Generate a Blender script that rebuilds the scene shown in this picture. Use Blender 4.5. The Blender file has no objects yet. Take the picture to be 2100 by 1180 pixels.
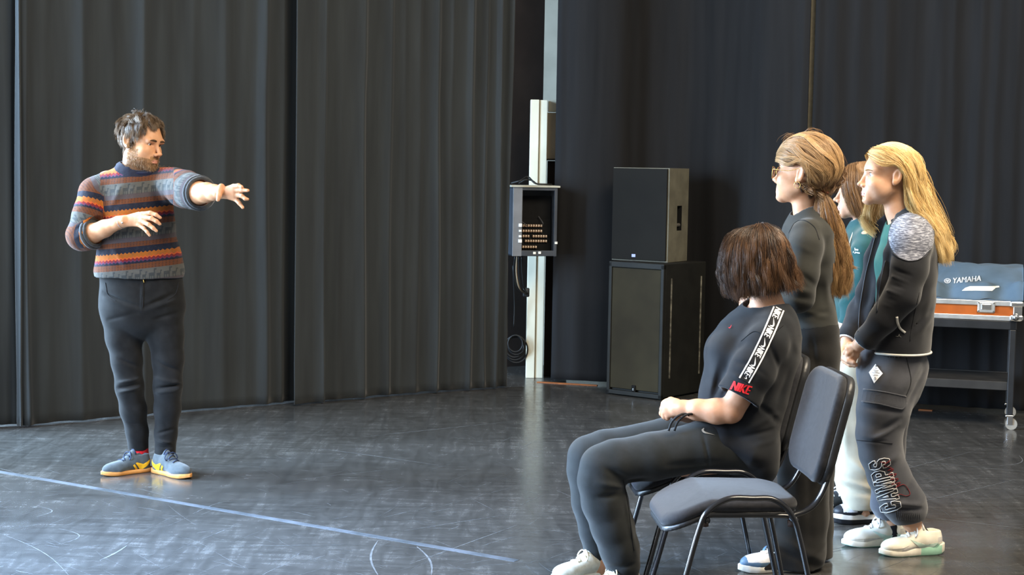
import bpy, bmesh, math, random
import numpy as np
from mathutils import Vector, Matrix
from mathutils.bvhtree import BVHTree

# ------------------------------------------------------------------ camera
SC = bpy.context.scene
COL = SC.collection
FPX = 3400.0                      # focal length in pixels of the 2100-wide frame
CAMZ = 1.5
PITCH = math.atan(262.0 / FPX)
ROLL = math.radians(1.0)
_F = np.array([0, math.cos(PITCH), -math.sin(PITCH)])
_R0 = np.array([1.0, 0, 0])
_U0 = np.array([0, math.sin(PITCH), math.cos(PITCH)])
_R = math.cos(ROLL) * _R0 + math.sin(ROLL) * _U0
_U = -math.sin(ROLL) * _R0 + math.cos(ROLL) * _U0
CAMP = np.array([0, 0, CAMZ])
cam_data = bpy.data.cameras.new('camera')
cam = bpy.data.objects.new('camera', cam_data)
COL.objects.link(cam)
cam_data.sensor_width = 36.0
cam_data.lens = 36.0 * FPX / 2100.0
cam_data.clip_start = 0.05
cam_data.clip_end = 200
mw = Matrix.Identity(4)
for i in range(3):
    mw[i][0] = _R[i]; mw[i][1] = _U[i]; mw[i][2] = -_F[i]; mw[i][3] = CAMP[i]
cam.matrix_world = mw
SC.camera = cam
cam_data.dof.use_dof = False

# ------------------------------------------------------------------ light and exposure
SC.view_settings.view_transform = 'Standard'
SC.view_settings.look = 'None'
SC.view_settings.gamma = 1.0
SC.view_settings.use_curve_mapping = False
SC.view_settings.exposure = 0.16
world = bpy.data.worlds.new('world'); SC.world = world
world.use_nodes = True
bg = world.node_tree.nodes['Background']
bg.inputs[0].default_value = (1.0, 0.97, 0.92, 1)
bg.inputs[1].default_value = 0.40


def area_light(name, loc, target, sx, sy, power, color):
    l = bpy.data.lights.new(name, 'AREA'); l.shape = 'RECTANGLE'
    l.size = sx; l.size_y = sy; l.energy = power; l.color = color
    o = bpy.data.objects.new(name, l); COL.objects.link(o)
    o.location = loc
    d = Vector(target) - Vector(loc)
    o.rotation_euler = d.to_track_quat('-Z', 'Y').to_euler()
    return o


# daylight through the tall windows on the left of the hall, plus one added light
area_light('left_daylight', (-4.3, 8.1, 2.0), (1.5, 7.7, 0.9), 1.7, 3.2, 1150, (0.52, 0.74, 1.0))
area_light('left_daylight', (-5.2, 4.2, 2.3), (1.4, 6.4, 1.0), 3.2, 3.0, 300, (0.86, 0.93, 1.0))
area_light('left_daylight', (-3.4, 5.0, 1.7), (-1.75, 5.75, 0.0), 1.2, 1.6, 240, (0.38, 0.61, 1.0)).data.spread = math.radians(75)  # added light, narrowed and aimed down to tint the near left floor blue
# the hall's overhead lamps
area_light('ceiling_lamp', (2.4, 4.6, 5.0), (1.0, 7.0, 0.5), 3.5, 2.0, 480, (1.0, 0.86, 0.66))


# ------------------------------------------------------------------ picture <-> place
def ray(px, py):
    d = _F + _R * ((px - 1050.0) / FPX) - _U * ((py - 590.0) / FPX)
    return d / d[1]


def PW(px, py, Y):
    return CAMP + ray(px, py) * Y


def GND(px, py, z=0.0):
    d = ray(px, py)
    return CAMP + d * ((z - CAMZ) / d[2])


def PX(P):
    """world points (N,3) -> pixel coordinates (N,2)"""
    v = np.asarray(P, float).reshape(-1, 3) - CAMP
    w = v @ _F
    return np.stack([1050 + FPX * (v @ _R) / w, 590 - FPX * (v @ _U) / w], 1)

# ------------------------------------------------------------------ materials
def lin(c):
    if isinstance(c, str):
        c = tuple(int(c[i:i + 2], 16) for i in (0, 2, 4))
    return tuple((x / 255 / 12.92) if x / 255 <= 0.04045 else ((x / 255 + 0.055) / 1.055) ** 2.4 for x in c) + (1.0,)


class NT:
    """small helper to write node graphs as expressions"""
    def __init__(s, name):
        s.m = bpy.data.materials.new(name); s.m.use_nodes = True
        s.t = s.m.node_tree; s.b = s.t.nodes['Principled BSDF']

    def n(s, typ, **kw):
        n = s.t.nodes.new(typ)
        for k, v in kw.items():
            setattr(n, k, v)
        return n

    def link(s, a, b):
        s.t.links.new(a, b)

    def put(s, sock, v):
        if v is None:
            return
        if isinstance(v, bpy.types.NodeSocket):
            s.link(v, sock)
        else:
            sock.default_value = v

    def math(s, op, a, b=None, c=None):
        n = s.n('ShaderNodeMath', operation=op)
        s.put(n.inputs[0], a); s.put(n.inputs[1], b); s.put(n.inputs[2], c)
        return n.outputs[0]

    def mix(s, f, a, b, blend='MIX'):
        n = s.n('ShaderNodeMix', data_type='RGBA', blend_type=blend)
        s.put(n.inputs['Factor'], f); s.put(n.inputs[6], a); s.put(n.inputs[7], b)
        return n.outputs[2]

    def attr(s, name):
        return s.n('ShaderNodeAttribute', attribute_name=name).outputs['Fac']

    def obj(s):
        return s.n('ShaderNodeTexCoord').outputs['Object']

    def vmap(s, v, scale=(1, 1, 1), rot=(0, 0, 0)):
        n = s.n('ShaderNodeMapping'); s.link(v, n.inputs[0])
        n.inputs['Scale'].default_value = scale; n.inputs['Rotation'].default_value = rot
        return n.outputs[0]

    def noise(s, v, scale, detail=3, rough=0.55, dist=0.0):
        n = s.n('ShaderNodeTexNoise'); s.put(n.inputs['Vector'], v)
        n.inputs['Scale'].default_value = scale; n.inputs['Detail'].default_value = detail
        n.inputs['Roughness'].default_value = rough; n.inputs['Distortion'].default_value = dist
        return n.outputs['Fac']

    def ramp(s, f, stops, interp='LINEAR'):
        n = s.n('ShaderNodeValToRGB'); s.put(n.inputs[0], f)
        cr = n.color_ramp; cr.interpolation = interp
        while len(cr.elements) < len(stops):
            cr.elements.new(0.5)
        for e, (p, c) in zip(cr.elements, stops):
            e.position = p; e.color = c
        return n.outputs[0]

    def bump(s, h, strength=0.3, dist=0.01):
        n = s.n('ShaderNodeBump'); s.link(h, n.inputs['Height'])
        n.inputs['Strength'].default_value = strength; n.inputs['Distance'].default_value = dist
        s.link(n.outputs[0], s.b.inputs['Normal'])


MATS = {}


def mat(name, c, rough=0.8, spec=0.3, metal=0.0, c2=None, nscale=30, stretch=(1, 1, 1), bump=0.0, bscale=None, bdist=0.004, sheen=0.0, sss=0.0, coat=0.0, trans=0.0, alpha=1.0):
    if name in MATS:
        return MATS[name]
    t = NT(name); b = t.b
    b.inputs['Roughness'].default_value = rough
    b.inputs['Specular IOR Level'].default_value = spec
    b.inputs['Metallic'].default_value = metal
    b.inputs['Sheen Weight'].default_value = sheen
    b.inputs['Coat Weight'].default_value = coat
    b.inputs['Alpha'].default_value = alpha
    if sss:
        b.inputs['Subsurface Weight'].default_value = sss
        b.inputs['Subsurface Radius'].default_value = (0.012, 0.005, 0.003)
        b.inputs['Subsurface Scale'].default_value = 1.0
    if trans:
        b.inputs['Transmission Weight'].default_value = trans
    c = lin(c)
    v = t.vmap(t.obj(), stretch)
    c2 = lin(c2) if c2 else tuple(x * 0.82 for x in c[:3]) + (1,)
    f = t.noise(v, nscale)
    t.link(t.ramp(f, [(0.35, c2), (0.65, c)]), b.inputs['Base Color'])
    if bump:
        t.bump(t.noise(v, bscale or nscale * 4, 4), bump, bdist)
    MATS[name] = t.m
    return t.m


def cloth(name, c, c2=None, rough=0.92, sheen=0.15, nscale=14, bump=0.35, bscale=420, bdist=0.0015):
    return mat(name, c, rough, 0.12, 0, c2, nscale, bump=bump, bscale=bscale, bdist=bdist, sheen=sheen)


def hairmat(name, dark, mid, light):
    if name in MATS:
        return MATS[name]
    t = NT(name); b = t.b
    r = t.attr('rnd'); tt = t.attr('tip')
    f = t.math('ADD', t.math('MULTIPLY', r, 0.8), t.math('MULTIPLY', tt, 0.2))
    t.link(t.ramp(f, [(0.08, lin(dark)), (0.5, lin(mid)), (0.95, lin(light))]), b.inputs['Base Color'])
    b.inputs['Roughness'].default_value = 0.36
    b.inputs['Specular IOR Level'].default_value = 0.5
    MATS[name] = t.m
    return t.m


# ------------------------------------------------------------------ objects
def props(o, label=None, cat=None, group=None, kind=None):
    if label: o['label'] = label
    if cat: o['category'] = cat
    if group: o['group'] = group
    if kind: o['kind'] = kind
    return o


def empty(name, loc, label, cat, group=None, rz=0.0):
    o = bpy.data.objects.new(name, None); COL.objects.link(o)
    o.location = tuple(loc); o.rotation_euler = (0, 0, rz)
    o.empty_display_size = 0.1
    return props(o, label, cat, group)


def wloc(o):
    l = Vector((0, 0, 0))
    while o is not None:
        l = l + Vector(o.location); o = o.parent
    return l


def mesh_obj(name, V, faces, mats, parent=None, midx=None, smooth=True, attrs=None, world=True):
    """V in world coordinates unless world=False (then local to the parent)"""
    V = np.asarray(V, float).reshape(-1, 3)
    if world and parent is not None:
        V = V - np.array(wloc(parent))
        rz = parent.rotation_euler[2]
        if rz:
            V = V @ np.array(Matrix.Rotation(rz, 3, 'Z'))
    me = bpy.data.meshes.new(name)
    if isinstance(faces, np.ndarray):
        nf, k = faces.shape
        me.vertices.add(len(V)); me.vertices.foreach_set('co', V.astype(np.float32).ravel())
        me.loops.add(nf * k); me.loops.foreach_set('vertex_index', faces.astype(np.int32).ravel())
        me.polygons.add(nf)
        me.polygons.foreach_set('loop_start', (np.arange(nf) * k).astype(np.int32))
        me.update(calc_edges=True)
    else:
        me.from_pydata(V.tolist(), [], faces)
    if not isinstance(mats, (list, tuple)):
        mats = [mats]
    for m in mats:
        me.materials.append(m)
    if midx is not None:
        me.polygons.foreach_set('material_index', np.asarray(midx, np.int32))
    if smooth:
        me.polygons.foreach_set('use_smooth', np.ones(len(me.polygons), bool))
    for k, a in (attrs or {}).items():
        at = me.attributes.new(k, 'FLOAT', 'POINT'); at.data.foreach_set('value', np.asarray(a, np.float32))
    me.update()
    o = bpy.data.objects.new(name, me); COL.objects.link(o)
    if parent is not None:
        o.parent = parent
    return o


class MB:
    """collects simple shapes into ONE mesh"""
    def __init__(s):
        s.V = []; s.F = []; s.M = []

    def add(s, V, F, mi=0):
        n = len(s.V)
        s.V += [tuple(v) for v in V]; s.F += [tuple(i + n for i in f) for f in F]; s.M += [mi] * len(F)
        return s

    def bm(s, bm, mi=0):
        bm.verts.index_update()
        s.add([v.co[:] for v in bm.verts], [[v.index for v in f.verts] for f in bm.faces], mi); bm.free()
        return s

    def box(s, c, d, bev=0.0, rot=None, mi=0, seg=2):
        bm = bmesh.new(); bmesh.ops.create_cube(bm, size=1)
        for v in bm.verts:
            v.co = Vector((v.co.x * d[0], v.co.y * d[1], v.co.z * d[2]))
        if bev:
            bmesh.ops.bevel(bm, geom=bm.edges[:], offset=bev, segments=seg, affect='EDGES', profile=0.5)
        M = (rot.to_4x4() if rot is not None else Matrix.Identity(4))
        for v in bm.verts:
            v.co = M @ v.co + Vector(c)
        return s.bm(bm, mi)

    def tube(s, pts, r, n=10, mi=0, cap=True, closed=False, flat=None):
        V, F = tube_geo(pts, r, n, cap, closed, flat)
        return s.add(V, F, mi)

    def build(s, name, mats, parent=None, smooth=True, world=True):
        o = mesh_obj(name, s.V, s.F, mats, parent, s.M, smooth, None, world)
        return o


def catmull(pts, k=8, closed=False):
    P = np.asarray(pts, float); n = len(P)
    if n < 3:
        t = np.linspace(0, 1, k)[:, None]
        return P[0] * (1 - t) + P[-1] * t
    out = []
    rng = range(n) if closed else range(n - 1)
    for i in rng:
        p1, p2 = P[i], P[(i + 1) % n]
        p0 = P[(i - 1) % n] if (closed or i > 0) else 2 * p1 - p2
        p3 = P[(i + 2) % n] if (closed or i + 2 < n) else 2 * p2 - p1
        for t in np.linspace(0, 1, k, endpoint=False):
            out.append(0.5 * ((2 * p1) + (-p0 + p2) * t + (2 * p0 - 5 * p1 + 4 * p2 - p3) * t * t + (-p0 + 3 * p1 - 3 * p2 + p3) * t ** 3))
    if not closed:
        out.append(P[-1])
    return np.array(out)


def tube_geo(pts, r, n=10, cap=True, closed=False, flat=None):
    P = np.asarray(pts, float); k = len(P)
    R = np.full(k, r, float) if np.isscalar(r) else np.asarray(r, float)
    T = np.gradient(P, axis=0)
    if closed:
        T = np.roll(P, -1, 0) - np.roll(P, 1, 0)
    T /= np.linalg.norm(T, axis=1)[:, None] + 1e-12
    up = np.array([0, 0, 1.0]) if abs(T[0][2]) < 0.9 else np.array([1.0, 0, 0])
    A = []
    a = np.cross(T[0], up); a /= np.linalg.norm(a)
    for i in range(k):
        a = a - T[i] * a.dot(T[i]); a /= np.linalg.norm(a) + 1e-12
        A.append(a.copy())
    A = np.array(A); B = np.cross(T, A)
    ang = np.linspace(0, 2 * math.pi, n, endpoint=False)
    fa, fb = (1, 1) if flat is None else flat
    V = (P[:, None, :] + R[:, None, None] * (fa * np.cos(ang)[None, :, None] * A[:, None, :] + fb * np.sin(ang)[None, :, None] * B[:, None, :])).reshape(-1, 3)
    F = []
    for i in range(k if closed else k - 1):
        j = (i + 1) % k
        for q in range(n):
            F.append((i * n + q, i * n + (q + 1) % n, j * n + (q + 1) % n, j * n + q))
    if cap and not closed:
        F.append(tuple(range(n))[::-1]); F.append(tuple((k - 1) * n + q for q in range(n)))
    return V.tolist(), F


# ------------------------------------------------------------------ signed distance modelling
class SDF:
    """a solid built as a list of smoothly blended pieces, meshed by surface nets"""
    def __init__(s):
        s.ops = []

    def _add(s, lo, hi, f, k, mode, pad=None):
        m = max(0.04, 1.3 * k) if pad is None else pad
        s.ops.append((np.asarray(lo) - m, np.asarray(hi) + m, f, k, mode))
        return s

    def rc(s, a, b, ra, rb, k=0.01, mode='u'):
        a = np.asarray(a, float); b = np.asarray(b, float); ba = b - a; L = max(ba.dot(ba), 1e-12)

        def f(P):
            t = np.clip(((P - a) @ ba) / L, 0, 1)
            return np.linalg.norm(P - a - t[:, None] * ba, axis=1) - (ra + (rb - ra) * t)
        r = max(ra, rb)
        return s._add(np.minimum(a, b) - r, np.maximum(a, b) + r, f, k, mode)

    def ell(s, a, b, ra, rb, xd, k=0.01, mode='u'):
        """elliptic cone from a to b; ra, rb = (r along xd, r across)"""
        a = np.asarray(a, float); b = np.asarray(b, float); ax = b - a; L = np.linalg.norm(ax); ax = ax / L
        x = np.asarray(xd, float); x = x - ax * x.dot(ax); x /= np.linalg.norm(x); y = np.cross(ax, x)

        def f(P):
            q = P - a; t = q @ ax; tc = np.clip(t / L, 0, 1)
            rx = ra[0] + (rb[0] - ra[0]) * tc; ry = ra[1] + (rb[1] - ra[1]) * tc
            o = t - tc * L
            u = (q @ x) / rx; v = (q @ y) / ry; w = o / np.minimum(rx, ry)
            d = np.sqrt(u * u + v * v + w * w) + 1e-9
            g = np.sqrt((u / rx) ** 2 + (v / ry) ** 2 + (w / np.minimum(rx, ry)) ** 2) + 1e-9
            return (d - 1) * d / g
        r = max(ra + rb)
        return s._add(np.minimum(a, b) - r, np.maximum(a, b) + r, f, k, mode)

    def eo(s, c, r, R=None, k=0.01, mode='u'):
        c = np.asarray(c, float); r = np.asarray(r, float); R = np.eye(3) if R is None else R

        def f(P):
            q = (P - c) @ R
            u = q / r; d = np.linalg.norm(u, axis=1) + 1e-9; g = np.linalg.norm(u / r, axis=1) + 1e-9
            return (d - 1) * d / g
        m = r.max()
        return s._add(c - m, c + m, f, k, mode)

    def tube(s, pts, k=0.012, mode='u'):
        for (a, ra), (b, rb) in zip(pts[:-1], pts[1:]):
            s.rc(a, b, ra, rb, k, mode)
        return s

    def loft(s, st, xd, k=0.012, mode='u'):
        for (a, ra), (b, rb) in zip(st[:-1], st[1:]):
            s.ell(a, b, ra, rb, xd, k, mode)
        return s

    def cut(s, p, n, k=0.002, c=None, r=None):
        """remove what lies on the side of n (only within r of c when given)"""
        p = np.asarray(p, float); n = np.asarray(n, float); n = n / np.linalg.norm(n)
        f = lambda P: -((P - p) @ n)
        if c is None:
            s.ops.append((np.full(3, -1e9), np.full(3, 1e9), f, k, 's'))
        else:
            c = np.asarray(c, float)
            g = lambda P: np.maximum(-((P - p) @ n), np.linalg.norm(P - c, axis=1) - r)
            s.ops.append((c - r - 0.05, c + r + 0.05, g, k, 's'))
        return s

    def join(s, o, k=0.01):
        lo, hi = o.bounds()
        s.ops.append((lo, hi, o.eval, k, 'u'))
        return s

    def disp(s, f, lo=None, hi=None):
        s.ops.append((np.full(3, -1e9) if lo is None else lo, np.full(3, 1e9) if hi is None else hi, f, 0, 'd'))
        return s

    def eval(s, P):
        d = np.full(len(P), 0.3)
        for lo, hi, f, k, mode in s.ops:
            m = np.all((P > lo) & (P < hi), axis=1)
            if not m.any():
                continue
            v = f(P[m]); e = d[m]
            if mode == 'u':
                h = np.clip(0.5 + 0.5 * (e - v) / k, 0, 1)
                d[m] = e + (v - e) * h - k * h * (1 - h)
            elif mode == 's':
                v = -v
                h = np.clip(0.5 - 0.5 * (e - v) / k, 0, 1)
                d[m] = e + (v - e) * h + k * h * (1 - h)
            else:
                near = np.abs(e) < 0.03
                e2 = e.copy(); e2[near] = e[near] - v[near]; d[m] = e2
        return d

    def bounds(s):
        lo = np.min([o[0] for o in s.ops if o[4] == 'u'], axis=0); hi = np.max([o[1] for o in s.ops if o[4] == 'u'], axis=0)
        return lo, hi

    def mesh(s, h=0.004, fine=None):
        """fine: (lo, hi, hf) box in which every axis is sampled at hf"""
        lo, hi = s.bounds(); ax = []
        for i in range(3):
            g = [lo[i]]
            while g[-1] < hi[i]:
                x = g[-1]; st = h
                for fl, fh, hf in (fine or []):
                    if fl[i] - h < x < fh[i]:
                        st = min(st, hf)
                g.append(x + st)
            ax.append(np.array(g))
        return surface_nets(s.eval, ax)


def surface_nets(ev, ax):
    nx, ny, nz = [len(a) for a in ax]
    B = 5
    cx = [a[::B] if (len(a) - 1) % B == 0 else np.append(a[::B], a[-1]) for a in ax]
    G = np.stack(np.meshgrid(*cx, indexing='ij'), -1).reshape(-1, 3)
    c = ev(G).reshape([len(a) for a in cx])
    # blocks whose corners come near the surface
    mn = np.abs(c)
    blk = mn[:-1, :-1, :-1].copy(); sg = np.sign(c)
    smin = sg[:-1, :-1, :-1].copy(); smax = smin.copy()
    for dx in (0, 1):
        for dy in (0, 1):
            for dz in (0, 1):
                sl = (slice(dx, c.shape[0] - 1 + dx), slice(dy, c.shape[1] - 1 + dy), slice(dz, c.shape[2] - 1 + dz))
                blk = np.minimum(blk, mn[sl]); smin = np.minimum(smin, sg[sl]); smax = np.maximum(smax, sg[sl])
    hmax = max(np.max(np.diff(a)) for a in ax) * B
    act = (blk < hmax * 1.0) | (smin != smax)
    D = np.repeat(np.repeat(np.repeat(smin, B, 0), B, 1), B, 2)[:nx, :ny, :nz].astype(np.float32) * 0.3
    D2 = np.full((nx, ny, nz), 0.3, np.float32); D2[:D.shape[0], :D.shape[1], :D.shape[2]] = D; D = D2
    fullm = np.zeros((nx, ny, nz), bool)
    am = np.repeat(np.repeat(np.repeat(act, B, 0), B, 1), B, 2)[:nx, :ny, :nz]
    fullm[:am.shape[0], :am.shape[1], :am.shape[2]] = am
    for a in range(3):
        fullm |= np.roll(fullm, 1, a)
    idx = np.argwhere(fullm)
    for q in range(0, len(idx), 400000):
        ii = idx[q:q + 400000]
        P = np.stack([ax[0][ii[:, 0]], ax[1][ii[:, 1]], ax[2][ii[:, 2]]], 1)
        D[ii[:, 0], ii[:, 1], ii[:, 2]] = ev(P)
    S = D < 0
    # cells crossed by the surface
    cnt = np.zeros((nx - 1, ny - 1, nz - 1), np.int8)
    for dx in (0, 1):
        for dy in (0, 1):
            for dz in (0, 1):
                cnt += S[dx:nx - 1 + dx, dy:ny - 1 + dy, dz:nz - 1 + dz]
    cells = np.argwhere((cnt > 0) & (cnt < 8))
    vid = np.full((nx - 1, ny - 1, nz - 1), -1, np.int32)
    vid[cells[:, 0], cells[:, 1], cells[:, 2]] = np.arange(len(cells))
    acc = np.zeros((len(cells), 3)); num = np.zeros(len(cells))
    cr = [(x, y, z) for x in (0, 1) for y in (0, 1) for z in (0, 1)]
    for a in cr:
        for e in range(3):
            if a[e]:
                continue
            b = list(a); b[e] = 1
            ia = cells + a; ib = cells + b
            da = D[ia[:, 0], ia[:, 1], ia[:, 2]]; db = D[ib[:, 0], ib[:, 1], ib[:, 2]]
            m = (da < 0) != (db < 0)
            t = np.where(m, da / np.where(m, da - db, 1), 0)
            pa = np.stack([ax[i][ia[:, i]] for i in range(3)], 1); pb = np.stack([ax[i][ib[:, i]] for i in range(3)], 1)
            acc[m] += (pa + (pb - pa) * t[:, None])[m]; num[m] += 1
    V = acc / num[:, None]
    Q = []
    for e in range(3):
        sl0 = [slice(1, -1)] * 3; sl1 = [slice(1, -1)] * 3
        sl0[e] = slice(0, -1); sl1[e] = slice(1, None)
        A = S[tuple(sl0)]; Bb = S[tuple(sl1)]
        ed = np.argwhere(A != Bb)
        if not len(ed):
            continue
        flip = A[ed[:, 0], ed[:, 1], ed[:, 2]]
        off = np.ones(3, int); off[e] = 0
        g = ed + off
        u, v = (e + 1) % 3, (e + 2) % 3
        quad = []
        for du, dv in ((-1, -1), (0, -1), (0, 0), (-1, 0)):
            q = g.copy(); q[:, u] += du; q[:, v] += dv
            quad.append(vid[q[:, 0], q[:, 1], q[:, 2]])
        quad = np.stack(quad, 1)
        quad[~flip] = quad[~flip][:, ::-1]
        Q.append(quad)
    Q = np.concatenate(Q)
    Q = Q[(Q >= 0).all(1)]
    return V, Q


def vnormals(V, Q):
    n = np.cross(V[Q[:, 2]] - V[Q[:, 0]], V[Q[:, 3]] - V[Q[:, 1]])
    N = np.zeros_like(V)
    for i in range(4):
        np.add.at(N, Q[:, i], n)
    return N / (np.linalg.norm(N, axis=1)[:, None] + 1e-12)


_rs = np.random.RandomState(5)
_wd = _rs.normal(size=(24, 3)); _wp = _rs.uniform(0, 6.28, 24)


def wob(P, freq, n=8, o=0, an=(1, 1, 1)):
    """cheap smooth noise in -1..1; an stretches it"""
    v = np.zeros(len(P)); Q = P * np.asarray(an)
    for i in range(n):
        k = (i + o) % 24
        v += np.sin(Q @ (_wd[k] * freq * (0.7 + 0.25 * (i % 4))) + _wp[k] + o)
    return v / (n * 0.6)


def bvh_of(V, Q):
    return BVHTree.FromPolygons([tuple(v) for v in V], [tuple(int(x) for x in q) for q in Q])


def drape_px(bvh, pts, off=0.0015, fallY=None):
    """pixel points -> points on a garment, just clear of the cloth"""
    out = []
    for px, py in pts:
        d = Vector(ray(px, py)).normalized()
        h = bvh.ray_cast(Vector(CAMP), d)
        if h[0] is None:
            out.append(None); continue
        out.append(np.array(h[0] - d * 0.0005 + (h[1] * off if h[1].dot(d) < 0 else h[1] * -off)))
    good = [o for o in out if o is not None]
    if not good:
        return None
    last = good[0]
    for i, o in enumerate(out):
        if o is None:
            Y = last[1]; out[i] = PW(pts[i][0], pts[i][1], Y)
        else:
            last = o
    return np.array(out)


def text_mesh(s, bevel=0.0, outline=False, extr=0.0, shear=0.0, space=1.0):
    c = bpy.data.curves.new('t', 'FONT'); c.body = s; c.size = 1.0; c.shear = shear; c.space_character = space
    c.align_x = 'CENTER'; c.align_y = 'CENTER'; c.resolution_u = 3
    o = bpy.data.objects.new('t', c); COL.objects.link(o)
    dg = bpy.context.evaluated_depsgraph_get()
    me = bpy.data.meshes.new_from_object(o.evaluated_get(dg))
    bm = bmesh.new(); bm.from_mesh(me)
    bmesh.ops.triangulate(bm, faces=bm.faces[:])
    V = [v.co[:2] for v in bm.verts]; F = [[v.index for v in f.verts] for f in bm.faces]
    bm.free()
    bpy.data.objects.remove(o); bpy.data.curves.remove(c); bpy.data.meshes.remove(me)
    V = np.array(V)
    if bevel:          # heavier strokes: the same shapes repeated a little to either side
        n = len(V); F = F + [[i + n for i in f] for f in F] + [[i + 2 * n for i in f] for f in F]
        V = np.concatenate([V, V + np.array([bevel, 0.0]), V - np.array([bevel, 0.0])])
    return V, F


def decal(bvh, V2, F, cx, cy, ang, sx, sy, off=0.002):
    """2-D shape -> pixels (ang in degrees, turned clockwise in the picture) -> onto the cloth"""
    a = math.radians(ang); x = V2[:, 0] * sx; y = -V2[:, 1] * sy
    P = np.stack([cx + x * math.cos(a) - y * math.sin(a), cy + x * math.sin(a) + y * math.cos(a)], 1)
    return drape_px(bvh, P, off), F


# ------------------------------------------------------------------ strands of hair
def strands_mesh(name, L, r, mats, parent, rnd, taper=0.35, sides=3):
    """L (N,K,3) polylines -> one mesh of thin tubes"""
    N, K, _ = L.shape
    T = np.gradient(L, axis=1); T /= np.linalg.norm(T, axis=2, keepdims=True) + 1e-9
    ref = np.array([0.3, 0.9, 0.31]); A = np.cross(T, ref); A /= np.linalg.norm(A, axis=2, keepdims=True) + 1e-9
    B = np.cross(T, A)
    tt = np.linspace(0, 1, K)
    R = np.asarray(r)
    if R.ndim == 0:
        R = np.full(N, float(R))
    rr = R[:, None] * (1 - (1 - taper) * tt[None, :] ** 2)
    ring = []
    for q in range(sides):
        a = 2 * math.pi * q / sides
        ring.append(L + rr[..., None] * (math.cos(a) * A + math.sin(a) * B))
    V = np.stack(ring, 2).reshape(-1, 3)
    base = (np.arange(N)[:, None, None] * K + np.arange(K - 1)[None, :, None]) * sides
    q = np.arange(sides)[None, None, :]
    q2 = (q + 1) % sides
    F = np.stack([base + q, base + q2, base + sides + q2, base + sides + q], -1).reshape(-1, 4)
    at = {'rnd': np.repeat(np.asarray(rnd), K * sides), 'tip': np.tile(np.repeat(tt, sides), N)}
    return mesh_obj(name, V, F, mats, parent, None, True, at)


def sheet_strands(guides, n, jit, tipjit, wave, K=14, seed=1, ends=0.12, shrink=None, cyc=2.5):
    """guides: (G,*,3) world guide curves side by side; returns (n,K,3) strands laid between them"""
    rs = np.random.RandomState(seed)
    M = 24
    GG = []
    for g in guides:
        c = catmull(g, 8); s = np.concatenate([[0], np.cumsum(np.linalg.norm(np.diff(c, axis=0), axis=1))]); s /= s[-1]
        GG.append(np.stack([np.interp(np.linspace(0, 1, M), s, c[:, i]) for i in range(3)], 1))
    GG = np.array(GG); G = len(GG)
    u = rs.uniform(0, G - 1 - 1e-6, n); i = u.astype(int); f = (u - i)[:, None, None]
    C = GG[i] * (1 - f) + GG[i + 1] * f
    end = 1 - rs.uniform(0, ends, n) ** 1.0
    st = rs.uniform(0, 0.03, n)
    tt = st[:, None] + (end - st)[:, None] * np.linspace(0, 1, K)[None]
    pos = tt * (M - 1); a = np.clip(pos.astype(int), 0, M - 2); w = (pos - a)[..., None]
    r = np.arange(n)[:, None]
    L = C[r, a] * (1 - w) + C[r, a + 1] * w
    off = rs.normal(size=(n, 3)); t = np.linspace(0, 1, K)[None, :, None]
    L = L + off[:, None, :] * (jit + (tipjit - jit) * t)
    # locks: neighbouring strands share a wave
    cl = (u * 9).astype(int); ph = rs.uniform(0, 6.28, 2000)[cl]; dr = rs.normal(size=(2000, 3))[cl]
    L = L + dr[:, None, :] * (wave * np.sin(ph[:, None] + cyc * 6.28 * tt / 2.0) * tt ** 0.7)[..., None]
    rnd = np.clip(0.5 + 0.12 * rs.normal(size=n) + 0.24 * rs.normal(size=2000)[cl], 0, 1)
    return L, rnd

# ================================================================== the room
def floor_material():
    t = NT('black_dance_vinyl'); b = t.b
    v = t.obj()
    n1 = t.noise(t.vmap(v, (0.5, 1.0, 1)), 1.1, 5, 0.62)
    n2 = t.noise(t.vmap(v, (1.0, 5.0, 1), (0, 0, 0.25)), 3.5, 6, 0.7, 1.2)
    n3 = t.noise(t.vmap(v, (6.0, 1.0, 1), (0, 0, -0.4)), 2.6, 6, 0.7, 0.8)
    n4 = t.noise(v, 60, 3, 0.7)
    a = t.math('MULTIPLY', n2, n3)
    a = t.math('MULTIPLY_ADD', n1, 0.35, a)
    a = t.math('MULTIPLY_ADD', n4, 0.10, a)
    t.link(t.ramp(a, [(0.30, lin('302f2d')), (0.52, lin('444341')), (0.72, lin('62615f'))]), b.inputs['Base Color'])
    r = t.n('ShaderNodeMapRange'); t.link(a, r.inputs[0])
    r.inputs[1].default_value = 0.3; r.inputs[2].default_value = 0.7; r.inputs[3].default_value = 0.11; r.inputs[4].default_value = 0.34
    t.link(r.outputs[0], b.inputs['Roughness'])
    b.inputs['Specular IOR Level'].default_value = 0.45
    t.bump(t.noise(t.vmap(v, (1, 2.5, 1)), 9, 4, 0.6), 0.05, 0.01)
    return t.m


fl = MB().add([(-7, -1, 0), (7, -1, 0), (7, 13, 0), (-7, 13, 0), (-7, -1, -0.05), (7, -1, -0.05), (7, 13, -0.05), (-7, 13, -0.05)],
              [(0, 1, 2, 3), (7, 6, 5, 4), (0, 4, 5, 1), (1, 5, 6, 2), (2, 6, 7, 3), (3, 7, 4, 0)]).build('floor', floor_material(), smooth=False)
props(fl, kind='structure')

# scuffs, tape joints and heel scratches on the vinyl: (start px, end px, width m)
rs = np.random.RandomState(3)
sc = MB()


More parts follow.
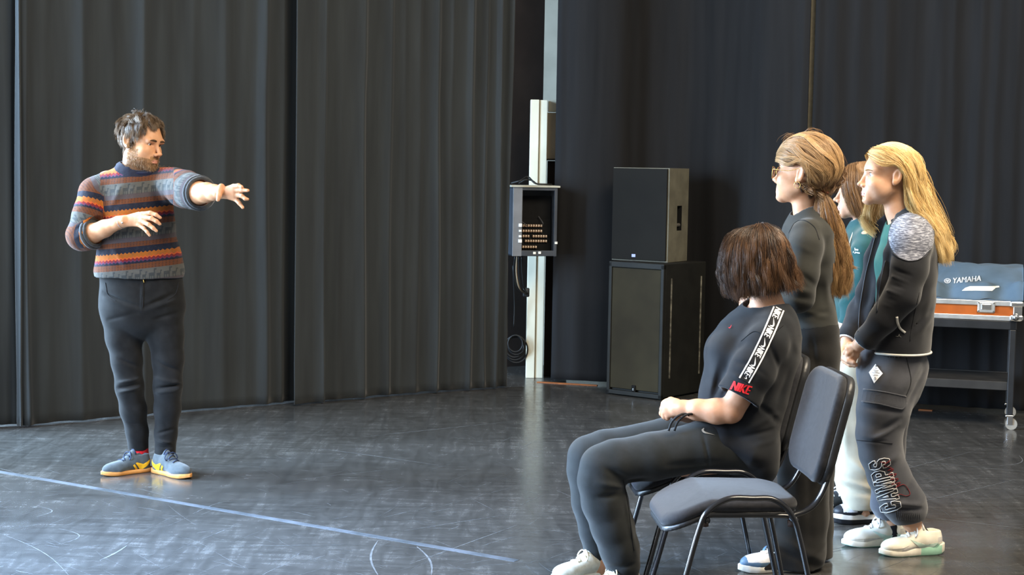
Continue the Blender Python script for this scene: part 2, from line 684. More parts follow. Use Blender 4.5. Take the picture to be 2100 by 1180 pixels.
def floor_line(a, b, w, z=0.0006, bend=0.0, n=6):
    A = GND(*a); Bp = GND(*b)
    t = np.linspace(0, 1, n)[:, None]
    P = A * (1 - t) + Bp * t
    d = Bp - A; L = np.linalg.norm(d) + 1e-9; d = d / L; s = np.array([-d[1], d[0], 0])
    P = P + s * bend * L * np.sin(math.pi * t)
    ww = w * (0.35 + 0.65 * np.sin(math.pi * np.clip(t, 0.04, 0.96)))
    V = np.concatenate([P + s * ww / 2, P - s * ww / 2]); V[:, 2] = z
    sc.add(V.tolist(), [(i, i + 1, n + i + 1, n + i) for i in range(n - 1)])


for a, b, w, bd in [((840, 1158), (1060, 1078), 0.006, 0), ((700, 1118), (480, 1121), 0.005, 0), ((1060, 1053), (800, 1094), 0.005, 0.0),
                    ((775, 1110), (775, 1180), 0.012, -0.05), ((855, 1122), (885, 1180), 0.012, 0.05), ((260, 1120), (205, 1150), 0.012, 0.03),
                    ((600, 985), (815, 962), 0.004, 0), ((650, 920), (900, 955), 0.008, 0.01), ((760, 895), (1040, 866), 0.010, 0), ((790, 1120), (1010, 1140), 0.004, 0.02),
                    ((1770, 985), (2000, 925), 0.006, 0), ((1880, 1032), (2080, 985), 0.006, 0), ((1900, 1062), (2100, 1085), 0.012, 0), ((1860, 945), (2100, 968), 0.008, 0),
                    ((2090, 935), (2020, 958), 0.008, 0.2), ((1930, 1000), (2010, 980), 0.003, 0), ((900, 1040), (1050, 1000), 0.003, 0), ((80, 1040), (75, 1060), 0.006, 0.3), ((0, 1095), (140, 1180), 0.004, 0.05),
                    ((120, 1085), (110, 1120), 0.005, 0.3), ((870, 1160), (1080, 1180), 0.003, 0.0), ((540, 1000), (660, 985), 0.003, 0.05)]:
    floor_line(a, b, w * 0.7, 0.0006, bd, 10)
for _ in range(820):
    x, y = rs.uniform(-40, 2140), 860 + 330 * rs.uniform(0, 1) ** 0.8
    L = rs.uniform(8, 75) * (y - 700) / 400; a = rs.choice([-0.16, 0.12, -0.3, 0.05, 0.4]) + rs.normal() * 0.12
    floor_line((x, y), (x + L * math.cos(a), min(1195, max(850, y + L * math.sin(a)))), rs.choice([0.0008, 0.0012, 0.002, 0.003], p=[.4, .3, .2, .1]), 0.0005, rs.normal() * 0.03, 5)
scm = mat('pale_scuff', '67696a', 0.7, 0.2, c2='4b4d4f', nscale=25)
so = sc.build('scuff_marks', scm, smooth=False); props(so, 'pale shoe scuffs and scratches on the black dance floor', 'scratches', kind='stuff')
# the taped joint between strips of vinyl
for nm, a, b, w in (('floor_tape', (-60, 958), (1060, 1151), 0.036),):
    A = GND(*a); Bp = GND(*b); d = (Bp - A); L = np.linalg.norm(d); d /= L
    tp = MB().box(((A + Bp) / 2 + np.array([0, 0, 0.0004])).tolist(), (L, w, 0.0012), rot=Matrix.Rotation(math.atan2(d[1], d[0]), 3, 'Z'))
    o = tp.build(nm, mat('worn_tape', '5b6068', 0.45, 0.4, c2='3e4347', nscale=6), smooth=False)
    props(o, 'long strip of worn grey tape crossing the floor in front of the man', 'tape')


# ------------------------------------------------------------------ curtains
def curtain(name, base, ztop, folds, label, group, amp=1.0, seed=0, z0=0.012, m=None, step=0.006, th=0.004):
    """base: ground points (world XY) the cloth hangs over; folds: list of (arc position 0..1, depth, width m)"""
    P = catmull(np.array([(p[0], p[1], 0.0) for p in base]), 24)
    s = np.concatenate([[0], np.cumsum(np.linalg.norm(np.diff(P, axis=0), axis=1))]); L = s[-1]
    n = int(L / step); u = np.linspace(0, L, n)
    B = np.stack([np.interp(u, s, P[:, i]) for i in range(3)], 1)
    T = np.gradient(B, axis=0); T /= np.linalg.norm(T, axis=1)[:, None]
    N = np.stack([T[:, 1], -T[:, 0], np.zeros(n)], 1)
    N[N[:, 1] > 0] *= -1
    zs = np.concatenate([np.linspace(z0, 0.25, 5), np.linspace(0.4, ztop, 14)])
    r = np.random.RandomState(seed); ph = r.uniform(0, 6, 60)
    V = []
    for k, z in enumerate(zs):
        o = np.zeros(n); sh = np.zeros(n)
        for i, (c, d, w) in enumerate(folds):
            x = u - c * L - 0.012 * math.sin(z * 1.7 + ph[i % 60]) * (z < 2.0)
            o += d * np.exp(-np.abs(x / w) ** 1.7) * (0.8 + 0.2 * math.sin(z * 0.9 + ph[(i * 3) % 60]))
        o += 0.007 * amp * np.sin(u * 17 + 0.5 * math.sin(z)) + 0.002 * amp * np.sin(u * 43 + z * 0.4 + 1)
        if z < 0.25:
            o += 0.006 * np.sin(u * 13 + 2) * (1 - z / 0.25)
        Q = B + N * o[:, None]; Q[:, 2] = z
        V.append(Q)
    V = np.array(V); K = len(zs)
    F = [(k * n + i, k * n + i + 1, (k + 1) * n + i + 1, (k + 1) * n + i) for k in range(K - 1) for i in range(n - 1)]
    o = mesh_obj(name, V.reshape(-1, 3), np.array(F), m)
    md = o.modifiers.new('thickness', 'SOLIDIFY'); md.thickness = th; md.offset = 0
    return props(o, label, 'curtain', group)


def curtain_mat(name, c, c2, sh):
    t = NT(name); b = t.b
    v = t.obj()
    f = t.noise(t.vmap(v, (6, 6, 0.5)), 2.0, 3)
    t.link(t.ramp(f, [(0.3, lin(c2)), (0.7, lin(c))]), b.inputs['Base Color'])
    b.inputs['Roughness'].default_value = 0.9
    b.inputs['Specular IOR Level'].default_value = 0.12
    b.inputs['Sheen Weight'].default_value = sh
    b.inputs['Sheen Roughness'].default_value = 0.45
    t.bump(t.noise(v, 700, 2), 0.25, 0.001)
    return t.m


cm = curtain_mat('black_stage_cloth', '363a3c', '2d3032', 0.15)
cm2 = curtain_mat('black_backdrop_cloth', '212122', '1b1b1c', 0.02)


def folds_px(base_px, xs, d, w):
    """fold positions given where they cross the hem in the picture -> fraction along the hem"""
    P = catmull(np.array([GND(*p) for p in base_px]), 24)
    s = np.concatenate([[0], np.cumsum(np.linalg.norm(np.diff(P, axis=0), axis=1))])
    px = PX(P)[:, 0]
    return [(np.interp(x, px, s) / s[-1], d * 0.8 * k, w * 1.15 * q) for x, k, q in xs]


def hang(name, base_px, xs, label, d=0.06, w=0.05, **kw):
    base = [GND(*p)[:2] for p in base_px]
    return curtain(name, base, 3.6, folds_px(base_px, xs, d, w), label, 'black stage curtains', m=kw.pop('m', cm), **kw)


hang('stage_curtain', [(-120, 888), (0, 874), (38, 871)], [(-90, 1.3, 1), (-40, 1, 1), (4, 0.7, 0.8), (26, 0.8, 0.7)],
     'short black curtain panel at the left edge behind the man', d=0.07, w=0.06, seed=1)
hang('stage_curtain', [(40, 879), (60, 875), (200, 862), (430, 841), (560, 830), (646, 823)],
     [(52, 1.1, 0.5), (95, 0.5, 1), (165, 0.9, 0.7), (232, 0.3, 1), (290, 0.9, 0.7), (345, 0.3, 1), (392, 0.5, 0.8), (455, 0.8, 1.1), (497, 0.4, 0.6), (536, 1.2, 0.55), (575, 0.9, 0.4), (630, 1.3, 0.35)],
     'wide black pleated curtain directly behind the man in the striped sweater', d=0.05, w=0.06, seed=2)
hang('stage_curtain', [(602, 834), (640, 829), (700, 822), (860, 808), (980, 800), (1034, 795)],
     [(655, 1.5, 0.45), (690, 0.5, 0.7), (735, 1.0, 0.55), (790, 1.1, 0.45), (818, 0.4, 0.5), (850, 0.6, 0.5), (885, 1.2, 0.5), (915, 0.5, 0.5), (955, 1.2, 0.45), (985, 0.8, 0.4), (1008, 1.1, 0.35), (1029, 1.3, 0.3)],
     'black pleated curtain ending beside the open patch cabinet', d=0.06, w=0.05, seed=3)
bk = [(1131, 783), (1240, 789), (1340, 785), (1420, 790), (1500, 803), (1560, 814), (1640, 821)]
hang('backdrop_curtain', bk, [(1140, 0.6, 0.6), (1170, 0.6, 1.4), (1230, 0.5, 1.6), (1300, 0.4, 2), (1370, 0.4, 1.4), (1440, 0.5, 2), (1500, 0.5, 1), (1560, 0.5, 1.2), (1600, 0.5, 1), (1628, 0.6, 0.5)],
     'flat black backdrop curtain hanging behind the loudspeakers', d=0.035, w=0.06, seed=4, m=cm2, z0=0.02)
bk2 = [(1649, 822), (1760, 828), (1880, 834), (2000, 842), (2110, 849), (2250, 858)]
hang('backdrop_curtain', bk2, [(1656, 0.6, 0.5), (1690, 0.6, 1), (1740, 0.7, 1), (1790, 0.6, 0.8), (1850, 0.6, 1), (1905, 0.7, 0.8), (1930, 0.5, 0.5), (1985, 1.0, 0.8), (2020, 0.9, 0.6), (2060, 0.7, 0.8), (2090, 0.9, 0.6), (2150, 0.8, 1)],
     'black backdrop curtain hanging behind the girls and the flight case table', d=0.05, w=0.06, seed=5, m=cm2, z0=0.02)

# ------------------------------------------------------------------ walls behind the curtains
brown = mat('dark_brown_wall', '2e2622', 0.75, 0.25, c2='241d1a', nscale=3, bump=0.1)
plaster = mat('grey_beige_plaster', '8f8a7c', 0.8, 0.2, c2='827d70', nscale=4)
white = mat('white_painted_wood', 'd2cfbc', 0.5, 0.3, c2='c4c1ae', nscale=3)
beige = mat('beige_board', 'b4a893', 0.7, 0.2, c2='a99d88', nscale=4)


def slab(name, a, b, z0, z1, th, m, away=1):
    A = np.array([a[0], a[1]]); Bq = np.array([b[0], b[1]]); d = Bq - A; L = np.linalg.norm(d); d /= L
    nrm = np.array([-d[1], d[0]]) * away
    c = (A + Bq) / 2 + nrm * th / 2
    o = MB().box((c[0], c[1], (z0 + z1) / 2), (L, th, z1 - z0), rot=Matrix.Rotation(math.atan2(d[1], d[0]), 3, 'Z')).build(name, m, smooth=False)
    return props(o, kind='structure')


slab('wall_left', PW(-420, 300, 9.4)[:2], PW(1112, 300, 12.1)[:2], 0, 3.9, 0.12, brown)
slab('wall_back', PW(1112, 300, 12.1)[:2], PW(2500, 300, 10.75)[:2], 0, 3.9, 0.12, plaster)
# white post of the door frame, with its narrow board beside it
def post(name, x0, x1, Y, y0, y1, th, m):
    a = PW(x0, 600, Y); b = PW(x1, 600, Y); z1 = PW(x0, y0, Y)[2]; z0 = 0.0 if y1 is None else PW(x0, y1, Y)[2]
    o = MB().box((float(a[0] + b[0]) / 2, Y + th / 2, (z0 + z1) / 2), (float(b[0] - a[0]), th, z1 - z0), 0.004).build(name, m, smooth=False)
    return props(o, kind='structure')


post('trim_1', 1081, 1099, 11.35, 204, None, 0.16, white)
post('trim_2', 1100, 1116, 11.36, 205, None, 0.12, white)
post('trim_3', 1117.5, 1150, 11.44, 205, 229, 0.10, white)
post('trim_4', 1113.5, 1150, 11.46, 231, 326, 0.08, beige)
post('added_gap_strip', 1636, 1664, 10.64, -60, None, 0.05, mat('lit_wall_beige', 'b5ae98', 0.7))  # added strip standing in for the lit wall seen through the curtain gap
post('trim_8', 1118, 1165, 11.5, 330, None, 0.05, brown)
post('trim_5', 1113.5, 1150, 11.43, 326, 329, 0.11, mat('dark_strip', '2a2825', 0.6))
# bare orange floorboards that show past the edge of the vinyl
for a, b in (((1102, 784.5), (1225, 791.5)), ((1884, 841), (1912, 843))):
    A = GND(*a); Bq = GND(*b); d = Bq - A; L = np.linalg.norm(d)
    o = MB().box(((A + Bq) / 2 + np.array([0, 0.0, 0.002])).tolist(), (L, 0.03, 0.006), rot=Matrix.Rotation(math.atan2(d[1], d[0]), 3, 'Z')).build('trim_6', mat('orange_wood', 'a4602a', 0.45, 0.4, c2='7d4318', nscale=5, stretch=(1, 8, 1)), smooth=False)
    props(o, kind='structure')

# ================================================================== loudspeakers
def rotz(a):
    return Matrix.Rotation(a, 3, 'Z')


def frame_box(name, corner, wvec, dvec, w, d, z0, z1):
    """a box standing on its near right corner; returns centre, rotation"""
    c = np.array(corner[:2]) - np.array(wvec) * w / 2 + np.array(dvec) * d / 2
    a = math.atan2(wvec[1], wvec[0])
    return Vector((c[0], c[1], z0)), a


blackwood = mat('black_paint_cabinet', '1d1d1a', 0.6, 0.25, c2='171715', nscale=8, bump=0.12, bscale=160)
greycab = mat('worn_grey_black_cabinet', '6a6759', 0.6, 0.3, c2='5b584c', nscale=9, bump=0.15, bscale=200)
dark = mat('matt_black', '131313', 0.8, 0.15)


def grille(name, base, c2, holes):
    if name in MATS: return MATS[name]
    t = NT(name); b = t.b
    v = t.obj()
    vo = t.n('ShaderNodeTexVoronoi'); t.link(v, vo.inputs['Vector']); vo.inputs['Scale'].default_value = holes; vo.inputs['Randomness'].default_value = 0.0
    big = t.noise(v, 3.0, 3)
    col = t.ramp(big, [(0.3, lin(c2)), (0.7, lin(base))])
    t.link(t.mix(t.math('LESS_THAN', vo.outputs['Distance'], 0.28), col, lin('0c0c0b')), b.inputs['Base Color'])
    b.inputs['Roughness'].default_value = 0.75; b.inputs['Specular IOR Level'].default_value = 0.15
    MATS[name] = t.m
    return t.m


chrome = mat('chrome', 'c9cbcc', 0.22, 0.5, 1.0)
alu = mat('brushed_aluminium', 'd4d5d2', 0.35, 0.5, 0.75, c2='bfc0bd', nscale=12)

# big lower bass cabinet
th = math.radians(38)
root = empty('subwoofer', (0, 0, 0), 'tall black bass loudspeaker cabinet standing on the floor under the smaller one', 'loudspeaker')
wv = (math.cos(-th), math.sin(-th)); dv = (math.sin(th), math.cos(th))
ctr, a = frame_box('s', GND(1356, 822), wv, dv, 0.42, 0.50, 0, 0.86)
root.location = ctr; root.rotation_euler = (0, 0, a)
W, D, H = 0.42, 0.50, 0.862


def local(mb, name, mats, parent, smooth=False):
    return mb.build(name, mats, parent, smooth, world=False)


mb = MB().box((0, 0.01, H / 2 + 0.006), (W, D - 0.02, H - 0.012), 0.006)
mb.box((0, -D / 2 + 0.01, H - 0.018), (W, 0.03, 0.036), 0.004).box((0, -D / 2 + 0.01, 0.02), (W, 0.03, 0.028), 0.004)
for sx in (-1, 1):
    mb.box((sx * (W / 2 - 0.012), -D / 2 + 0.01, H / 2), (0.024, 0.03, H - 0.01), 0.004)
local(mb, 'cabinet_body', blackwood, root)
local(MB().box((0, -D / 2 + 0.008, H / 2 + 0.004), (W - 0.05, 0.012, H - 0.085), 0.003), 'front_grille', grille('brown_black_grille', '332e20', '241f15', 95), root)
g = local(MB().box((0, -D / 2 - 0.002, 0.055), (0.03, 0.01, 0.045), 0.004, mi=0).box((0, -D / 2 - 0.008, 0.05), (0.012, 0.006, 0.018), 0.003, mi=1), 'badge', [dark, chrome], root)
for y in (-0.165, 0.19):
    local(MB().box((W / 2 + 0.002, y, 0.45), (0.008, 0.012, 0.64), 0.003), 'side_rail', mat('rubbed_metal_strip', '8b8778', 0.5, 0.4, 0.3, c2='4d4a42', nscale=14, stretch=(1, 1, 2)), root)
for sx in (-1, 1):
    for y in (-0.2, 0.21):
        local(MB().box((sx * 0.17, y, 0.006), (0.04, 0.04, 0.012), 0.003), 'rubber_foot', dark, root)

# smaller cabinet on top
th2 = math.radians(31)
wv2 = (math.cos(-th2), math.sin(-th2)); dv2 = (math.sin(th2), math.cos(th2))
cy = PW(1369, 532, 10.56)
root2 = empty('loudspeaker', (0, 0, 0), 'smaller dark loudspeaker with side handle standing on the bass cabinet', 'loudspeaker')
W2, D2, H2 = 0.40, 0.36, 0.60
ctr2, a2 = frame_box('s', cy, wv2, dv2, W2, D2, 0, 0.6)
root2.location = (ctr2[0], ctr2[1], 0.8632); root2.rotation_euler = (0, 0, a2)
bm = bmesh.new()
ov = [(-W2 / 2, -D2 / 2), (W2 / 2, -D2 / 2), (W2 / 2, 0.11), (W2 / 2 - 0.07, D2 / 2), (-W2 / 2 + 0.07, D2 / 2), (-W2 / 2, 0.11)]
hz0, hz1, hy0, hy1 = 0.20, 0.36, -0.055, 0.015
mb = MB()
n = len(ov)
V = [(x, y, 0.0) for x, y in ov] + [(x, y, H2) for x, y in ov]
F = [tuple(range(n))[::-1], tuple(range(n, 2 * n))] + [(i, (i + 1) % n, n + (i + 1) % n, n + i) for i in range(n) if i != 1]
# the right side with its handle pocket
x = W2 / 2
q = len(V)
V += [(x, hy0, hz0), (x, hy1, hz0), (x, hy1, hz1), (x, hy0, hz1), (x - 0.06, hy0, hz0), (x - 0.06, hy1, hz0), (x - 0.06, hy1, hz1), (x - 0.06, hy0, hz1)]
F += [(1, 2, q + 1, q), (2, n + 2, q + 2, q + 1), (n + 2, n + 1, q + 3, q + 2), (n + 1, 1, q, q + 3)]
F += [(q, q + 1, q + 5, q + 4), (q + 1, q + 2, q + 6, q + 5), (q + 2, q + 3, q + 7, q + 6), (q + 3, q, q + 4, q + 7), (q + 4, q + 5, q + 6, q + 7)]
mb.add(V, F, 0)
mb.M = [0] * len(F)
for i in range(len(F) - 5, len(F)):
    mb.M[i] = 1
local(mb, 'cabinet_body', [greycab, dark], root2)
local(MB().box((-0.004, -D2 / 2 - 0.006, H2 / 2 + 0.002), (W2 - 0.012, 0.014, H2 - 0.012), 0.003), 'front_grille', grille('dark_grille', '191815', '131210', 110), root2)
local(MB().box((-0.035, -D2 / 2 - 0.015, 0.035), (0.028, 0.006, 0.02), 0.002), 'badge', mat('blue_badge', '8b93c0', 0.3, 0.5), root2)
local(MB().tube([(x - 0.02, hy0 - 0.002, hz0 + 0.035), (x - 0.02, hy1 + 0.002, hz0 + 0.035)], 0.012, 10), 'handle_bar', mat('grey_bar', '5a5650', 0.5), root2)

# ================================================================== patch cabinet on the post
Yc = 11.05
ca = math.radians(11)
cen = PW(1090, 455, Yc)
root = empty('patch_cabinet', (cen[0], cen[1] + 0.0, PW(1092, 524, Yc)[2]), 'open grey wall cabinet full of cable sockets mounted on the white post', 'cabinet', rz=ca)
gm = mat('grey_steel', '77787a', 0.5, 0.4, c2='68696b', nscale=6)
gm2 = mat('dark_blue_grey_steel', '3a3e44', 0.5, 0.4, c2='30343a', nscale=6)
Wc, Hc, Dc = 0.30, 0.455, 0.2
mb = MB().box((0, Dc / 2 - 0.004, Hc / 2), (Wc, 0.008, Hc))
mb.box((-Wc / 2 + 0.004, 0, Hc / 2), (0.008, Dc, Hc)).box((Wc / 2 - 0.004, 0, Hc / 2), (0.008, Dc, Hc)).box((0, 0, 0.004), (Wc, Dc, 0.008)).box((0, 0, Hc - 0.004), (Wc, Dc, 0.008))
local(mb, 'cabinet_body', [gm2], root)
mb = MB().box((-Wc / 2 + 0.033, -Dc / 2 - 0.006, Hc / 2), (0.062, 0.014, Hc), 0.002, mi=0).box((Wc / 2 - 0.01, -Dc / 2 - 0.006, Hc / 2), (0.02, 0.014, Hc), 0.002, mi=1)
mb.box((0.02, -Dc / 2 - 0.006, 0.02), (Wc - 0.05, 0.013, 0.036), 0.002, mi=1).box((0.02, -Dc / 2 - 0.006, Hc - 0.01), (Wc - 0.05, 0.013, 0.02), 0.002, mi=1)
local(mb, 'front_frame', [gm, gm2], root)
local(MB().box((0, 0, Hc + 0.006), (Wc + 0.03, Dc + 0.05, 0.012), 0.002), 'lid', mat('pale_lid', 'c7c5b4', 0.5, c2='8a887c', nscale=5), root)
local(MB().box((0.02, 0.02, 0.13), (Wc - 0.07, 0.01, 0.22)).box((0.02, 0.03, 0.31), (Wc - 0.07, 0.01, 0.17)), 'patch_panel', dark, root)
brass = mat('tan_socket', 'b79a80', 0.45, 0.4, c2='9c7f66', nscale=40)
lamp = mat('pale_contact', 'efe3cf', 0.4)
sock_me = None
for row, (z, cnt, x0) in enumerate([(0.198, 10, 0), (0.163, 10, 0), (0.128, 12, 0), (0.096, 12, 0), (0.056, 8, 0)]):
    for k in range(cnt):
        if (row, k) in ((3, 2), (2, 5)): continue
        if sock_me is None:
            s0 = MB().box((0, 0, 0), (0.0125, 0.022, 0.016), 0.002, mi=0).box((0, -0.012, 0.003), (0.007, 0.006, 0.006), 0.001, mi=1)
            o = local(s0, 'socket', [brass, lamp], root); sock_me = o.data
        else:
            o = bpy.data.objects.new('socket', sock_me); COL.objects.link(o); o.parent = root
        o.location = (-0.088 + 0.0172 * k, 0.005, z)
for z, w in ((0.205, 0.022), (0.168, 0.018), (0.132, 0.018), (0.101, 0.024)):
    local(MB().box((-0.098, -Dc / 2 - 0.015, z), (w, 0.006, 0.014 if w < 0.02 else 0.022), 0.001), 'paper_label', mat('paper_white', 'f3f2ea', 0.8), root)
for x, z in ((0.145, 0.09), (0.0, 0.022), (0.035, 0.024)):
    local(MB().box((x, -Dc / 2 - 0.015, z), (0.018, 0.006, 0.016), 0.001), 'paper_label', mat('paper_white', 'f3f2ea', 0.8), root)
for a3 in ([(-0.1, 0.02, 0.25), (-0.05, -0.03, 0.21), (-0.03, -0.02, 0.19)], [(0.05, 0.01, 0.26), (0.07, -0.03, 0.22), (0.075, -0.01, 0.2)]):
    local(MB().tube(catmull(a3, 6), 0.003, 6), 'patch_lead', mat('grey_lead', '4a4a4c', 0.5), root)
cab_top = root.location.z + Hc + 0.012

rub = mat('black_rubber_cable', '171717', 0.5, 0.4)
tan = mat('tan_cable', '8d7a63', 0.6)
P = lambda x, y, Y: PW(x, y, Y)
ct = MB()
top = np.array([cen[0], cen[1] + 0.01, cab_top])
ct.tube(catmull([top + (-0.14, -0.02, 0.012), top + (-0.08, -0.05, 0.03), top + (-0.03, 0.0, 0.055), top + (0.02, -0.04, 0.014), top + (0.09, -0.03, 0.008), top + (0.13, 0.0, 0.007)], 8), 0.006, 8)
ct.tube(catmull([top + (-0.09, 0.02, 0.01), top + (-0.045, 0.0, 0.035), top + (0.0, 0.03, 0.03), top + (0.03, 0.03, 0.008)], 8), 0.005, 8)
props(ct.build('cable', rub), 'black cables lying in loops on top of the patch cabinet', 'cable')
hb = MB()
for i, (x, m) in enumerate([(1056, 0), (1060, 1), (1064, 0), (1070, 0)]):
    hb.tube(catmull([P(x, 526, 11.0), P(x - 2 + i, 560, 11.05), P(x + 5, 590, 11.1), P(1078 + i, 603, 11.2)], 6), 0.006, 6, mi=m)
hb.box(P(1079, 600, 11.22).tolist(), (0.045, 0.05, 0.06), 0.008)
props(hb.build('cable_bundle', [rub, tan]), 'bundle of black and tan cables hanging below the patch cabinet', 'cable')
coil = MB()
cc = P(1057, 705, 11.3)
for k in range(5):
    r = 0.05 + 0.007 * k
    an = np.linspace(0, 2 * math.pi, 25)[:-1]
    coil.tube(np.stack([cc[0] + r * np.cos(an) + 0.008 * math.sin(k * 2), cc[1] + 0.012 * k + 0 * an, cc[2] - 0.012 * k + r * 1.15 * np.sin(an)], 1), 0.006, 6, closed=True)
coil.tube(catmull([P(1052, 545, 11.2), P(1055, 620, 11.28), P(1054, 672, 11.3)], 6), 0.005, 6)
props(coil.build('cable_coil', rub), 'coiled black cable hanging low on the brown wall by the white post', 'cable')

# ================================================================== table on wheels with flight case and covered keyboard
Y0 = 9.44
C0 = PW(2084, 700, Y0)[:2]
ta = math.radians(16)
lv = np.array([-math.cos(ta), math.sin(ta)]); dvv = np.array([math.sin(ta), math.cos(ta)])
steel = mat('black_steel', '222325', 0.45, 0.35, c2='1a1b1c', nscale=10)
LT, DT = 1.35, 0.54
root = empty('wheeled_table', (C0[0], C0[1], 0), 'black steel table on castors with a low shelf carrying the orange flight case', 'table', rz=math.atan2(-lv[1], -lv[0]))
# local x runs from the far left end (-LT) to the near right corner (0); y away from the camera
ZT = 0.628


def zpx(y, Y, x=2000):
    return PW(x, y, Y)[2]


mb = MB()
for y in (0.02, DT - 0.02):
    mb.box((-LT / 2, y, ZT - 0.025), (LT, 0.04, 0.05), 0.004)
for x in (-0.02, -LT + 0.02):
    mb.box((x, DT / 2, ZT - 0.025), (0.038, DT, 0.05), 0.004)
local(mb, 'top_frame', steel, root)
mb = MB().box((-LT / 2, DT / 2, 0.262), (LT - 0.05, DT - 0.05, 0.018), 0.002)
for y in (0.028, DT - 0.028):
    mb.box((-LT / 2, y, 0.25), (LT - 0.05, 0.02, 0.05), 0.003)
local(mb, 'shelf', mat('dark_grey_shelf', '2e2c29', 0.6, c2='252321', nscale=8), root)
for x in (-0.02, -LT + 0.02):
    for y in (0.02, DT - 0.02):
        local(MB().box((x, y, (ZT - 0.05 + 0.085) / 2), (0.036, 0.036, ZT - 0.05 - 0.085), 0.004), 'leg', steel, root)
        c = local(MB().box((x, y, 0.08), (0.045, 0.045, 0.01), 0.002).box((x + 0.004, y - 0.016, 0.055), (0.03, 0.004, 0.05), 0.001).box((x + 0.004, y + 0.016, 0.055), (0.03, 0.004, 0.05), 0.001), 'castor', chrome, root)
        w = MB().tube([(x + 0.012, y - 0.012, 0.033), (x + 0.012, y + 0.012, 0.033)], 0.033, 20)
        wh = local(w, 'wheel', mat('pale_wheel', '8f8a80', 0.4), c, False)
# flight case tray
ZC = ZT + 0.001
HC = 0.113
case = empty('flight_case', (C0[0], C0[1], ZC), 'orange flight case tray with aluminium edges on the wheeled table', 'case', rz=math.atan2(-lv[1], -lv[0]))
orange = mat('orange_laminate', 'a5531b', 0.5, 0.3, c2='964a16', nscale=10)
local(MB().box((-LT / 2, DT / 2, HC / 2), (LT - 0.012, DT - 0.012, HC - 0.006), 0.002), 'tray', orange, case)
for z in (0.014, HC - 0.014):
    mb = MB()
    for y in (0.002, DT - 0.002):
        mb.box((-LT / 2, y, z), (LT, 0.012, 0.028), 0.003)
    for x in (-0.002, -LT + 0.002):
        mb.box((x, DT / 2, z), (0.012, DT, 0.028), 0.003)
    for k in range(9):
        mb.tube([(-0.1 - 0.14 * k, -0.006, z), (-0.1 - 0.14 * k, -0.0035, z)], 0.004, 8)
    local(mb, 'aluminium_edge', alu, case)
mb = MB().box((0.001, 0.001, HC / 2), (0.05, 0.03, HC), 0.006)
for z in (0.019, HC - 0.016):
    mb.box((-0.004, -0.004, z), (0.075, 0.024, 0.034), 0.008)
bmq = bmesh.new(); bmesh.ops.create_uvsphere(bmq, u_segments=14, v_segments=10, radius=0.022)
for v in bmq.verts: v.co = v.co + Vector((-0.008, -0.008, 0.024))
local(mb, 'corner_fitting', chrome, case)
local(MB().bm(bmq), 'ball_corner', chrome, case, True)
mb = MB().box((-0.172, -0.003, HC - 0.038), (0.098, 0.008, 0.062), 0.006, mi=0).box((-0.172, -0.009, HC - 0.036), (0.055, 0.008, 0.034), 0.004, mi=1)
for dx in (-0.042, 0.042):
    for dz in (-0.024, 0.024):
        mb.tube([(-0.172 + dx, -0.009, HC - 0.038 + dz), (-0.172 + dx, -0.004, HC - 0.038 + dz)], 0.005, 8, mi=1)
local(mb, 'latch', [alu, chrome], case)
# covered keyboard in the tray
cov = empty('keyboard_cover', (C0[0], C0[1], ZC + HC), 'blue grey dust cover draped over a keyboard in the flight case', 'cover', rz=math.atan2(-lv[1], -lv[0]))
nu, nv = 150, 70
U = np.linspace(-LT + 0.02, 0.03, nu); Vv = np.linspace(-0.004, DT - 0.02, nv)
UU, VV = np.meshgrid(U, Vv, indexing='ij')
ss = lambda x: np.clip(x, 0, 1) ** 2 * (3 - 2 * np.clip(x, 0, 1))
hl = np.interp(UU + 0.29 * VV - 0.02, [-LT, -0.86, -0.62, -0.30, 0.0, 0.06], [0.03, 0.06, 0.11, 0.19, 0.185, 0.18])
front = ss(VV / 0.05) * 0.42 + 0.58 * np.clip((VV - 0.03) / 0.26, 0, 1)
back = ss((DT - 0.02 - VV) / 0.05)
edge = np.minimum(ss((UU + LT - 0.02) / 0.04), 1)
hgt = hl * front * back * edge
# folds of slack cloth along the front foot of the cover
sl = np.exp(-((VV - 0.035) / 0.04) ** 2)
hgt += sl * (0.024 * np.sin(UU * 24 + 14 * VV) + 0.016 * np.sin(UU * 41 + 1.7))
hgt += 0.006 * front * np.sin(UU * 11 + VV * 17) + 0.003 * np.sin(UU * 37 - VV * 23) * front
crease = np.abs((UU + 0.38) - (0.30 - VV) * -0.5)
hgt += 0.006 * np.exp(-(crease / 0.02) ** 2) * front
hgt = np.maximum(hgt, 0.004)
off = -0.05 * np.exp(-((VV) / 0.04) ** 2) * (0.4 + 0.6 * np.sin(UU * 24 + 1))
VVo = VV + off * 0.5 + 0.022
Vc = np.stack([UU, VVo, hgt], -1).reshape(-1, 3)
bott = Vc.copy(); bott[:, 2] = 0.0005
idx = np.arange(nu * nv).reshape(nu, nv)
Fq = np.stack([idx[:-1, :-1], idx[1:, :-1], idx[1:, 1:], idx[:-1, 1:]], -1).reshape(-1, 4)
Fb = Fq[:, ::-1] + nu * nv
rim = np.concatenate([idx[:, 0], idx[-1, 1:], idx[-2::-1, -1], idx[0, -2:0:-1]])
rn = np.roll(rim, -1)
Fs = np.stack([rim, rim + nu * nv, rn + nu * nv, rn], 1)[:, ::-1]
bluec = cloth('blue_grey_nylon', '56697a', '495b6a', rough=0.6, sheen=0.1, nscale=5, bump=0.15, bscale=90, bdist=0.002)
o = mesh_obj('cover_cloth', np.concatenate([Vc, bott]), np.concatenate([Fq, Fb, Fs]), bluec, cov, world=False)
bpy.context.view_layer.update()
Mc = cov.matrix_world if False else (Matrix.Translation(cov.location) @ Matrix.Rotation(cov.rotation_euler[2], 4, 'Z'))
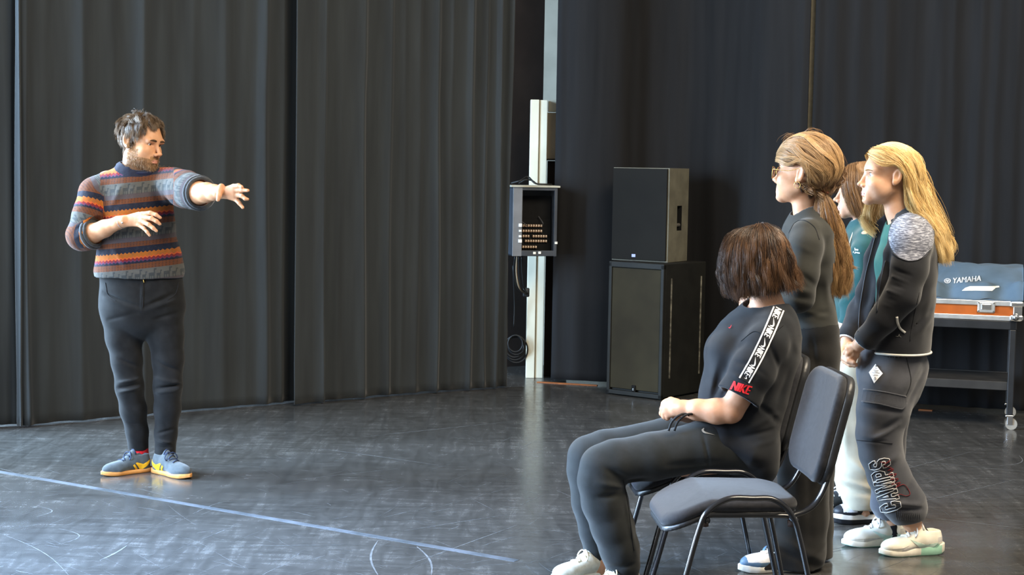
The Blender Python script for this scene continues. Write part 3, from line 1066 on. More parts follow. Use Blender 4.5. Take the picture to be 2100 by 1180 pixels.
cb = BVHTree.FromPolygons([Mc @ Vector(v) for v in Vc], [tuple(int(i) for i in f) for f in Fq])
silver = mat('silver_print', 'd9dde2', 0.5)
tv, tf = text_mesh('YAMAHA', bevel=0.028, shear=0.22)
sxx = 57.0 / (tv[:, 0].max() - tv[:, 0].min()); syy = 11.0 / (tv[:, 1].max() - tv[:, 1].min())
Pq, Fq2 = decal(cb, tv, tf, 1982, 575, -5, sxx, syy, 0.003)
mesh_obj('printed_letters', Pq, Fq2, silver, cov, smooth=False)
# round emblem: disc crossed by three bars
an = np.linspace(0, 2 * math.pi, 25)[:-1]
em = MB()
dv2_ = np.stack([np.cos(an), np.sin(an)], 1)
ring = np.concatenate([dv2_, dv2_ * 0.8]); Fr = [(i, (i + 1) % 24, 24 + (i + 1) % 24, 24 + i) for i in range(24)]
Pq, _ = decal(cb, ring, Fr, 1943, 577, -5, 7.0, 5.0, 0.003); em.add(Pq, Fr)
for k in range(3):
    aa = math.pi / 2 + k * 2 * math.pi / 3; u = np.array([math.cos(aa), math.sin(aa)]); w_ = np.array([-u[1], u[0]])
    for o_, r0, r1, hw in ((0.2, 0.18, 0.92, 0.07), (-0.2, 0.18, 0.92, 0.07), (0.0, -0.92, 0.2, 0.08)):
        Pq, _ = decal(cb, np.array([u * r0 + w_ * (o_ + hw), u * r0 + w_ * (o_ - hw), u * r1 + w_ * (o_ - hw), u * r1 + w_ * (o_ + hw)]), [], 1943, 577, -5, 7.0, 5.0, 0.0032); em.add(Pq, [(0, 1, 2, 3)])
em.build('printed_emblem', silver, cov, smooth=False)
# sheet of paper lying on the cover
pp = np.array([(1973, 597), (1980, 591), (1989, 588), (2020, 588), (2049, 587.5), (2049, 590.5), (2041, 591.5), (2034, 597.5), (2000, 597)])
cen_p = pp.mean(0)
pd_ = np.concatenate([pp[i] * (1 - t) + pp[(i + 1) % len(pp)] * t for i in range(len(pp)) for t in [np.linspace(0, 1, 6, endpoint=False)[:, None]]])
n = len(pd_)
Pp = drape_px(cb, np.concatenate([cen_p + (pd_ - cen_p) * f for f in (1, .8, .6, .4, .2)] + [cen_p[None]]), 0.004)
po = mesh_obj('paper_sheet', Pp, [(a_ * n + i, a_ * n + (i + 1) % n, (a_ + 1) * n + (i + 1) % n, (a_ + 1) * n + i) for a_ in range(4) for i in range(n)] + [(4 * n + i, 4 * n + (i + 1) % n, 5 * n) for i in range(n)], mat('paper_white', 'f3f2ea', 0.8), smooth=False)
props(po, 'white sheet of paper lying on the blue grey keyboard cover', 'paper')


# ================================================================== chairs
def make_chair(loc, rz, label):
    """front towards local +x, y to its left"""
    r = empty('stacking_chair', loc, label, 'chair', 'black stacking chairs', rz)
    met = mat('black_glossy_tube', '17171a', 0.22, 0.5, coat=0.3)
    fab = cloth('charcoal_seat_fabric', '323235', '2a2a2d', rough=0.95, sheen=0.2, nscale=60, bump=0.5, bscale=900, bdist=0.001)
    shell = mat('black_plastic_shell', '2a2a2b', 0.38, 0.45)
    for s in (-1, 1):
        y = s * 0.222
        pts = catmull([(0.310, y + s * 0.012, 0.0), (0.270, y + s * 0.008, 0.15), (0.215, y, 0.36), (0.186, y, 0.420), (0.125, y, 0.457), (0.05, y, 0.459), (-0.02, y, 0.455), (-0.075, y, 0.41), (-0.105, y, 0.33), (-0.155, y + s * 0.008, 0.12), (-0.182, y + s * 0.012, 0.0)], 6)
        lg = local(MB().tube(pts, 0.0115, 12, flat=(1.15, 0.8)), 'leg_loop', met, r, True)
        for x in (0.311, -0.182):
            local(MB().tube([(x, y + s * 0.012, -0.0), (x * 0.985, y + s * 0.011, 0.03)], 0.015, 10), 'foot_cap', dark, lg, True)
    for x, z in ((0.19, 0.388), (-0.09, 0.388)):
        local(MB().tube([(x, -0.222, z), (x, 0.222, z)], 0.011, 10), 'crossbar', met, r, True)
        for s in (-1, 1):
            local(MB().tube([(x, s * 0.175, z - 0.008), (x, s * 0.175, z - 0.028)], 0.014, 10), 'rubber_bumper', mat('brown_rubber', '4a3c36', 0.6), r, True)
    for s in (-1, 1):
        local(MB().tube(catmull([(0.18, s * 0.168, 0.398), (-0.05, s * 0.168, 0.394), (-0.09, s * 0.168, 0.394), (-0.160, s * 0.165, 0.425), (-0.202, s * 0.16, 0.505), (-0.220, s * 0.155, 0.61)], 7), 0.011, 12, flat=(1.35, 0.8)), 'back_tube', met, r, True)
    # seat pad: rounded slab with a front edge that rolls down
    S = SDF()
    S.eo((0, 0, 0), (0.01, 0.01, 0.01))
    S.ops = []

    def seat(P, grow=0.0, z0=0.0):
        x = P[:, 0] - 0.098; y = P[:, 1]
        drop = -0.62 * np.clip(P[:, 0] - 0.17, 0, None) ** 1.2 - 0.10 * np.clip(-0.05 - P[:, 0], 0, None) - 0.010
        wy = 0.197 - 0.02 * np.clip(-x, 0, 1) / 0.25
        qx = np.abs(x) - (0.222 - 0.09); qy = np.abs(y) - (wy - 0.09)
        d2 = np.minimum(np.maximum(qx, qy), 0) + np.sqrt(np.maximum(qx, 0) ** 2 + np.maximum(qy, 0) ** 2) - 0.09 - grow
        zz = P[:, 2] - drop - z0
        return d2, zz

    def pad(P):
        d2, zz = seat(P)
        crown = 0.010 * np.clip(1 - (np.abs(d2 + 0.2) / 0.2) ** 2, 0, 1)
        hz = np.abs(zz - 0.436 - 0.5 * crown) - 0.020 - 0.5 * crown
        a = np.maximum(d2 + 0.02, 0); b = np.maximum(hz + 0.02, 0)
        return np.minimum(np.maximum(d2 + 0.02, hz + 0.02), 0) + np.sqrt(a * a + b * b) - 0.02

    def pan(P):
        d2, zz = seat(P, -0.004)
        hz = np.abs(zz - 0.409) - 0.010
        a = np.maximum(d2 + 0.006, 0); b = np.maximum(hz + 0.006, 0)
        return np.minimum(np.maximum(d2 + 0.006, hz + 0.006), 0) + np.sqrt(a * a + b * b) - 0.006
    for nm, f, m, lo, hi in (('seat', pad, fab, (-0.2, -0.23, 0.34), (0.35, 0.23, 0.51)), ('seat_pan', pan, shell, (-0.2, -0.23, 0.32), (0.35, 0.23, 0.47))):
        ax = [np.arange(lo[i] - 0.02, hi[i] + 0.02, 0.006) for i in range(3)]
        Vq, Qq = surface_nets(f, ax)
        mesh_obj(nm, Vq, Qq, m, r, world=False)

    def back(P, face):
        # frame: c along height, tilted back, gently hollow across
        tilt = 0.235
        px = P[:, 0] + 0.224; z = P[:, 2] - 0.66
        c, s_ = math.cos(tilt), math.sin(tilt)
        xx = px * c + z * s_; zz = -px * s_ + z * c
        xx = xx - 0.35 * P[:, 1] ** 2 + 0.05 * zz ** 2
        wy = 0.205 - 0.05 * np.clip(zz, -0.2, 0.2) ** 2
        hgt_ = 0.18
        r_ = 0.085
        qy = np.abs(P[:, 1]) - (wy - r_); qz = np.abs(zz) - (hgt_ - r_)
        d2 = np.minimum(np.maximum(qy, qz), 0) + np.sqrt(np.maximum(qy, 0) ** 2 + np.maximum(qz, 0) ** 2) - r_
        if face:
            hx = np.abs(xx - 0.010) - 0.017; d2 = d2 + 0.004
        else:
            hx = np.abs(xx + 0.016) - 0.016
        e = 0.016
        a = np.maximum(d2 + e, 0); b = np.maximum(hx + e, 0)
        return np.minimum(np.maximum(d2 + e, hx + e), 0) + np.sqrt(a * a + b * b) - e
    ax = [np.arange(-0.38, -0.06, 0.006), np.arange(-0.26, 0.26, 0.006), np.arange(0.43, 0.89, 0.006)]
    for nm, face, m in (('backrest', True, fab), ('back_shell', False, shell)):
        Vq, Qq = surface_nets(lambda P: back(P, face), ax)
        mesh_obj(nm, Vq, Qq, m, r, world=False)
    return r


def copy_tree(o, parent=None):
    c = o.copy(); COL.objects.link(c)
    if parent is not None: c.parent = parent
    for ch in [x for x in bpy.data.objects if x.parent == o]:
        copy_tree(ch, c)
    return c


CH_A = math.radians(4)
chair = make_chair((0.795, 5.335, 0), math.pi + CH_A, 'empty black stacking chair nearest the camera, in front of the seated girl')
c2 = copy_tree(chair)
c2.location = (0.752, 5.885, 0)
c2.rotation_euler = (0, 0, math.pi + CH_A)
c2['label'] = 'black stacking chair the girl in the black t-shirt is sitting on'
CHAIR2 = c2

# ================================================================== people: shared pieces
class Fig:
    """a person standing at depth Y; p(px, py, d) = the point seen at (px, py), d pixels further away"""
    def __init__(s, Y, px, label):
        s.Y = Y; s.s = FPX / Y
        g = PW(px, 600, Y)
        s.root = empty('person', (g[0], Y, 0), label, 'person')

    def p(s, q):
        return PW(q[0], q[1], s.Y + (q[2] if len(q) > 2 else 0.0) / s.s)

    def r(s, v):
        return v / s.s

    def T(s, S, pts, k=6, grow=0.0, mode='u'):
        """round limb through (px, py, d, r)"""
        S.tube([(s.p(q[:3]), (q[3] + grow) / s.s) for q in pts], k / s.s, mode)

    def L(s, S, pts, yaw=0.0, k=8, grow=0.0, mode='u'):
        """elliptic trunk through (px, py, d, rx, ry); yaw turns the rx axis about the vertical"""
        a = math.radians(yaw)
        S.loft([(s.p(q[:3]), ((q[3] + grow) / s.s, (q[4] + grow) / s.s)) for q in pts], (math.cos(a), math.sin(a), 0), k / s.s, mode)

    def E(s, S, c, r, k=6, mode='u'):
        S.eo(s.p(c), np.array(r, float) / s.s, None, k / s.s, mode)

    def ridge(s, S, a, b, w, h, d=None):
        """a fold (h > 0) or crease (h < 0) of the cloth running from a to b"""
        A = s.p(a); Bq = s.p(b); ba = Bq - A; L = max(ba.dot(ba), 1e-9); w_ = w / s.s; h_ = 1.5 * h / s.s
        dep = np.array([0, 1.0, 0])

        def f(P):
            t = np.clip(((P - A) @ ba) / L, 0, 1)
            q = P - A - t[:, None] * ba
            q2 = q.copy(); q2[:, 1] *= 0.25
            env = 0.25 + 0.75 * np.sin(math.pi * np.clip(t, 0, 1))
            return h_ * env * np.exp(-(q2 ** 2).sum(1) / w_ ** 2)
        lo = np.minimum(A, Bq) - 4 * w_ - np.array([0, 0.12, 0]); hi = np.maximum(A, Bq) + 4 * w_ + np.array([0, 0.12, 0])
        S.disp(f, lo, hi)

    def up(s, a, b):
        v = s.p(b) - s.p(a)
        return v / np.linalg.norm(v)


def head_rot(yaw, pitch=0.0, roll=0.0):
    """local -y is where the face looks; yaw 0 = towards the camera, +90 = picture right"""
    M = Matrix.Rotation(math.radians(yaw), 3, 'Z') @ Matrix.Rotation(math.radians(roll), 3, 'Y') @ Matrix.Rotation(math.radians(pitch), 3, 'X')
    return np.array(M)


class Head:
    def __init__(s, o, R, sc, fem=True):
        s.o = np.asarray(o, float); s.R = R; s.sc = sc; s.fem = fem

    def w(s, q):
        return s.o + s.R @ (np.asarray(q, float) * s.sc)

    def loc(s, P):
        return ((P - s.o) @ s.R) / s.sc

    def build(s, S):
        f = s.fem; sc = s.sc; R = s.R; w = s.w

        def E(c, r, k=0.012, mode='u', rot=None):
            S.eo(w(c), np.array(r) * sc, R if rot is None else R @ np.array(rot), k * sc, mode)

        def C(a, b, ra, rb, k=0.010, mode='u'):
            S.rc(w(a), w(b), ra * sc, rb * sc, k * sc, mode)
        E((0, 0.014, 0.034), (0.076, 0.096, 0.084))
        E((0, -0.030, -0.036), (0.060, 0.060, 0.072), 0.02)
        E((0, -0.055, 0.022), (0.056, 0.033, 0.030), 0.02)
        jw = 0.047 if f else 0.053
        cz = -0.098 if f else -0.103
        for x in (-1, 1):
            C((x * jw, 0.004, -0.052), (x * 0.014, -0.072, cz + 0.008), 0.018, 0.014, 0.018)
            E((x * 0.036, -0.061, -0.030), (0.024, 0.022, 0.022), 0.018)
        E((0, -0.076, cz + 0.006), (0.020, 0.017, 0.015), 0.016)
        C((0, -0.03, -0.065), (0, -0.070, -0.086), 0.040, 0.022, 0.02)
        E((0, -0.073, -0.062), (0.034, 0.022, 0.028), 0.015)
        for x in (-1, 1):
            E((x * 0.038, -0.034, -0.048), (0.024, 0.034, 0.034), 0.022)
        # eye hollows
        for x in (-1, 1):
            E((x * 0.032, -0.0955, 0.0015), (0.0185, 0.0245, 0.0118), 0.007, 's')
        if not f:
            C((-0.045, -0.078, 0.017), (0.045, -0.078, 0.017), 0.010, 0.010, 0.012)
        # nose
        nl = 0.109 if f else 0.114
        C((0, -0.085, 0.004), (0, -nl + 0.005, -0.033), 0.0070, 0.0080, 0.010)
        E((0, -nl, -0.0345), (0.0088, 0.0088, 0.0080), 0.006)
        for x in (-1, 1):
            E((x * 0.0115, -nl + 0.013, -0.040), (0.0075, 0.010, 0.0075), 0.006)
        # lips
        C((-0.019, -0.083, -0.069), (0, -0.093, -0.0655), 0.0045, 0.0058, 0.005); C((0.019, -0.083, -0.069), (0, -0.093, -0.0655), 0.0045, 0.0058, 0.005)
        C((-0.016, -0.083, -0.0755), (0, -0.0905, -0.078), 0.0045, 0.0070, 0.005); C((0.016, -0.083, -0.0755), (0, -0.0905, -0.078), 0.0045, 0.0070, 0.005)
        C((-0.017, -0.0925, -0.0715), (0.017, -0.0925, -0.0715), 0.0014, 0.0014, 0.003, 's')
        E((0, -0.096, -0.0875), (0.02, 0.010, 0.006), 0.008, 's')
        # eyeballs and lids
        for x in (-1, 1):
            E((x * 0.0315, -0.0655, 0.002), (0.0115, 0.0115, 0.0115), 0.003)
            E((x * 0.0315, -0.0650, 0.0145), (0.0155, 0.0142, 0.0072), 0.003)
            E((x * 0.0315, -0.0640, -0.0102), (0.0148, 0.0132, 0.0058), 0.003)
        # ears
        er = np.array(Matrix.Rotation(math.radians(-14), 3, 'X'))
        for x in (-1, 1):
            rt = np.array(Matrix.Rotation(math.radians(x * -24), 3, 'Z')) @ er
            E((x * 0.079, 0.016, -0.004), (0.008, 0.0175, 0.031), 0.006, 'u', rt)
            E((x * 0.077, 0.006, -0.026), (0.007, 0.009, 0.012), 0.006)
            E((x * 0.0875, 0.0125, 0.001), (0.0070, 0.0100, 0.019), 0.004, 's', rt)

    def fine(s, hf=0.0022):
        m = 0.13 * s.sc
        return (s.o - np.array([m, m, 0.118 * s.sc]), s.o + np.array([m, m, 0.10 * s.sc]), hf)

    def features(s, root, bvh, iris='4a3a2a', brow='3a2c20', lash='2a201a', look=(0, -1, -0.05), browr=0.0030):
        sc = s.sc
        for x in (-1, 1):
            c = np.array([x * 0.0315, -0.0655, 0.002])
            bm = bmesh.new(); bmesh.ops.create_uvsphere(bm, u_segments=28, v_segments=20, radius=0.0129)
            bm.verts.index_update()
            V = np.array([v.co[:] for v in bm.verts]); F = [[v.index for v in f.verts] for f in bm.faces]; bm.free()
            lk = np.array(look, float); lk /= np.linalg.norm(lk)
            mi = []
            for f in F:
                q = V[f].mean(0); q /= np.linalg.norm(q); d = q.dot(lk)
                mi.append(2 if d > 0.965 else 1 if d > 0.87 else 0)
            Vw = np.array([s.w(c + v) for v in V])
            mesh_obj('eye', Vw, F, [mat('eye_white', 'e8e2dc', 0.2, 0.5), mat('iris_' + iris, iris, 0.2, 0.5), mat('pupil', '0a0a0a', 0.1, 0.5)], root, mi)
            # lashes
            an = np.radians(np.linspace(-68, 68, 9))
            ln = [s.w(c + np.array([0.0142 * math.sin(a), -0.0146 * math.cos(a), 0.0060 + 0.0016 * math.cos(a)])) for a in an]
            o = MB().tube(ln, np.array([0.0005, .0009, .0011, .0012, .0012, .0012, .0011, .0009, .0005]) * sc, 6).build('eyelashes', mat('lash_' + lash, lash, 0.8), root)
            an = np.linspace(0, 1, 8)
            bw = []
            for t in an:
                q = np.array((x * (0.012 + 0.038 * t), -0.2, 0.0175 + 0.005 * math.sin(t * 2.4) - 0.004 * t))
                h = bvh.ray_cast(Vector(s.w(q)), Vector(s.R @ np.array([0, 1.0, 0])))
                bw.append(np.array(h[0]) - s.R @ np.array([0, 0.0008, 0]) if h[0] is not None else s.w((q[0], -0.085, q[2])))
            MB().tube(bw, np.array([.7, 1, 1.1, 1.1, 1, .85, .6, .3]) * browr * sc, 6, flat=(0.6, 1.0)).build('eyebrow', mat('brow_' + brow, brow, 0.85), root)


SKIN = {}


def skin(name, c, c2, lips):
    a = mat('skin_' + name, c, 0.48, 0.35, c2=c2, nscale=18, bump=0.05, bscale=500, bdist=0.0008, sss=0.18)
    b = mat('lips_' + name, lips, 0.38, 0.4, c2=lips, sss=0.15)
    return [a, b]


def lip_index(H, V, Q):
    q = H.loc(V[Q].mean(1))
    up = ((q[:, 0] / 0.0205) ** 2 + ((q[:, 2] + 0.0715) / 0.0085) ** 2 < 1) & (q[:, 1] < -0.078) & (q[:, 1] > -0.105)
    return up.astype(int)


def hand_fingers(F, S, fingers, k=2.0):
    for f in fingers:
        F.T(S, f, k)


def finish(F, name, S, mats, h=0.004, fine=None, midx=None, attrs=None, bvh=False):
    V, Q = S.mesh(h, fine)
    mi = midx(V, Q) if midx else None
    at = {k: f(V) for k, f in attrs.items()} if attrs else None
    o = mesh_obj(name, V, Q, mats, F.root, mi, True, at)
    return (o, V, Q, bvh_of(V, Q)) if bvh else (o, V, Q)


def wrinkle(S, amp, freq, an=(1, 1, 1), o=0):
    S.disp(lambda P: 1.25 * amp * wob(P, freq, 8, o, an))


def trace(F, name, bvh, pts, r, m, parent, off=0.001, n=6, flat=None, k=8):
    q = catmull(np.array(pts, float), k)
    P = drape_px(bvh, q, off)
    return MB().tube(P, r, n, flat=flat).build(name, m, parent)


# ------------------------------------------------------------------ shoes
def shoe(F, heel, toe, L, style, parent=None, w=1.0):
    """heel, toe: floor points (world); a sneaker of length L pointing from heel to toe"""
    heel = np.asarray(heel, float); d = np.asarray(toe, float) - heel; d[2] = 0; d /= np.linalg.norm(d)
    side = np.array([-d[1], d[0], 0]); upv = np.array([0, 0, 1.0])
    k = L / 0.27

    def W(q):
        q = np.asarray(q, float).reshape(-1, 3) * k
        return heel + q[:, :1] * d + q[:, 1:2] * side * w + q[:, 2:3] * upv
    st = style
    zs = st.get('sole', 0.026)
    kid = lambda n: n
    root = empty('sneaker', heel - np.array(F.root.location), None, None)
    root.parent = F.root
    # upper
    S = SDF()
    P1 = lambda *q: W(q)[0]
    S.eo(P1(0.205, 0, zs + 0.012), np.array([0.062, 0.043 * w, 0.033]) * k, np.stack([d, side, upv], 1), 0.02 * k)
    S.ell(P1(0.19, 0, zs + 0.012), P1(0.10, 0, zs + 0.038), (0.041 * w * k, 0.030 * k), (0.035 * w * k, 0.042 * k), side, 0.02 * k)
    S.ell(P1(0.10, 0, zs + 0.035), P1(0.045, 0, zs + 0.035), (0.035 * w * k, 0.042 * k), (0.034 * w * k, 0.036 * k), side, 0.015 * k)
    S.ell(P1(0.048, 0, zs), P1(0.052, 0, zs + 0.062), (0.043 * k, 0.033 * w * k), (0.040 * k, 0.029 * w * k), d, 0.015 * k)
    S.rc(P1(0.115, 0, zs + 0.058), P1(0.098, 0, zs + 0.082), 0.024 * k, 0.018 * k, 0.012 * k)
    S.eo(P1(0.054, 0, zs + 0.086), np.array([0.039, 0.0235 * w, 0.040]) * k, np.stack([d, side, upv], 1), 0.006 * k, 's')
    S.cut(P1(0, 0, zs - 0.006), (0, 0, -1))
    V, Q = S.mesh(0.0026)
    q = (V - heel); lx = (q @ d) / k; ly = (q @ side) / k / w; lz = q[:, 2] / k
    cx, cy, cz = lx[Q].mean(1), ly[Q].mean(1), lz[Q].mean(1)
    mi = st['zones'](cx, cy, cz - zs) if 'zones' in st else np.zeros(len(Q), int)
    o = mesh_obj('shoe_upper', V, Q, st['mats'], root, mi)
    bv = bvh_of(V, Q)
    # sole
    xs = 0.5 - 0.5 * np.cos(np.linspace(0, math.pi, 44))
    half = np.interp(xs, [0, .02, .08, .25, .45, .72, .88, .96, 1], [0.004, .020, .032, .034, .033, .045, .036, .02, .004])
    ring = [(-0.004 + 0.280 * x, h) for x, h in zip(xs, half)] + [(-0.004 + 0.280 * x, -h) for x, h in zip(xs[::-1], half[::-1])]
    ring = np.array(ring); n = len(ring)
    lift = lambda x: 0.010 * np.clip((x - 0.20) / 0.075, 0, 1) ** 2 + st.get('heel_lift', 0) * np.clip((0.05 - x) / 0.05, 0, 1) ** 2
    top = lambda x: zs + np.interp(x, [0, 0.06, 0.14, 0.2, 0.28], st.get('prof', [0.004, 0.0, 0.0, 0.004, 0.006]))
    lay = []
    for f, z in ((0.93, 0), (1.0, 0.12), (1.02, 0.5), (1.0, 0.9), (0.95, 1.0)):
        zb = lift(ring[:, 0]); zt = top(ring[:, 0])
        lay.append(np.stack([0.136 + (ring[:, 0] - 0.136) * (0.985 + 0.015 * f), ring[:, 1] * f, zb + (zt - zb) * z + 0.0008], 1))
    V2 = W(np.concatenate(lay)); F2 = []
    for a in range(4):
        for i in range(n):
            j = (i + 1) % n
            F2.append((a * n + i, a * n + j, (a + 1) * n + j, (a + 1) * n + i))
    F2.append(tuple(range(n))[::-1]); F2.append(tuple(4 * n + i for i in range(n)))
    mi2 = [st['sole_idx'](a, ring[i, 0]) for a in range(4) for i in range(n)] + [len(st['sole_mats']) - 1, 0]
    mesh_obj('sole', V2, F2, st['sole_mats'], root, mi2)
    # laces
    lm = st['lace']
    for j in range(5):
        x = 0.168 - 0.017 * j
        pts = []
        for y in np.linspace(-0.022, 0.022, 7):
            o0 = W((x + (0.006 if j % 2 else -0.004) * y / 0.022, y, 0.25))[0]
            h = bv.ray_cast(Vector(o0), Vector((0, 0, -1)))
            if h[0] is not None: pts.append(np.array(h[0]) + np.array([0, 0, 0.002]))
        if len(pts) > 3:
            MB().tube(pts, 0.0030 * k, 6, flat=(1.3, 0.7)).build('lace', lm, root)
    bow = MB()
    for sgn in (-1, 1):
        bow.tube(catmull(W([(0.118, 0, zs + 0.083), (0.125, sgn * 0.018, zs + 0.088), (0.130, sgn * 0.036, zs + 0.070), (0.134, sgn * 0.030, zs + 0.056), (0.122, sgn * 0.012, zs + 0.076), (0.118, 0, zs + 0.083)]), 6), 0.0026 * k, 6)
    bow.build('lace_bow', lm, root)
    # side markings thrown onto the upper from either side
    for nm, poly, m, sides in st.get('marks', []):
        for sg in sides:
            pts = []
            cc = np.array(poly); ce = cc.mean(0)
            dense = []
            for i in range(len(cc)):
                for t in np.linspace(0, 1, 6, endpoint=False):
                    dense.append(cc[i] * (1 - t) + cc[(i + 1) % len(cc)] * t)
            dense = np.array(dense)
            allp = []
            for f in (1.0, 0.66, 0.33):
                allp.append(ce + (dense - ce) * f)
            allp = np.concatenate(allp + [ce[None]])
            n3 = len(dense); out = []
            for x, z in allp:
                o0 = W((x, sg * 0.12, z + zs))[0]
                h = bv.ray_cast(Vector(o0), Vector(side * -sg))
                out.append(np.array(h[0]) + side * sg * 0.0016 if h[0] is not None else None)
            gd = [q_ for q_ in out if q_ is not None]
            if len(gd) < 8: continue
            mdn = np.mean(gd, 0)
            out = [q_ if q_ is not None else gd[0] for q_ in out]
            FF = [(a * n3 + i, a * n3 + (i + 1) % n3, (a + 1) * n3 + (i + 1) % n3, (a + 1) * n3 + i) for a in range(2) for i in range(n3)]
            FF += [(2 * n3 + i, 2 * n3 + (i + 1) % n3, 3 * n3) for i in range(n3)]
            mesh_obj(nm, np.array(out), FF, m, root)
    return root

# ================================================================== the man in the striped sweater
def build_man():
    F = Fig(7.72, 290, 'bearded man in a striped knitted sweater and black jeans with both arms raised')
    root = F.root
    s = F.s
    H = Head(F.p((290, 291, 0)), head_rot(63, 10, 4), 1.06, fem=False)
    B = SDF()
    H.build(B)
    F.T(B, [(277, 352, 4, 28), (282, 322, 3, 26), (286, 306, 4, 25)], 10)
    F.L(B, [(286, 600, 0, 62, 44), (283, 520, 0, 62, 42), (280, 450, 0, 66, 44), (278, 400, 0, 66, 42), (278, 372, 0, 48, 32), (278, 352, 0, 28, 24)], 6)
    F.T(B, [(222, 378, 0, 28), (202, 390, -4, 24), (170, 484, -38, 20)], 8)
    F.T(B, [(170, 486, -38, 19), (186, 481, -48, 20.5), (215, 469, -66, 17), (243, 457, -86, 12.5), (254, 454, -92, 11.5)], 6)
    F.T(B, [(340, 372, 0, 28), (356, 376, -20, 24), (396, 394, -95, 21)], 8)
    F.T(B, [(396, 394, -95, 20), (408, 396, -118, 22), (424, 395, -145, 19), (440, 395, -166, 15), (448, 395, -176, 13)], 6)
    # right hand seen from the back, fingers drooping towards picture right
    B.ell(F.p((252, 455, -91)), F.p((286, 449, -99)), (F.r(11), F.r(6.5)), (F.r(14.5), F.r(6)), F.up((285, 462, -100), (290, 440, -98)), F.r(4))
    hand_fingers(F, B, [
        [(280, 444, -98, 5.2), (291, 440, -101, 5.4), (308, 437, -108, 4.3), (320, 441, -111, 4.0), (329, 447, -110, 3.1)],
        [(281, 449, -99, 5.2), (293, 447, -104, 5.4), (310, 448, -114, 4.3), (321, 454, -117, 4.0), (328, 460, -116, 3.1)],
        [(280, 455, -99, 5.0), (291, 454, -104, 5.2), (305, 461, -115, 4.2), (314, 468, -118, 3.9), (321, 474, -117, 3.0)],
        [(276, 460, -97, 4.6), (285, 461, -102, 4.6), (296, 469, -110, 3.7), (302, 476, -113, 3.4), (307, 483, -113, 2.7)],
        [(258, 452, -88, 5.5), (272, 446, -84, 5.2), (286, 448, -80, 4.4), (297, 455, -80, 3.4)]], 1.8)
    # left hand reaching out, seen from the thumb side
    B.ell(F.p((448, 395, -176)), F.p((480, 396, -190)), (F.r(11), F.r(8)), (F.r(14), F.r(6.5)), F.up((483, 410, -188), (478, 384, -190)), F.r(4))
    hand_fingers(F, B, [
        [(468, 387, -184, 5.4), (479, 383, -190, 5.2), (489, 381, -200, 4.4), (496, 383.5, -206, 3.2)],
        [(472, 391, -186, 5.2), (484, 391, -192, 5.2), (497, 390, -202, 4.3), (508.5, 391, -210, 3.2)],
        [(472, 398, -186, 5.0), (485, 400, -191, 5.0), (496, 402, -202, 4.2), (503, 408, -206, 3.6), (508, 409, -206, 3.0)],
        [(472, 405, -185, 4.8), (484, 409, -188, 4.8), (491, 417, -196, 4.0), (498, 426, -200, 3.0)],
        [(454, 384, -182, 7), (451, 392, -190, 6.5), (449, 402, -196, 5.2), (447, 410, -198, 3.8)]], 1.8)
    # legs (under the jeans) and feet
    for q in ([(252, 640, 0, 36), (266, 795, 4, 22), (284, 900, 25, 15), (290, 948, 34, 14)], [(335, 640, 0, 36), (344, 795, -4, 23), (339, 905, 8, 15), (337, 955, 12, 14)]):
        F.T(B, q, 10)
    sk = skin('man', 'c99873', 'bb8660', 'c48a74')
    sk.append(mat('stubble_skin', 'a87c58', 0.6, 0.3, c2='8e683f', nscale=60))
    sk.append(mat('scalp_brown', '5d4a3a', 0.8))

    def midx(V, Q):
        m = lip_index(H, V, Q)
        q = H.loc(V[Q].mean(1))
        beard = (q[:, 2] < -0.030 - 0.35 * np.clip(-q[:, 1] - 0.05, 0, 1) ) & (q[:, 2] > -0.135) & (q[:, 1] < 0.012) & (m == 0)
        side = (np.abs(q[:, 0]) > 0.045) & (q[:, 2] < 0.0) & (q[:, 1] < 0.008) & (q[:, 1] > -0.025) & (q[:, 2] > -0.08)
        must = (np.abs(q[:, 0]) < 0.028) & (q[:, 2] < -0.050) & (q[:, 2] > -0.064) & (q[:, 1] < -0.075)
        m[((beard & (q[:, 2] < -0.062)) | (beard & (q[:, 1] > -0.045)) | side | must) & (m == 0) & (np.linalg.norm(q, axis=1) < 0.16)] = 2
        m[scalp(q)] = 3
        return m

    def scalp(q):
        y = q[:, 1]
        zf = np.interp(y, [-0.1, -0.062, -0.03, -0.012, 0.004, 0.03, 0.06, 0.12], [0.075, 0.070, 0.050, 0.005, -0.002, -0.015, -0.050, -0.062])
        zf = np.where((np.abs(q[:, 0]) < 0.045) & (y < -0.02), np.maximum(zf, 0.077), zf)
        ear = (np.abs(q[:, 0]) > 0.068) & (np.abs(q[:, 2] + 0.002) < 0.036) & (y > -0.004) & (y < 0.036)
        return (q[:, 2] > zf) & ~ear & (np.linalg.norm(q - np.array([0, 0.01, 0.03]), axis=1) < 0.135)
    o, V, Q, bv = finish(F, 'body', B, sk, 0.0045, [H.fine(0.0024), (F.p((240, 430, -130)), F.p((340, 490, -60)), 0.0026), (F.p((435, 372, -225)), F.p((515, 430, -160)), 0.0026)], midx, bvh=True)
    H.features(root, bv, '5a4632', '4a3826', '2a201a', (0.15, -1, -0.28), 0.0042)
    # hair: tousled short locks; beard: short hairs
    N = vnormals(V, Q); q = H.loc(V); rs = np.random.RandomState(4)
    Nl = N @ H.R
    cand = np.where(scalp(q))[0]; cand = cand[q[cand][:, 2] > -0.07]
    pick = rs.choice(cand, 9500)
    p0 = q[pick]; nl = Nl[pick]; n = len(pick)
    # locks flow away from the crown over the skull, forwards in front, tousled
    crown = np.array([0.01, 0.045, 0.118])
    fl = p0 - crown; fl -= nl * (fl * nl).sum(1)[:, None]; fl /= np.linalg.norm(fl, axis=1)[:, None] + 1e-6
    ncl = 210
    cc = p0[rs.choice(n, ncl)]
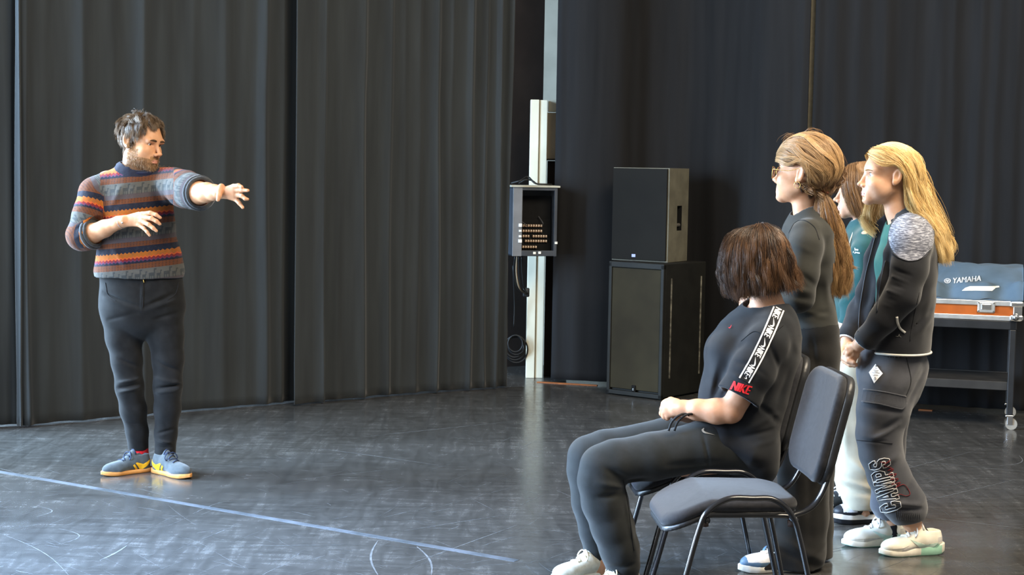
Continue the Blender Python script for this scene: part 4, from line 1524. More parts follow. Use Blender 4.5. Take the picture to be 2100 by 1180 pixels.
    cid = np.argmin(((p0[:, None, :] - cc[None]) ** 2).sum(2), 1)
    cdir = rs.normal(size=(ncl, 3)) * 0.55
    fl = fl + cdir[cid] + 0.14 * rs.normal(size=(n, 3)); fl -= nl * (fl * nl).sum(1)[:, None] * 0.8; fl /= np.linalg.norm(fl, axis=1)[:, None]
    Ls = np.where(p0[:, 2] > 0.06, 0.046, np.where(p0[:, 2] > 0.0, 0.034, 0.020)) * rs.uniform(0.65, 1.2, n) * rs.uniform(0.8, 1.25, ncl)[cid] * np.where((p0[:, 1] < -0.03) & (p0[:, 2] > 0.05), 0.72, 1.0)
    lift = np.where(p0[:, 2] > 0.05, 0.012, 0.006) * rs.uniform(0.6, 1.3, n) * rs.uniform(0.6, 1.5, ncl)[cid]
    K = 9; t = np.linspace(0, 1, K)[None, :, None]
    L = p0[:, None] + fl[:, None] * Ls[:, None, None] * t + nl[:, None] * (lift[:, None, None] * np.sin(2.2 * t)) + np.array([0, 0, -0.010]) * t ** 2
    tipc = np.array([L[cid == c, -1].mean(0) if (cid == c).any() else cc[c] for c in range(ncl)])
    L = L + (tipc[cid][:, None] - L[:, -1:]) * (0.42 * t ** 1.7)
    e_c = np.array([0, 0.014, 0.034]); e_r = np.array([0.078, 0.098, 0.0865])
    qq = (L.reshape(-1, 3) - e_c) / e_r; en = np.linalg.norm(qq, axis=1)[:, None]
    L = (e_c + np.where(en < 1.02, qq / en * 1.02, qq) * e_r).reshape(L.shape)
    hm = hairmat('hair_man', '3d2f22', '64503c', '8f775a')
    rnd = np.clip(0.45 + 0.2 * rs.normal(size=n) + 0.15 * rs.normal(size=ncl)[cid], 0, 1)
    strands_mesh('hair', np.array([H.w(x) for x in L.reshape(-1, 3)]).reshape(L.shape), 0.0007, hm, root, rnd)
    mi = midx(V, Q); bf = np.unique(Q[mi == 2])
    bf = bf[q[bf][:, 2] > -0.118]
    pick = rs.choice(bf, 3600); p0 = q[pick]; nl = Nl[pick]
    keep = rs.uniform(0, 1, len(pick)) < np.where(p0[:, 2] < -0.075, 1.0, 0.45); p0 = p0[keep]; nl = nl[keep]; pick = pick[keep]
    dirn = nl * 0.6 + np.array([0, -0.25, -0.8]) + 0.3 * rs.normal(size=nl.shape); dirn /= np.linalg.norm(dirn, axis=1)[:, None]
    Ls = rs.uniform(0.005, 0.013, len(pick)) * np.where(p0[:, 2] < -0.085, 1.5, 0.8)
    t = np.linspace(0, 1, 4)[None, :, None]
    L = p0[:, None] + Ls[:, None, None] * (nl[:, None] * 0.4 * t * (1 - t) + dirn[:, None] * t)
    strands_mesh('beard', np.array([H.w(x) for x in L.reshape(-1, 3)]).reshape(L.shape), 0.0005, hairmat('beard_man', '5a412c', '8a6846', 'b08e66'), root, rs.uniform(0, 1, len(pick)))
    # thin bracelet on the right wrist
    a = F.p((250, 456, -90)); ax = F.up((240, 459, -82), (258, 453, -95)); u = np.cross(ax, [0, 0, 1.0]); u /= np.linalg.norm(u); v = np.cross(ax, u)
    an = np.linspace(0, 2 * math.pi, 25)[:-1]
    br = MB().tube([a + F.r(12.6) * (math.cos(x) * u + math.sin(x) * v) for x in an], 0.0014, 6, closed=True)
    bmq = bmesh.new(); bmesh.ops.create_uvsphere(bmq, u_segments=10, v_segments=8, radius=0.005)
    cp = F.p((250.5, 457, -104))
    for v_ in bmq.verts: v_.co = v_.co + Vector(cp)
    br.bm(bmq).build('bracelet', mat('silver', 'd8d8d8', 0.25, 0.5, 0.9), root)

    # ---- sweater
    S = SDF()
    F.L(S, [(286, 572, 0, 84, 58), (286, 556, 0, 89, 62), (285, 520, 0, 82, 60), (282, 470, 0, 75, 56), (280, 425, 0, 71, 53), (279, 392, 0, 70, 47), (278, 372, 0, 55, 38), (277, 357, 0, 38, 32), (278, 349, 0, 33, 30)], 6, 14)
    rsl = [(222, 388, 0, 36), (198, 398, -6, 34), (185, 440, -22, 34), (170, 480, -36, 32)]
    lsl = [(338, 376, 0, 33), (360, 382, -26, 35), (380, 389, -62, 36), (398, 394, -95, 35)]
    cuffR = F.p((191, 480, -50)); axR = F.up((172, 486, -38), (215, 469, -66))
    cuffL = F.p((411, 396, -117)); axL = F.up((398, 394, -95), (424, 395, -145))
    A = SDF(); F.T(A, rsl, 12); F.T(A, [(168, 484, -38, 30), (182, 482, -44, 29), (192, 479, -50, 26.5)], 8)
    A.cut(cuffR, axR, 0.002, cuffR + axR * 0.05, 0.075); A.rc(cuffR - axR * 0.03, cuffR + axR * 0.05, F.r(22), F.r(22.5), 0.004, 's')
    S.join(A, F.r(12))
    A = SDF(); F.T(A, lsl, 12); F.T(A, [(398, 394, -95, 35), (408, 396, -112, 31)], 8)
    A.cut(cuffL, axL, 0.002, cuffL + axL * 0.05, 0.088); A.rc(cuffL - axL * 0.03, cuffL + axL * 0.05, F.r(24), F.r(24.5), 0.004, 's')
    S.join(A, F.r(12))
    S.cut(F.p((286, 568, 0)), (0, 0, -1))
    # neck opening
    S.rc(F.p((279, 356, -4)), F.p((286, 300, -2)), F.r(30), F.r(40), F.r(3), 's')
    for a, b, w, h in [((228, 505, -60), (262, 548, -60), 6, 2.4), ((232, 540, -60), (300, 560, -60), 5, -1.5), ((340, 400, -45), (352, 430, -40), 5, -3), ((210, 420, -30), (222, 470, -30), 5, -3.5),
                       ((345, 470, -30), (358, 540, -30), 6, 2), ((250, 380, -50), (225, 430, -50), 7, 1.8), ((320, 372, -45), (345, 400, -45), 6, 2.4), ((158, 470, -60), (190, 455, -60), 4, -2.4), ((155, 490, -60), (186, 470, -60), 4, 2.2),
                       ((372, 365, -90), (388, 425, -100), 4, -2.2), ((392, 362, -100), (404, 426, -110), 4, 2.2)]:
        F.ridge(S, a, b, w, h)
    wrinkle(S, 0.0022, 22)
    wrinkle(S, 0.0008, 90, (1, 1, 0.6), 3)
    Ao, Av, Aq = None, None, None
    # pattern coordinates: v runs down the body or along the sleeve, u around
    tr = [F.p(q_[:3]) for q_ in rsl] + [cuffR]; tl = [F.p(q_[:3]) for q_ in lsl] + [cuffL]

    def along(P, path):
        best = np.full(len(P), 9.0); arc = np.zeros(len(P)); acc = 0.0
        for a, b in zip(path[:-1], path[1:]):
            ba = b - a; L = np.linalg.norm(ba); t = np.clip((P - a) @ ba / L ** 2, 0, 1); d = np.linalg.norm(P - a - t[:, None] * ba, axis=1)
            m = d < best; best[m] = d[m]; arc[m] = acc + t[m] * L; acc += L
        return best, arc
    z0 = F.p((340, 356, 0)); tilt = 0.115

    def vcoord(P):
        px = PX(P)
        vt = (z0[2] - P[:, 2]) - tilt * -(P[:, 0] - z0[0]) * 1.0
        dr, ar = along(P, tr); dl, al = along(P, tl)
        x = px[:, 0]; y = px[:, 1]
        rsv = (x < 214 - 0.06 * (y - 400)) & (y < 503 + 0.3 * (190 - x)) & (dr < F.r(52)) & ((y > 395) | (x < 205))
        lsv = (x > 356) & (dl < F.r(58)) & (y < 440)
        v = vt.copy()
        v[rsv] = ar[rsv] * 1.0 + 0.045; v[lsv] = al[lsv] * 0.72 + 0.06
        return v, rsv, lsv

    def ucoord(P):
        v, a, b = vcoord(P)
        u = P[:, 0].copy()
        u[a] = P[a, 2] * 0.5 + P[a, 0] + P[a, 1] * 0.6
        u[b] = P[b, 2]
        return u
    t = NT('striped_knit'); b = t.b
    v = t.attr('v'); u = t.attr('u')
    per = F.r(88.0)
    ph = t.math('FRACT', t.math('ADD', t.math('DIVIDE', v, per), 4.0))
    tri = t.math('PINGPONG', u, 0.009)
    zig = t.math('MULTIPLY_ADD', t.math('DIVIDE', tri, 0.009), 0.035, ph)
    navy, orange, red, brown, llama, pink = lin('14182a'), lin('aa5f18'), lin('7c1c20'), lin('67381b'), lin('5c6162'), lin('504648')
    plum = lin('5a2c50')
    base = t.ramp(ph, [(0.0, brown), (0.13, lin('595752')), (0.39, pink), (0.50, brown), (0.61, navy), (0.93, navy)], 'CONSTANT')
    zr = t.ramp(zig, [(0.0, navy), (0.765, orange), (0.865, lin('cf5a20')), (0.895, red), (0.945, plum), (0.965, navy)], 'CONSTANT')
    zone = t.math('MULTIPLY', t.math('GREATER_THAN', ph, 0.70), t.math('LESS_THAN', ph, 0.99))
    col = t.mix(zone, base, zr)
    # key pattern in the brown bands
    ku = t.math('FRACT', t.math('DIVIDE', u, 0.014)); kv = t.math('FRACT', t.math('DIVIDE', v, 0.011))
    key = t.math('MULTIPLY', t.math('GREATER_THAN', t.math('ABSOLUTE', t.math('SUBTRACT', ku, 0.5)), 0.34), t.math('LESS_THAN', kv, 0.72))
    kb = t.math('MAXIMUM', t.math('LESS_THAN', ph, 0.13), t.math('MULTIPLY', t.math('GREATER_THAN', ph, 0.50), t.math('LESS_THAN', ph, 0.61)))
    col = t.mix(t.math('MULTIPLY', t.math('MULTIPLY', key, kb), 0.8), col, lin('4a2a1c'))
    # grazing animals in the grey band: body, legs and raised necks repeated round the knit
    au = t.math('FRACT', t.math('DIVIDE', u, 0.062)); av = t.math('DIVIDE', t.math('SUBTRACT', ph, 0.13), 0.26)
    def boxm(u0, u1, v0, v1):
        a_ = t.math('MULTIPLY', t.math('GREATER_THAN', au, u0), t.math('LESS_THAN', au, u1))
        b_ = t.math('MULTIPLY', t.math('GREATER_THAN', av, v0), t.math('LESS_THAN', av, v1))
        return t.math('MULTIPLY', a_, b_)
    an_ = boxm(0.12, 0.52, 0.45, 0.75)
    for q_ in ((0.13, 0.2, 0.7, 1.05), (0.27, 0.33, 0.72, 1.05), (0.43, 0.5, 0.7, 1.05), (0.46, 0.56, 0.1, 0.55), (0.54, 0.64, 0.1, 0.24), (0.66, 0.9, 0.55, 0.8), (0.68, 0.73, 0.75, 1.05), (0.83, 0.88, 0.75, 1.05), (0.88, 0.95, 0.3, 0.65), (0.93, 1.0, 0.3, 0.42)):
        an_ = t.math('MAXIMUM', an_, boxm(*q_))
    col = t.mix(t.math('MULTIPLY', an_, 0.72), col, lin('2c3336'))
    tc = t.obj()
    fz = t.noise(tc, 240, 3)
    col = t.mix(t.math('MULTIPLY', t.math('GREATER_THAN', t.math('MULTIPLY', t.noise(tc, 55, 3), 1.0), 0.56), 0.18), col, lin('3a4046'))
    col = t.mix(t.math('MULTIPLY', t.attr('plain'), 1.0), col, lin('181c30'))
    t.link(t.mix(1.0, t.mix(t.math('MULTIPLY', fz, 0.08), col, lin('8a8a88')), (0.74, 0.74, 0.74, 1), 'MULTIPLY'), b.inputs['Base Color'])
    b.inputs['Roughness'].default_value = 0.95; b.inputs['Sheen Weight'].default_value = 0.12; b.inputs['Specular IOR Level'].default_value = 0.1
    t.bump(t.noise(t.vmap(tc, (1, 1, 2.0)), 330, 2), 0.5, 0.002)

    def plain(P):
        px = PX(P)
        return (np.hypot((px[:, 0] - 281) / 47.0, (px[:, 1] - 343) / 20.0) < 1).astype(float)
    finish(F, 'sweater', S, t.m, 0.004, None, None, {'v': lambda P: vcoord(P)[0], 'u': ucoord, 'plain': plain})
    an2 = np.linspace(0, 2 * math.pi, 33)[:-1]
    ring = [F.p((280 + 38 * math.cos(a_), 346 + 11 * math.sin(a_) + 4 * math.cos(a_), 2 - 36 * math.sin(a_))) for a_ in an2]
    MB().tube(ring, 0.0125, 10, closed=True).build('collar', cloth('navy_rib', '1a1f38', '15192e', sheen=0.15, nscale=80), root)
    knit2 = cloth('grey_knit_cuff', '3f4142', '303236', sheen=0.3, nscale=60)
    for c, axv, r, nm in ((cuffR, axR, 26, 'rolled_cuff'), (cuffL, axL, 29.5, 'rolled_cuff')):
        u_ = np.cross(axv, [0, 0, 1.0]); u_ /= np.linalg.norm(u_); v_ = np.cross(axv, u_)
        mb = MB()
        for k, (o_, rr, th) in enumerate(((0.004, r, 0.0085), (-0.010, r + 2.2, 0.010))):
            mb.tube([c + axv * o_ + F.r(rr) * (math.cos(x) * u_ + math.sin(x) * v_) for x in an], th, 8, closed=True)
        mb.build(nm, knit2, root)

    # ---- jeans
    S = SDF()
    F.L(S, [(289, 556, 0, 79, 50), (289, 570, 0, 80, 51), (291, 605, 0, 83, 55), (292, 632, 0, 84, 56), (292, 648, 0, 76, 52)], 6, 14)
    l1 = [(248, 640, 0, 41), (254, 690, -2, 37), (260, 740, -5, 31), (266, 794, 0, 28), (273, 840, 12, 26.5), (281, 885, 24, 22.5), (284, 924, 32, 21)]
    l2 = [(336, 640, 0, 41), (340, 690, -2, 36.5), (345, 740, -5, 31.5), (344, 794, -8, 28.5), (343, 840, 0, 26.5), (340, 890, 8, 22.5), (338, 940, 12, 21.5)]
    F.T(S, l1, 9); F.T(S, l2, 9)
    S.cut(F.p((289, 562, 0)), (0, 0, 1))
    S.cut(F.p((284, 923, 30)), (-0.05, 0, -1), 0.002, F.p((284, 930, 32)), 0.1)
    S.cut(F.p((338, 931, 12)), (0.05, 0, -1), 0.002, F.p((338, 942, 12)), 0.1)
    for a, b, w, h in [((212, 600, -40), (285, 628, -50), 4, -2.2), ((215, 612, -40), (288, 636, -50), 4, 2.0), ((368, 598, -40), (300, 628, -50), 4, -2.4), ((374, 612, -40), (298, 637, -50), 4, 1.8), ((372, 640, -40), (318, 655, -50), 4, -2),
                       ((224, 655, -35), (285, 640, -50), 4, -1.8), ((240, 786, -30), (296, 776, -30), 3.5, 2.4), ((240, 797, -30), (294, 788, -30), 3.5, -3.2), ((241, 806, -30), (292, 796, -30), 3, 2), ((316, 775, -30), (374, 788, -30), 3.5, 2.2), ((317, 797, -30), (374, 789, -30), 3.5, -3.4), ((317, 806, -30), (372, 800, -30), 3, 1.8),
                       ((322, 740, -30), (372, 765, -30), 4, -1.6), ((245, 735, -30), (285, 755, -30), 4, -1.5), ((255, 868, -20), (300, 878, -20), 3, -2), ((258, 895, -20), (304, 888, -20), 3, -2.2), ((322, 890, -20), (362, 880, -20), 3, -2.2), ((320, 905, -20), (360, 912, -20), 3, 2), ((320, 918, -20), (360, 922, -20), 3, -2),
                       ((292, 575, -55), (292, 640, -55), 2.2, 1.4)]:
        F.ridge(S, a, b, w, h * 1.7)
    wrinkle(S, 0.0016, 26, (1, 1, 1.6), 5)
    jm = cloth('black_denim', '1d1d1d', '151515', rough=0.85, sheen=0.08, nscale=22, bscale=800)
    o, V, Q, bv = finish(F, 'jeans', S, jm, 0.0042, bvh=True)
    z = drape_px(bv, [(294, 571), (294, 574), (294.5, 577), (295, 580)], 0.003)
    MB().tube(z, np.array([.005, .0035, .004, .006]), 8, flat=(1, 0.5)).build('zip_pull', mat('brass', 'c9a659', 0.3, 0.5, 0.8), o)
    tr_ = trace(F, 'fly_seam', bv, [(293, 580), (293, 610), (292, 632)], 0.0012, mat('dark_seam', '222326', 0.9), o)
    for pts in ([(216, 580), (222, 606), (238, 618)], [(366, 578), (360, 602), (344, 616)]):
        trace(F, 'pocket_seam', bv, pts, 0.0013, mat('dark_seam', '222326', 0.9), o)
    # ---- socks
    red = cloth('red_sock', 'd8242c', 'b81c24', nscale=40)
    for q in ([(286, 910, 29, 17.5), (290, 952, 35, 17)], [(338, 922, 11, 17.5), (337, 958, 13, 17)]):
        S = SDF(); F.T(S, q, 3); finish(F, 'sock', S, red, 0.004)
    # ---- shoes
    suede = mat('grey_blue_suede', '464d50', 0.9, 0.15, c2='3a4043', nscale=40, sheen=0.25)
    yel = mat('yellow_leather', 'e8b52a', 0.5, 0.3)
    gum = mat('gum_rubber', 'c58a4c', 0.6, 0.3, c2='b47a3e')
    lc = mat('dark_blue_lace', '26324a', 0.8)
    marks = [('side_stripe', [(0.0, 0.052), (0.012, 0.048), (0.05, 0.028), (0.075, 0.028), (0.098, 0.040), (0.106, 0.036), (0.094, 0.022), (0.078, 0.002), (0.062, 0.002), (0.04, 0.014)], yel, (-1, 1)),
             ('side_stripe', [(0.112, 0.032), (0.120, 0.026), (0.100, 0.000), (0.088, 0.002)], yel, (-1, 1))]
    st = dict(mats=[suede], lace=lc, sole_mats=[gum], sole_idx=lambda a, x: 0, marks=marks, sole=0.020)
    shoe(F, GND(309, 966), GND(226, 976), 0.25, st)
    shoe(F, GND(316, 968), GND(398, 986), 0.265, st)


build_man()

# ================================================================== the seated girl
def lip_scalp(H, region):
    def f(V, Q):
        m = lip_index(H, V, Q)
        m[region(H.loc(V[Q].mean(1)))] = 2
        return m
    return f


def scalp_long(q):
    y = q[:, 1]
    zf = np.interp(y, [-0.1, -0.066, -0.045, -0.02, 0.000, 0.03, 0.06, 0.12], [0.080, 0.074, 0.068, 0.054, 0.042, -0.005, -0.050, -0.062])
    zf = np.where((np.abs(q[:, 0]) < 0.045) & (y < -0.02), np.maximum(zf, 0.070), zf)
    ear = (np.abs(q[:, 0]) > 0.066) & (np.abs(q[:, 2] + 0.002) < 0.038) & (y > -0.006) & (y < 0.040)
    return (q[:, 2] > zf) & ~ear & (np.linalg.norm(q - np.array([0, 0.01, 0.03]), axis=1) < 0.135)


def hair_sheets(F, sheets, name, m, parent, n=2600, r=0.0010, jit=2.5, tip=5.0, wave=2.5, K=14, seed=1, ends=0.12, under=True, cyc=2.5, H=None, puff=(0.0035, 0.003), ears=0):
    """sheets: lists of guide curves in (px, py, d); one mesh of strands over a thicker under-layer"""
    LL, RR, WW = [], [], []
    for i, sh in enumerate(sheets):
        g = [[F.p(q) for q in gd] for gd in sh]
        k = int(n * len(sh) / sum(len(x) for x in sheets))
        L, rd = sheet_strands(g, k, F.r(jit), F.r(tip), F.r(wave), K, seed + i, ends, None, cyc)
        LL.append(L); RR.append(rd); WW.append(np.full(len(L), r) * np.random.RandomState(7).uniform(0.7, 1.2, len(L)))
        if under:
            L2, rd2 = sheet_strands(g, max(40, k // 8), F.r(jit * 0.8), F.r(tip * 0.5), F.r(wave), K, seed + 50 + i, ends + 0.06, None, cyc)
            L2 = L2.copy(); c = L2.mean((0, 1)); L2 += (c - L2) * 0.03
            LL.append(L2); RR.append(rd2 * 0.5); WW.append(np.full(len(L2), r * 4.2))
    L = np.concatenate(LL); R = np.concatenate(RR); W = np.concatenate(WW)
    if H is not None:      # keep every strand outside the skull
        q = H.loc(L.reshape(-1, 3)) - np.array([0, 0.014, 0.034])
        rr = np.array([0.0765, 0.0975, 0.0855]) + np.repeat(np.where(W > r * 2, 0.001, puff[0] + puff[1] * R), L.shape[1])[:, None]
        e = np.linalg.norm(q / rr, axis=1)[:, None]
        q = np.where((e < 1) & (e > 0.4), q / np.maximum(e, 0.4), q)
        if ears:
            ql = (q + np.array([0, 0.014, 0.034])).reshape(L.shape)
            hit = ((ql[..., 0] * ears > 0.058) & (np.abs(ql[..., 1] - 0.014) < 0.019) & (np.abs(ql[..., 2] + 0.002) < 0.031)).any(1)
        L = np.array(H.o + ((q + np.array([0, 0.014, 0.034])) * H.sc) @ H.R.T).reshape(L.shape)
        if ears:
            L, R, W = L[~hit], R[~hit], W[~hit]
    return strands_mesh(name, L, W, m, parent, R, 0.3)


def strip_on(F, name, bvh, path, width, m, parent, off=0.002, k=10):
    """a flat printed band: path in px, width in px"""
    q = catmull(np.array(path, float), k)
    T = np.gradient(q, axis=0); T /= np.linalg.norm(T, axis=1)[:, None]; N = np.stack([-T[:, 1], T[:, 0]], 1)
    w = np.full(len(q), width, float) if np.isscalar(width) else np.interp(np.linspace(0, 1, len(q)), np.linspace(0, 1, len(width)), width)
    rows = [q + N * (w * f)[:, None] for f in (-0.5, 0, 0.5)]
    P = drape_px(bvh, np.concatenate(rows), off); n = len(q)
    Fc = [(a * n + i, a * n + i + 1, (a + 1) * n + i + 1, (a + 1) * n + i) for a in range(2) for i in range(n - 1)]
    return mesh_obj(name, P, Fc, m, parent)


SWOOSH = np.array([(-0.5, 0.02), (-0.44, 0.22), (-0.40, 0.16), (-0.38, 0.0), (-0.30, -0.08), (-0.18, -0.06), (0.5, 0.20), (-0.12, -0.20), (-0.30, -0.26), (-0.44, -0.22), (-0.51, -0.10)])


def poly_decal(F, name, bvh, poly, cx, cy, ang, sx, sy, m, parent, off=0.003, rings=False):
    poly = np.asarray(poly, float)
    if rings:          # a larger patch: follows the cloth in several rings
        cen = poly.mean(0)
        de = np.concatenate([poly[i] * (1 - t) + poly[(i + 1) % len(poly)] * t for i in range(len(poly)) for t in [np.linspace(0, 1, 5, endpoint=False)[:, None]]])
        n = len(de)
        P, _ = decal(bvh, np.concatenate([cen + (de - cen) * f for f in (1, .8, .6, .4, .2)] + [cen[None]]), [], cx, cy, ang, sx, sy, off)
        Fc = [(a * n + i, a * n + (i + 1) % n, (a + 1) * n + (i + 1) % n, (a + 1) * n + i) for a in range(4) for i in range(n)] + [(4 * n + i, 4 * n + (i + 1) % n, 5 * n) for i in range(n)]
        return mesh_obj(name, P, Fc, m, parent)
    P, _ = decal(bvh, poly, [], cx, cy, ang, sx, sy, off)
    bm = bmesh.new(); vs = [bm.verts.new(p) for p in P]; f = bm.faces.new(vs)
    bmesh.ops.triangulate(bm, faces=[f]); bm.verts.index_update()
    Fc = [[v.index for v in f.verts] for f in bm.faces]; V = [v.co[:] for v in bm.verts]; bm.free()
    return mesh_obj(name, V, Fc, m, parent, smooth=False)


def word(bvh, name, txt, cx, cy, ang, wpx, hpx, m, parent, bevel=0.0, shear=0.0, off=0.003, mirror=1):
    tv, tf = text_mesh(txt, bevel=bevel, shear=shear)
    tv = tv - (tv.max(0) + tv.min(0)) / 2
    P, Fc = decal(bvh, tv, tf, cx, cy, ang, wpx / (tv[:, 0].max() - tv[:, 0].min()), hpx / (tv[:, 1].max() - tv[:, 1].min()), off)
    return mesh_obj(name, P, Fc, m, parent, smooth=False)


def build_seated():
    F = Fig(5.80, 1525, 'seated girl with a dark brown bob in a black lettered t-shirt and grey joggers')
    root = F.root
    H = Head(F.p((1552, 537, 8)), head_rot(-122, 4, 0), 1.0)
    B = SDF(); H.build(B)
    F.T(B, [(1578, 650, 0, 36), (1572, 620, 0, 31), (1562, 575, 4, 31)], 10)
    F.L(B, [(1578, 655, 0, 40, 60), (1560, 690, 0, 62, 86), (1543, 740, 0, 74, 84), (1530, 800, 0, 68, 82), (1516, 880, 0, 60, 90), (1520, 935, 0, 50, 90)], 20, 14)
    F.T(B, [(1580, 688, -78, 34), (1560, 740, -92, 28), (1500, 842, -104, 25)], 8)
    F.T(B, [(1497, 843, -104, 25), (1470, 844, -98, 25.5), (1430, 841, -84, 21), (1400, 838, -72, 16), (1388, 838, -66, 15)], 7)
    F.T(B, [(1560, 690, 80, 30), (1530, 760, 88, 26), (1475, 838, 60, 22), (1410, 850, -10, 16), (1390, 850, -40, 14)], 8)
    # hands lying one over the other in the lap
    B.ell(F.p((1392, 838, -68)), F.p((1370, 838, -52)), (F.r(15), F.r(12)), (F.r(19), F.r(11)), (0, 0, 1), F.r(5))
    hand_fingers(F, B, [
        [(1374, 826, -50, 8), (1363, 829, -40, 7.5), (1359, 840, -30, 6.5), (1362, 850, -24, 5)],
        [(1372, 834, -54, 8), (1361, 838, -46, 7.5), (1358, 848, -38, 6.5), (1362, 856, -32, 5)],
        [(1374, 842, -56, 7.5), (1364, 846, -50, 7), (1363, 854, -44, 6), (1368, 859, -38, 5)],
        [(1378, 849, -58, 7), (1370, 852, -54, 6), (1370, 858, -48, 5)],
        [(1388, 826, -62, 8.5), (1376, 822, -50, 7.5), (1366, 824, -40, 6)],
        [(1398, 848, -30, 8), (1386, 848, -20, 8), (1376, 850, -14, 7), (1370, 852, -8, 6)]], 2.5)
    for q in ([(1530, 925, -55, 42), (1240, 955, -98, 36), (1270, 1110, -88, 26), (1284, 1180, -84, 20), (1290, 1222, -82, 19)], [(1520, 915, 60, 42), (1210, 935, 50, 36), (1222, 1120, 48, 22), (1226, 1160, 48, 19), (1230, 1190, 48, 18)]):
        F.T(B, q, 12)
    sk = skin('pale', 'd3a181', 'c7906c', 'd89c90') + [mat('scalp_dark', '3a2a20', 0.8)]
    reg = lambda q: scalp_long(q)
    o, V, Q, bv = finish(F, 'body', B, sk, 0.0048, [H.fine(0.003), (F.p((1345, 810, -120)), F.p((1410, 870, 10)), 0.003)], lip_scalp(H, reg), bvh=True)
    H.features(root, bv, '4a3626', '33241b')
    hm = hairmat('hair_dark_brown', '2a1d15', '45301f', '74543a')
    near = [[(1540, 470, 12), (1503, 480, 12), (1483, 508, 4), (1476, 545, 0), (1480, 578, -6), (1496, 604, -12)],
            [(1545, 466, 2), (1512, 480, -22), (1496, 512, -38), (1491, 556, -44), (1499, 592, -42), (1512, 611, -38)],
            [(1552, 463, -3), (1532, 477, -34), (1523, 513, -52), (1522, 560, -57), (1528, 595, -54), (1534, 613, -48)],
            [(1558, 461, -3), (1557, 477, -36), (1556, 515, -55), (1558, 560, -60), (1562, 594, -58), (1566, 611, -52)],
            [(1564, 460, -2), (1583, 477, -28), (1594, 513, -44), (1601, 555, -50), (1606, 585, -50), (1609, 602, -46)],
            [(1569, 461, 2), (1597, 479, -10), (1614, 513, -18), (1625, 550, -24), (1633, 578, -26), (1640, 592, -26)],
            [(1569, 462, 8), (1598, 480, 18), (1616, 515, 26), (1628, 550, 26), (1635, 578, 22), (1641, 588, 18)]]
    far = [[(1540, 470, 14), (1502, 481, 20), (1481, 515, 30), (1477, 555, 34), (1481, 585, 30), (1492, 598, 26)],
           [(1552, 464, 14), (1530, 475, 46), (1510, 515, 62), (1506, 560, 64), (1512, 600, 60)],
           [(1560, 462, 14), (1575, 476, 48), (1585, 515, 62), (1592, 555, 62), (1598, 595, 56)],
           [(1569, 462, 10), (1598, 480, 24), (1616, 515, 34), (1628, 550, 36), (1635, 588, 30)]]
    hair_sheets(F, [near, near, far], 'hair', hm, root, 11000, 0.0006, 1.6, 3.2, 6.0, 16, 11, 0.10, cyc=3.0, H=H)

    # ---- t-shirt
    S = SDF()
    F.L(S, [(1579, 646, 0, 38, 58), (1572, 668, 0, 60, 88), (1555, 700, 0, 78, 96), (1545, 735, 0, 91, 97), (1536, 775, 0, 90, 96), (1524, 820, 0, 85, 98), (1515, 870, 0, 77, 104), (1517, 915, 0, 70, 106), (1524, 950, 0, 60, 104)], 20, 16)
    F.E(S, (1487, 722, -36), (32, 40, 36), 22); F.E(S, (1478, 720, 40), (32, 40, 36), 22)
    F.T(S, [(1455, 850, -60, 16), (1480, 905, -92, 18), (1540, 932, -100, 18)], 20)
    A = SDF(); F.T(A, [(1585, 682, -62, 42), (1572, 705, -84, 43), (1545, 760, -98, 44), (1514, 815, -103, 43), (1500, 840, -104, 43)], 12)
    cf = F.p((1513, 814, -104)); axv = F.up((1560, 732, -90), (1508, 828, -104))
    A.cut(cf, axv); A.rc(cf - axv * 0.05, cf + axv * 0.05, F.r(33), F.r(37), 0.004, 's')
    S.join(A, F.r(12))
    A = SDF(); F.T(A, [(1562, 690, 60, 40), (1530, 760, 88, 42), (1500, 810, 80, 40)], 12); S.join(A, F.r(12))
    S.rc(F.p((1577, 652, 0)), F.p((1570, 600, 0)), F.r(39), F.r(52), F.r(3), 's')
    # hem line sloping across the lap
    for a, b, w, h in [((1530, 690, -70), (1490, 735, -60), 7, 3.0), ((1545, 690, -80), (1500, 760, -70), 6, -2.6), ((1600, 660, -60), (1635, 720, -50), 8, 2), ((1470, 740, -60), (1450, 820, -50), 7, 2.6), ((1480, 760, -60), (1462, 825, -50), 6, -2.6), ((1500, 770, -70), (1480, 815, -60), 6, -3.2),
                       ((1530, 880, -100), (1590, 850, -80), 6, 2.6), ((1520, 895, -100), (1590, 880, -80), 6, -2.6), ((1540, 915, -100), (1595, 900, -80), 6, 2.4), ((1600, 760, -70), (1570, 830, -80), 8, 2.6), ((1615, 760, -60), (1590, 830, -70), 8, -2.4), ((1555, 830, -100), (1600, 870, -80), 7, -2.4), ((1500, 740, -130), (1540, 752, -140), 5, -1.8), ((1496, 765, -130), (1530, 782, -140), 4, 1.6), ((1575, 700, -130), (1600, 760, -120), 5, -1.6), ((1530, 700, -110), (1510, 715, -100), 5, -2.2), ((1530, 740, -130), (1570, 770, -130), 5, -1.5), ((1510, 775, -140), (1545, 800, -140), 5, 1.4)]:
        F.ridge(S, a, b, w, h * 1.3)
    wrinkle(S, 0.0024, 20); wrinkle(S, 0.0009, 55, (1, 1, 0.7), 4)
    tm = cloth('black_cotton', '222427', '1b1c1f', rough=0.9, sheen=0.12, nscale=12, bscale=700)
    o, V, Q, bv = finish(F, 't_shirt', S, tm, 0.0045, bvh=True)
    wh = mat('white_print', 'f0ece8', 0.6); rd = mat('red_print', 'e0262e', 0.5); bk = mat('black_print', '151516', 0.8)
    path = [(1597, 634), (1583, 668), (1566, 706), (1546, 746), (1526, 781)]
    strip_on(F, 'sleeve_band', bv, path, [22, 24, 24, 24, 22], bk, o, 0.0015)
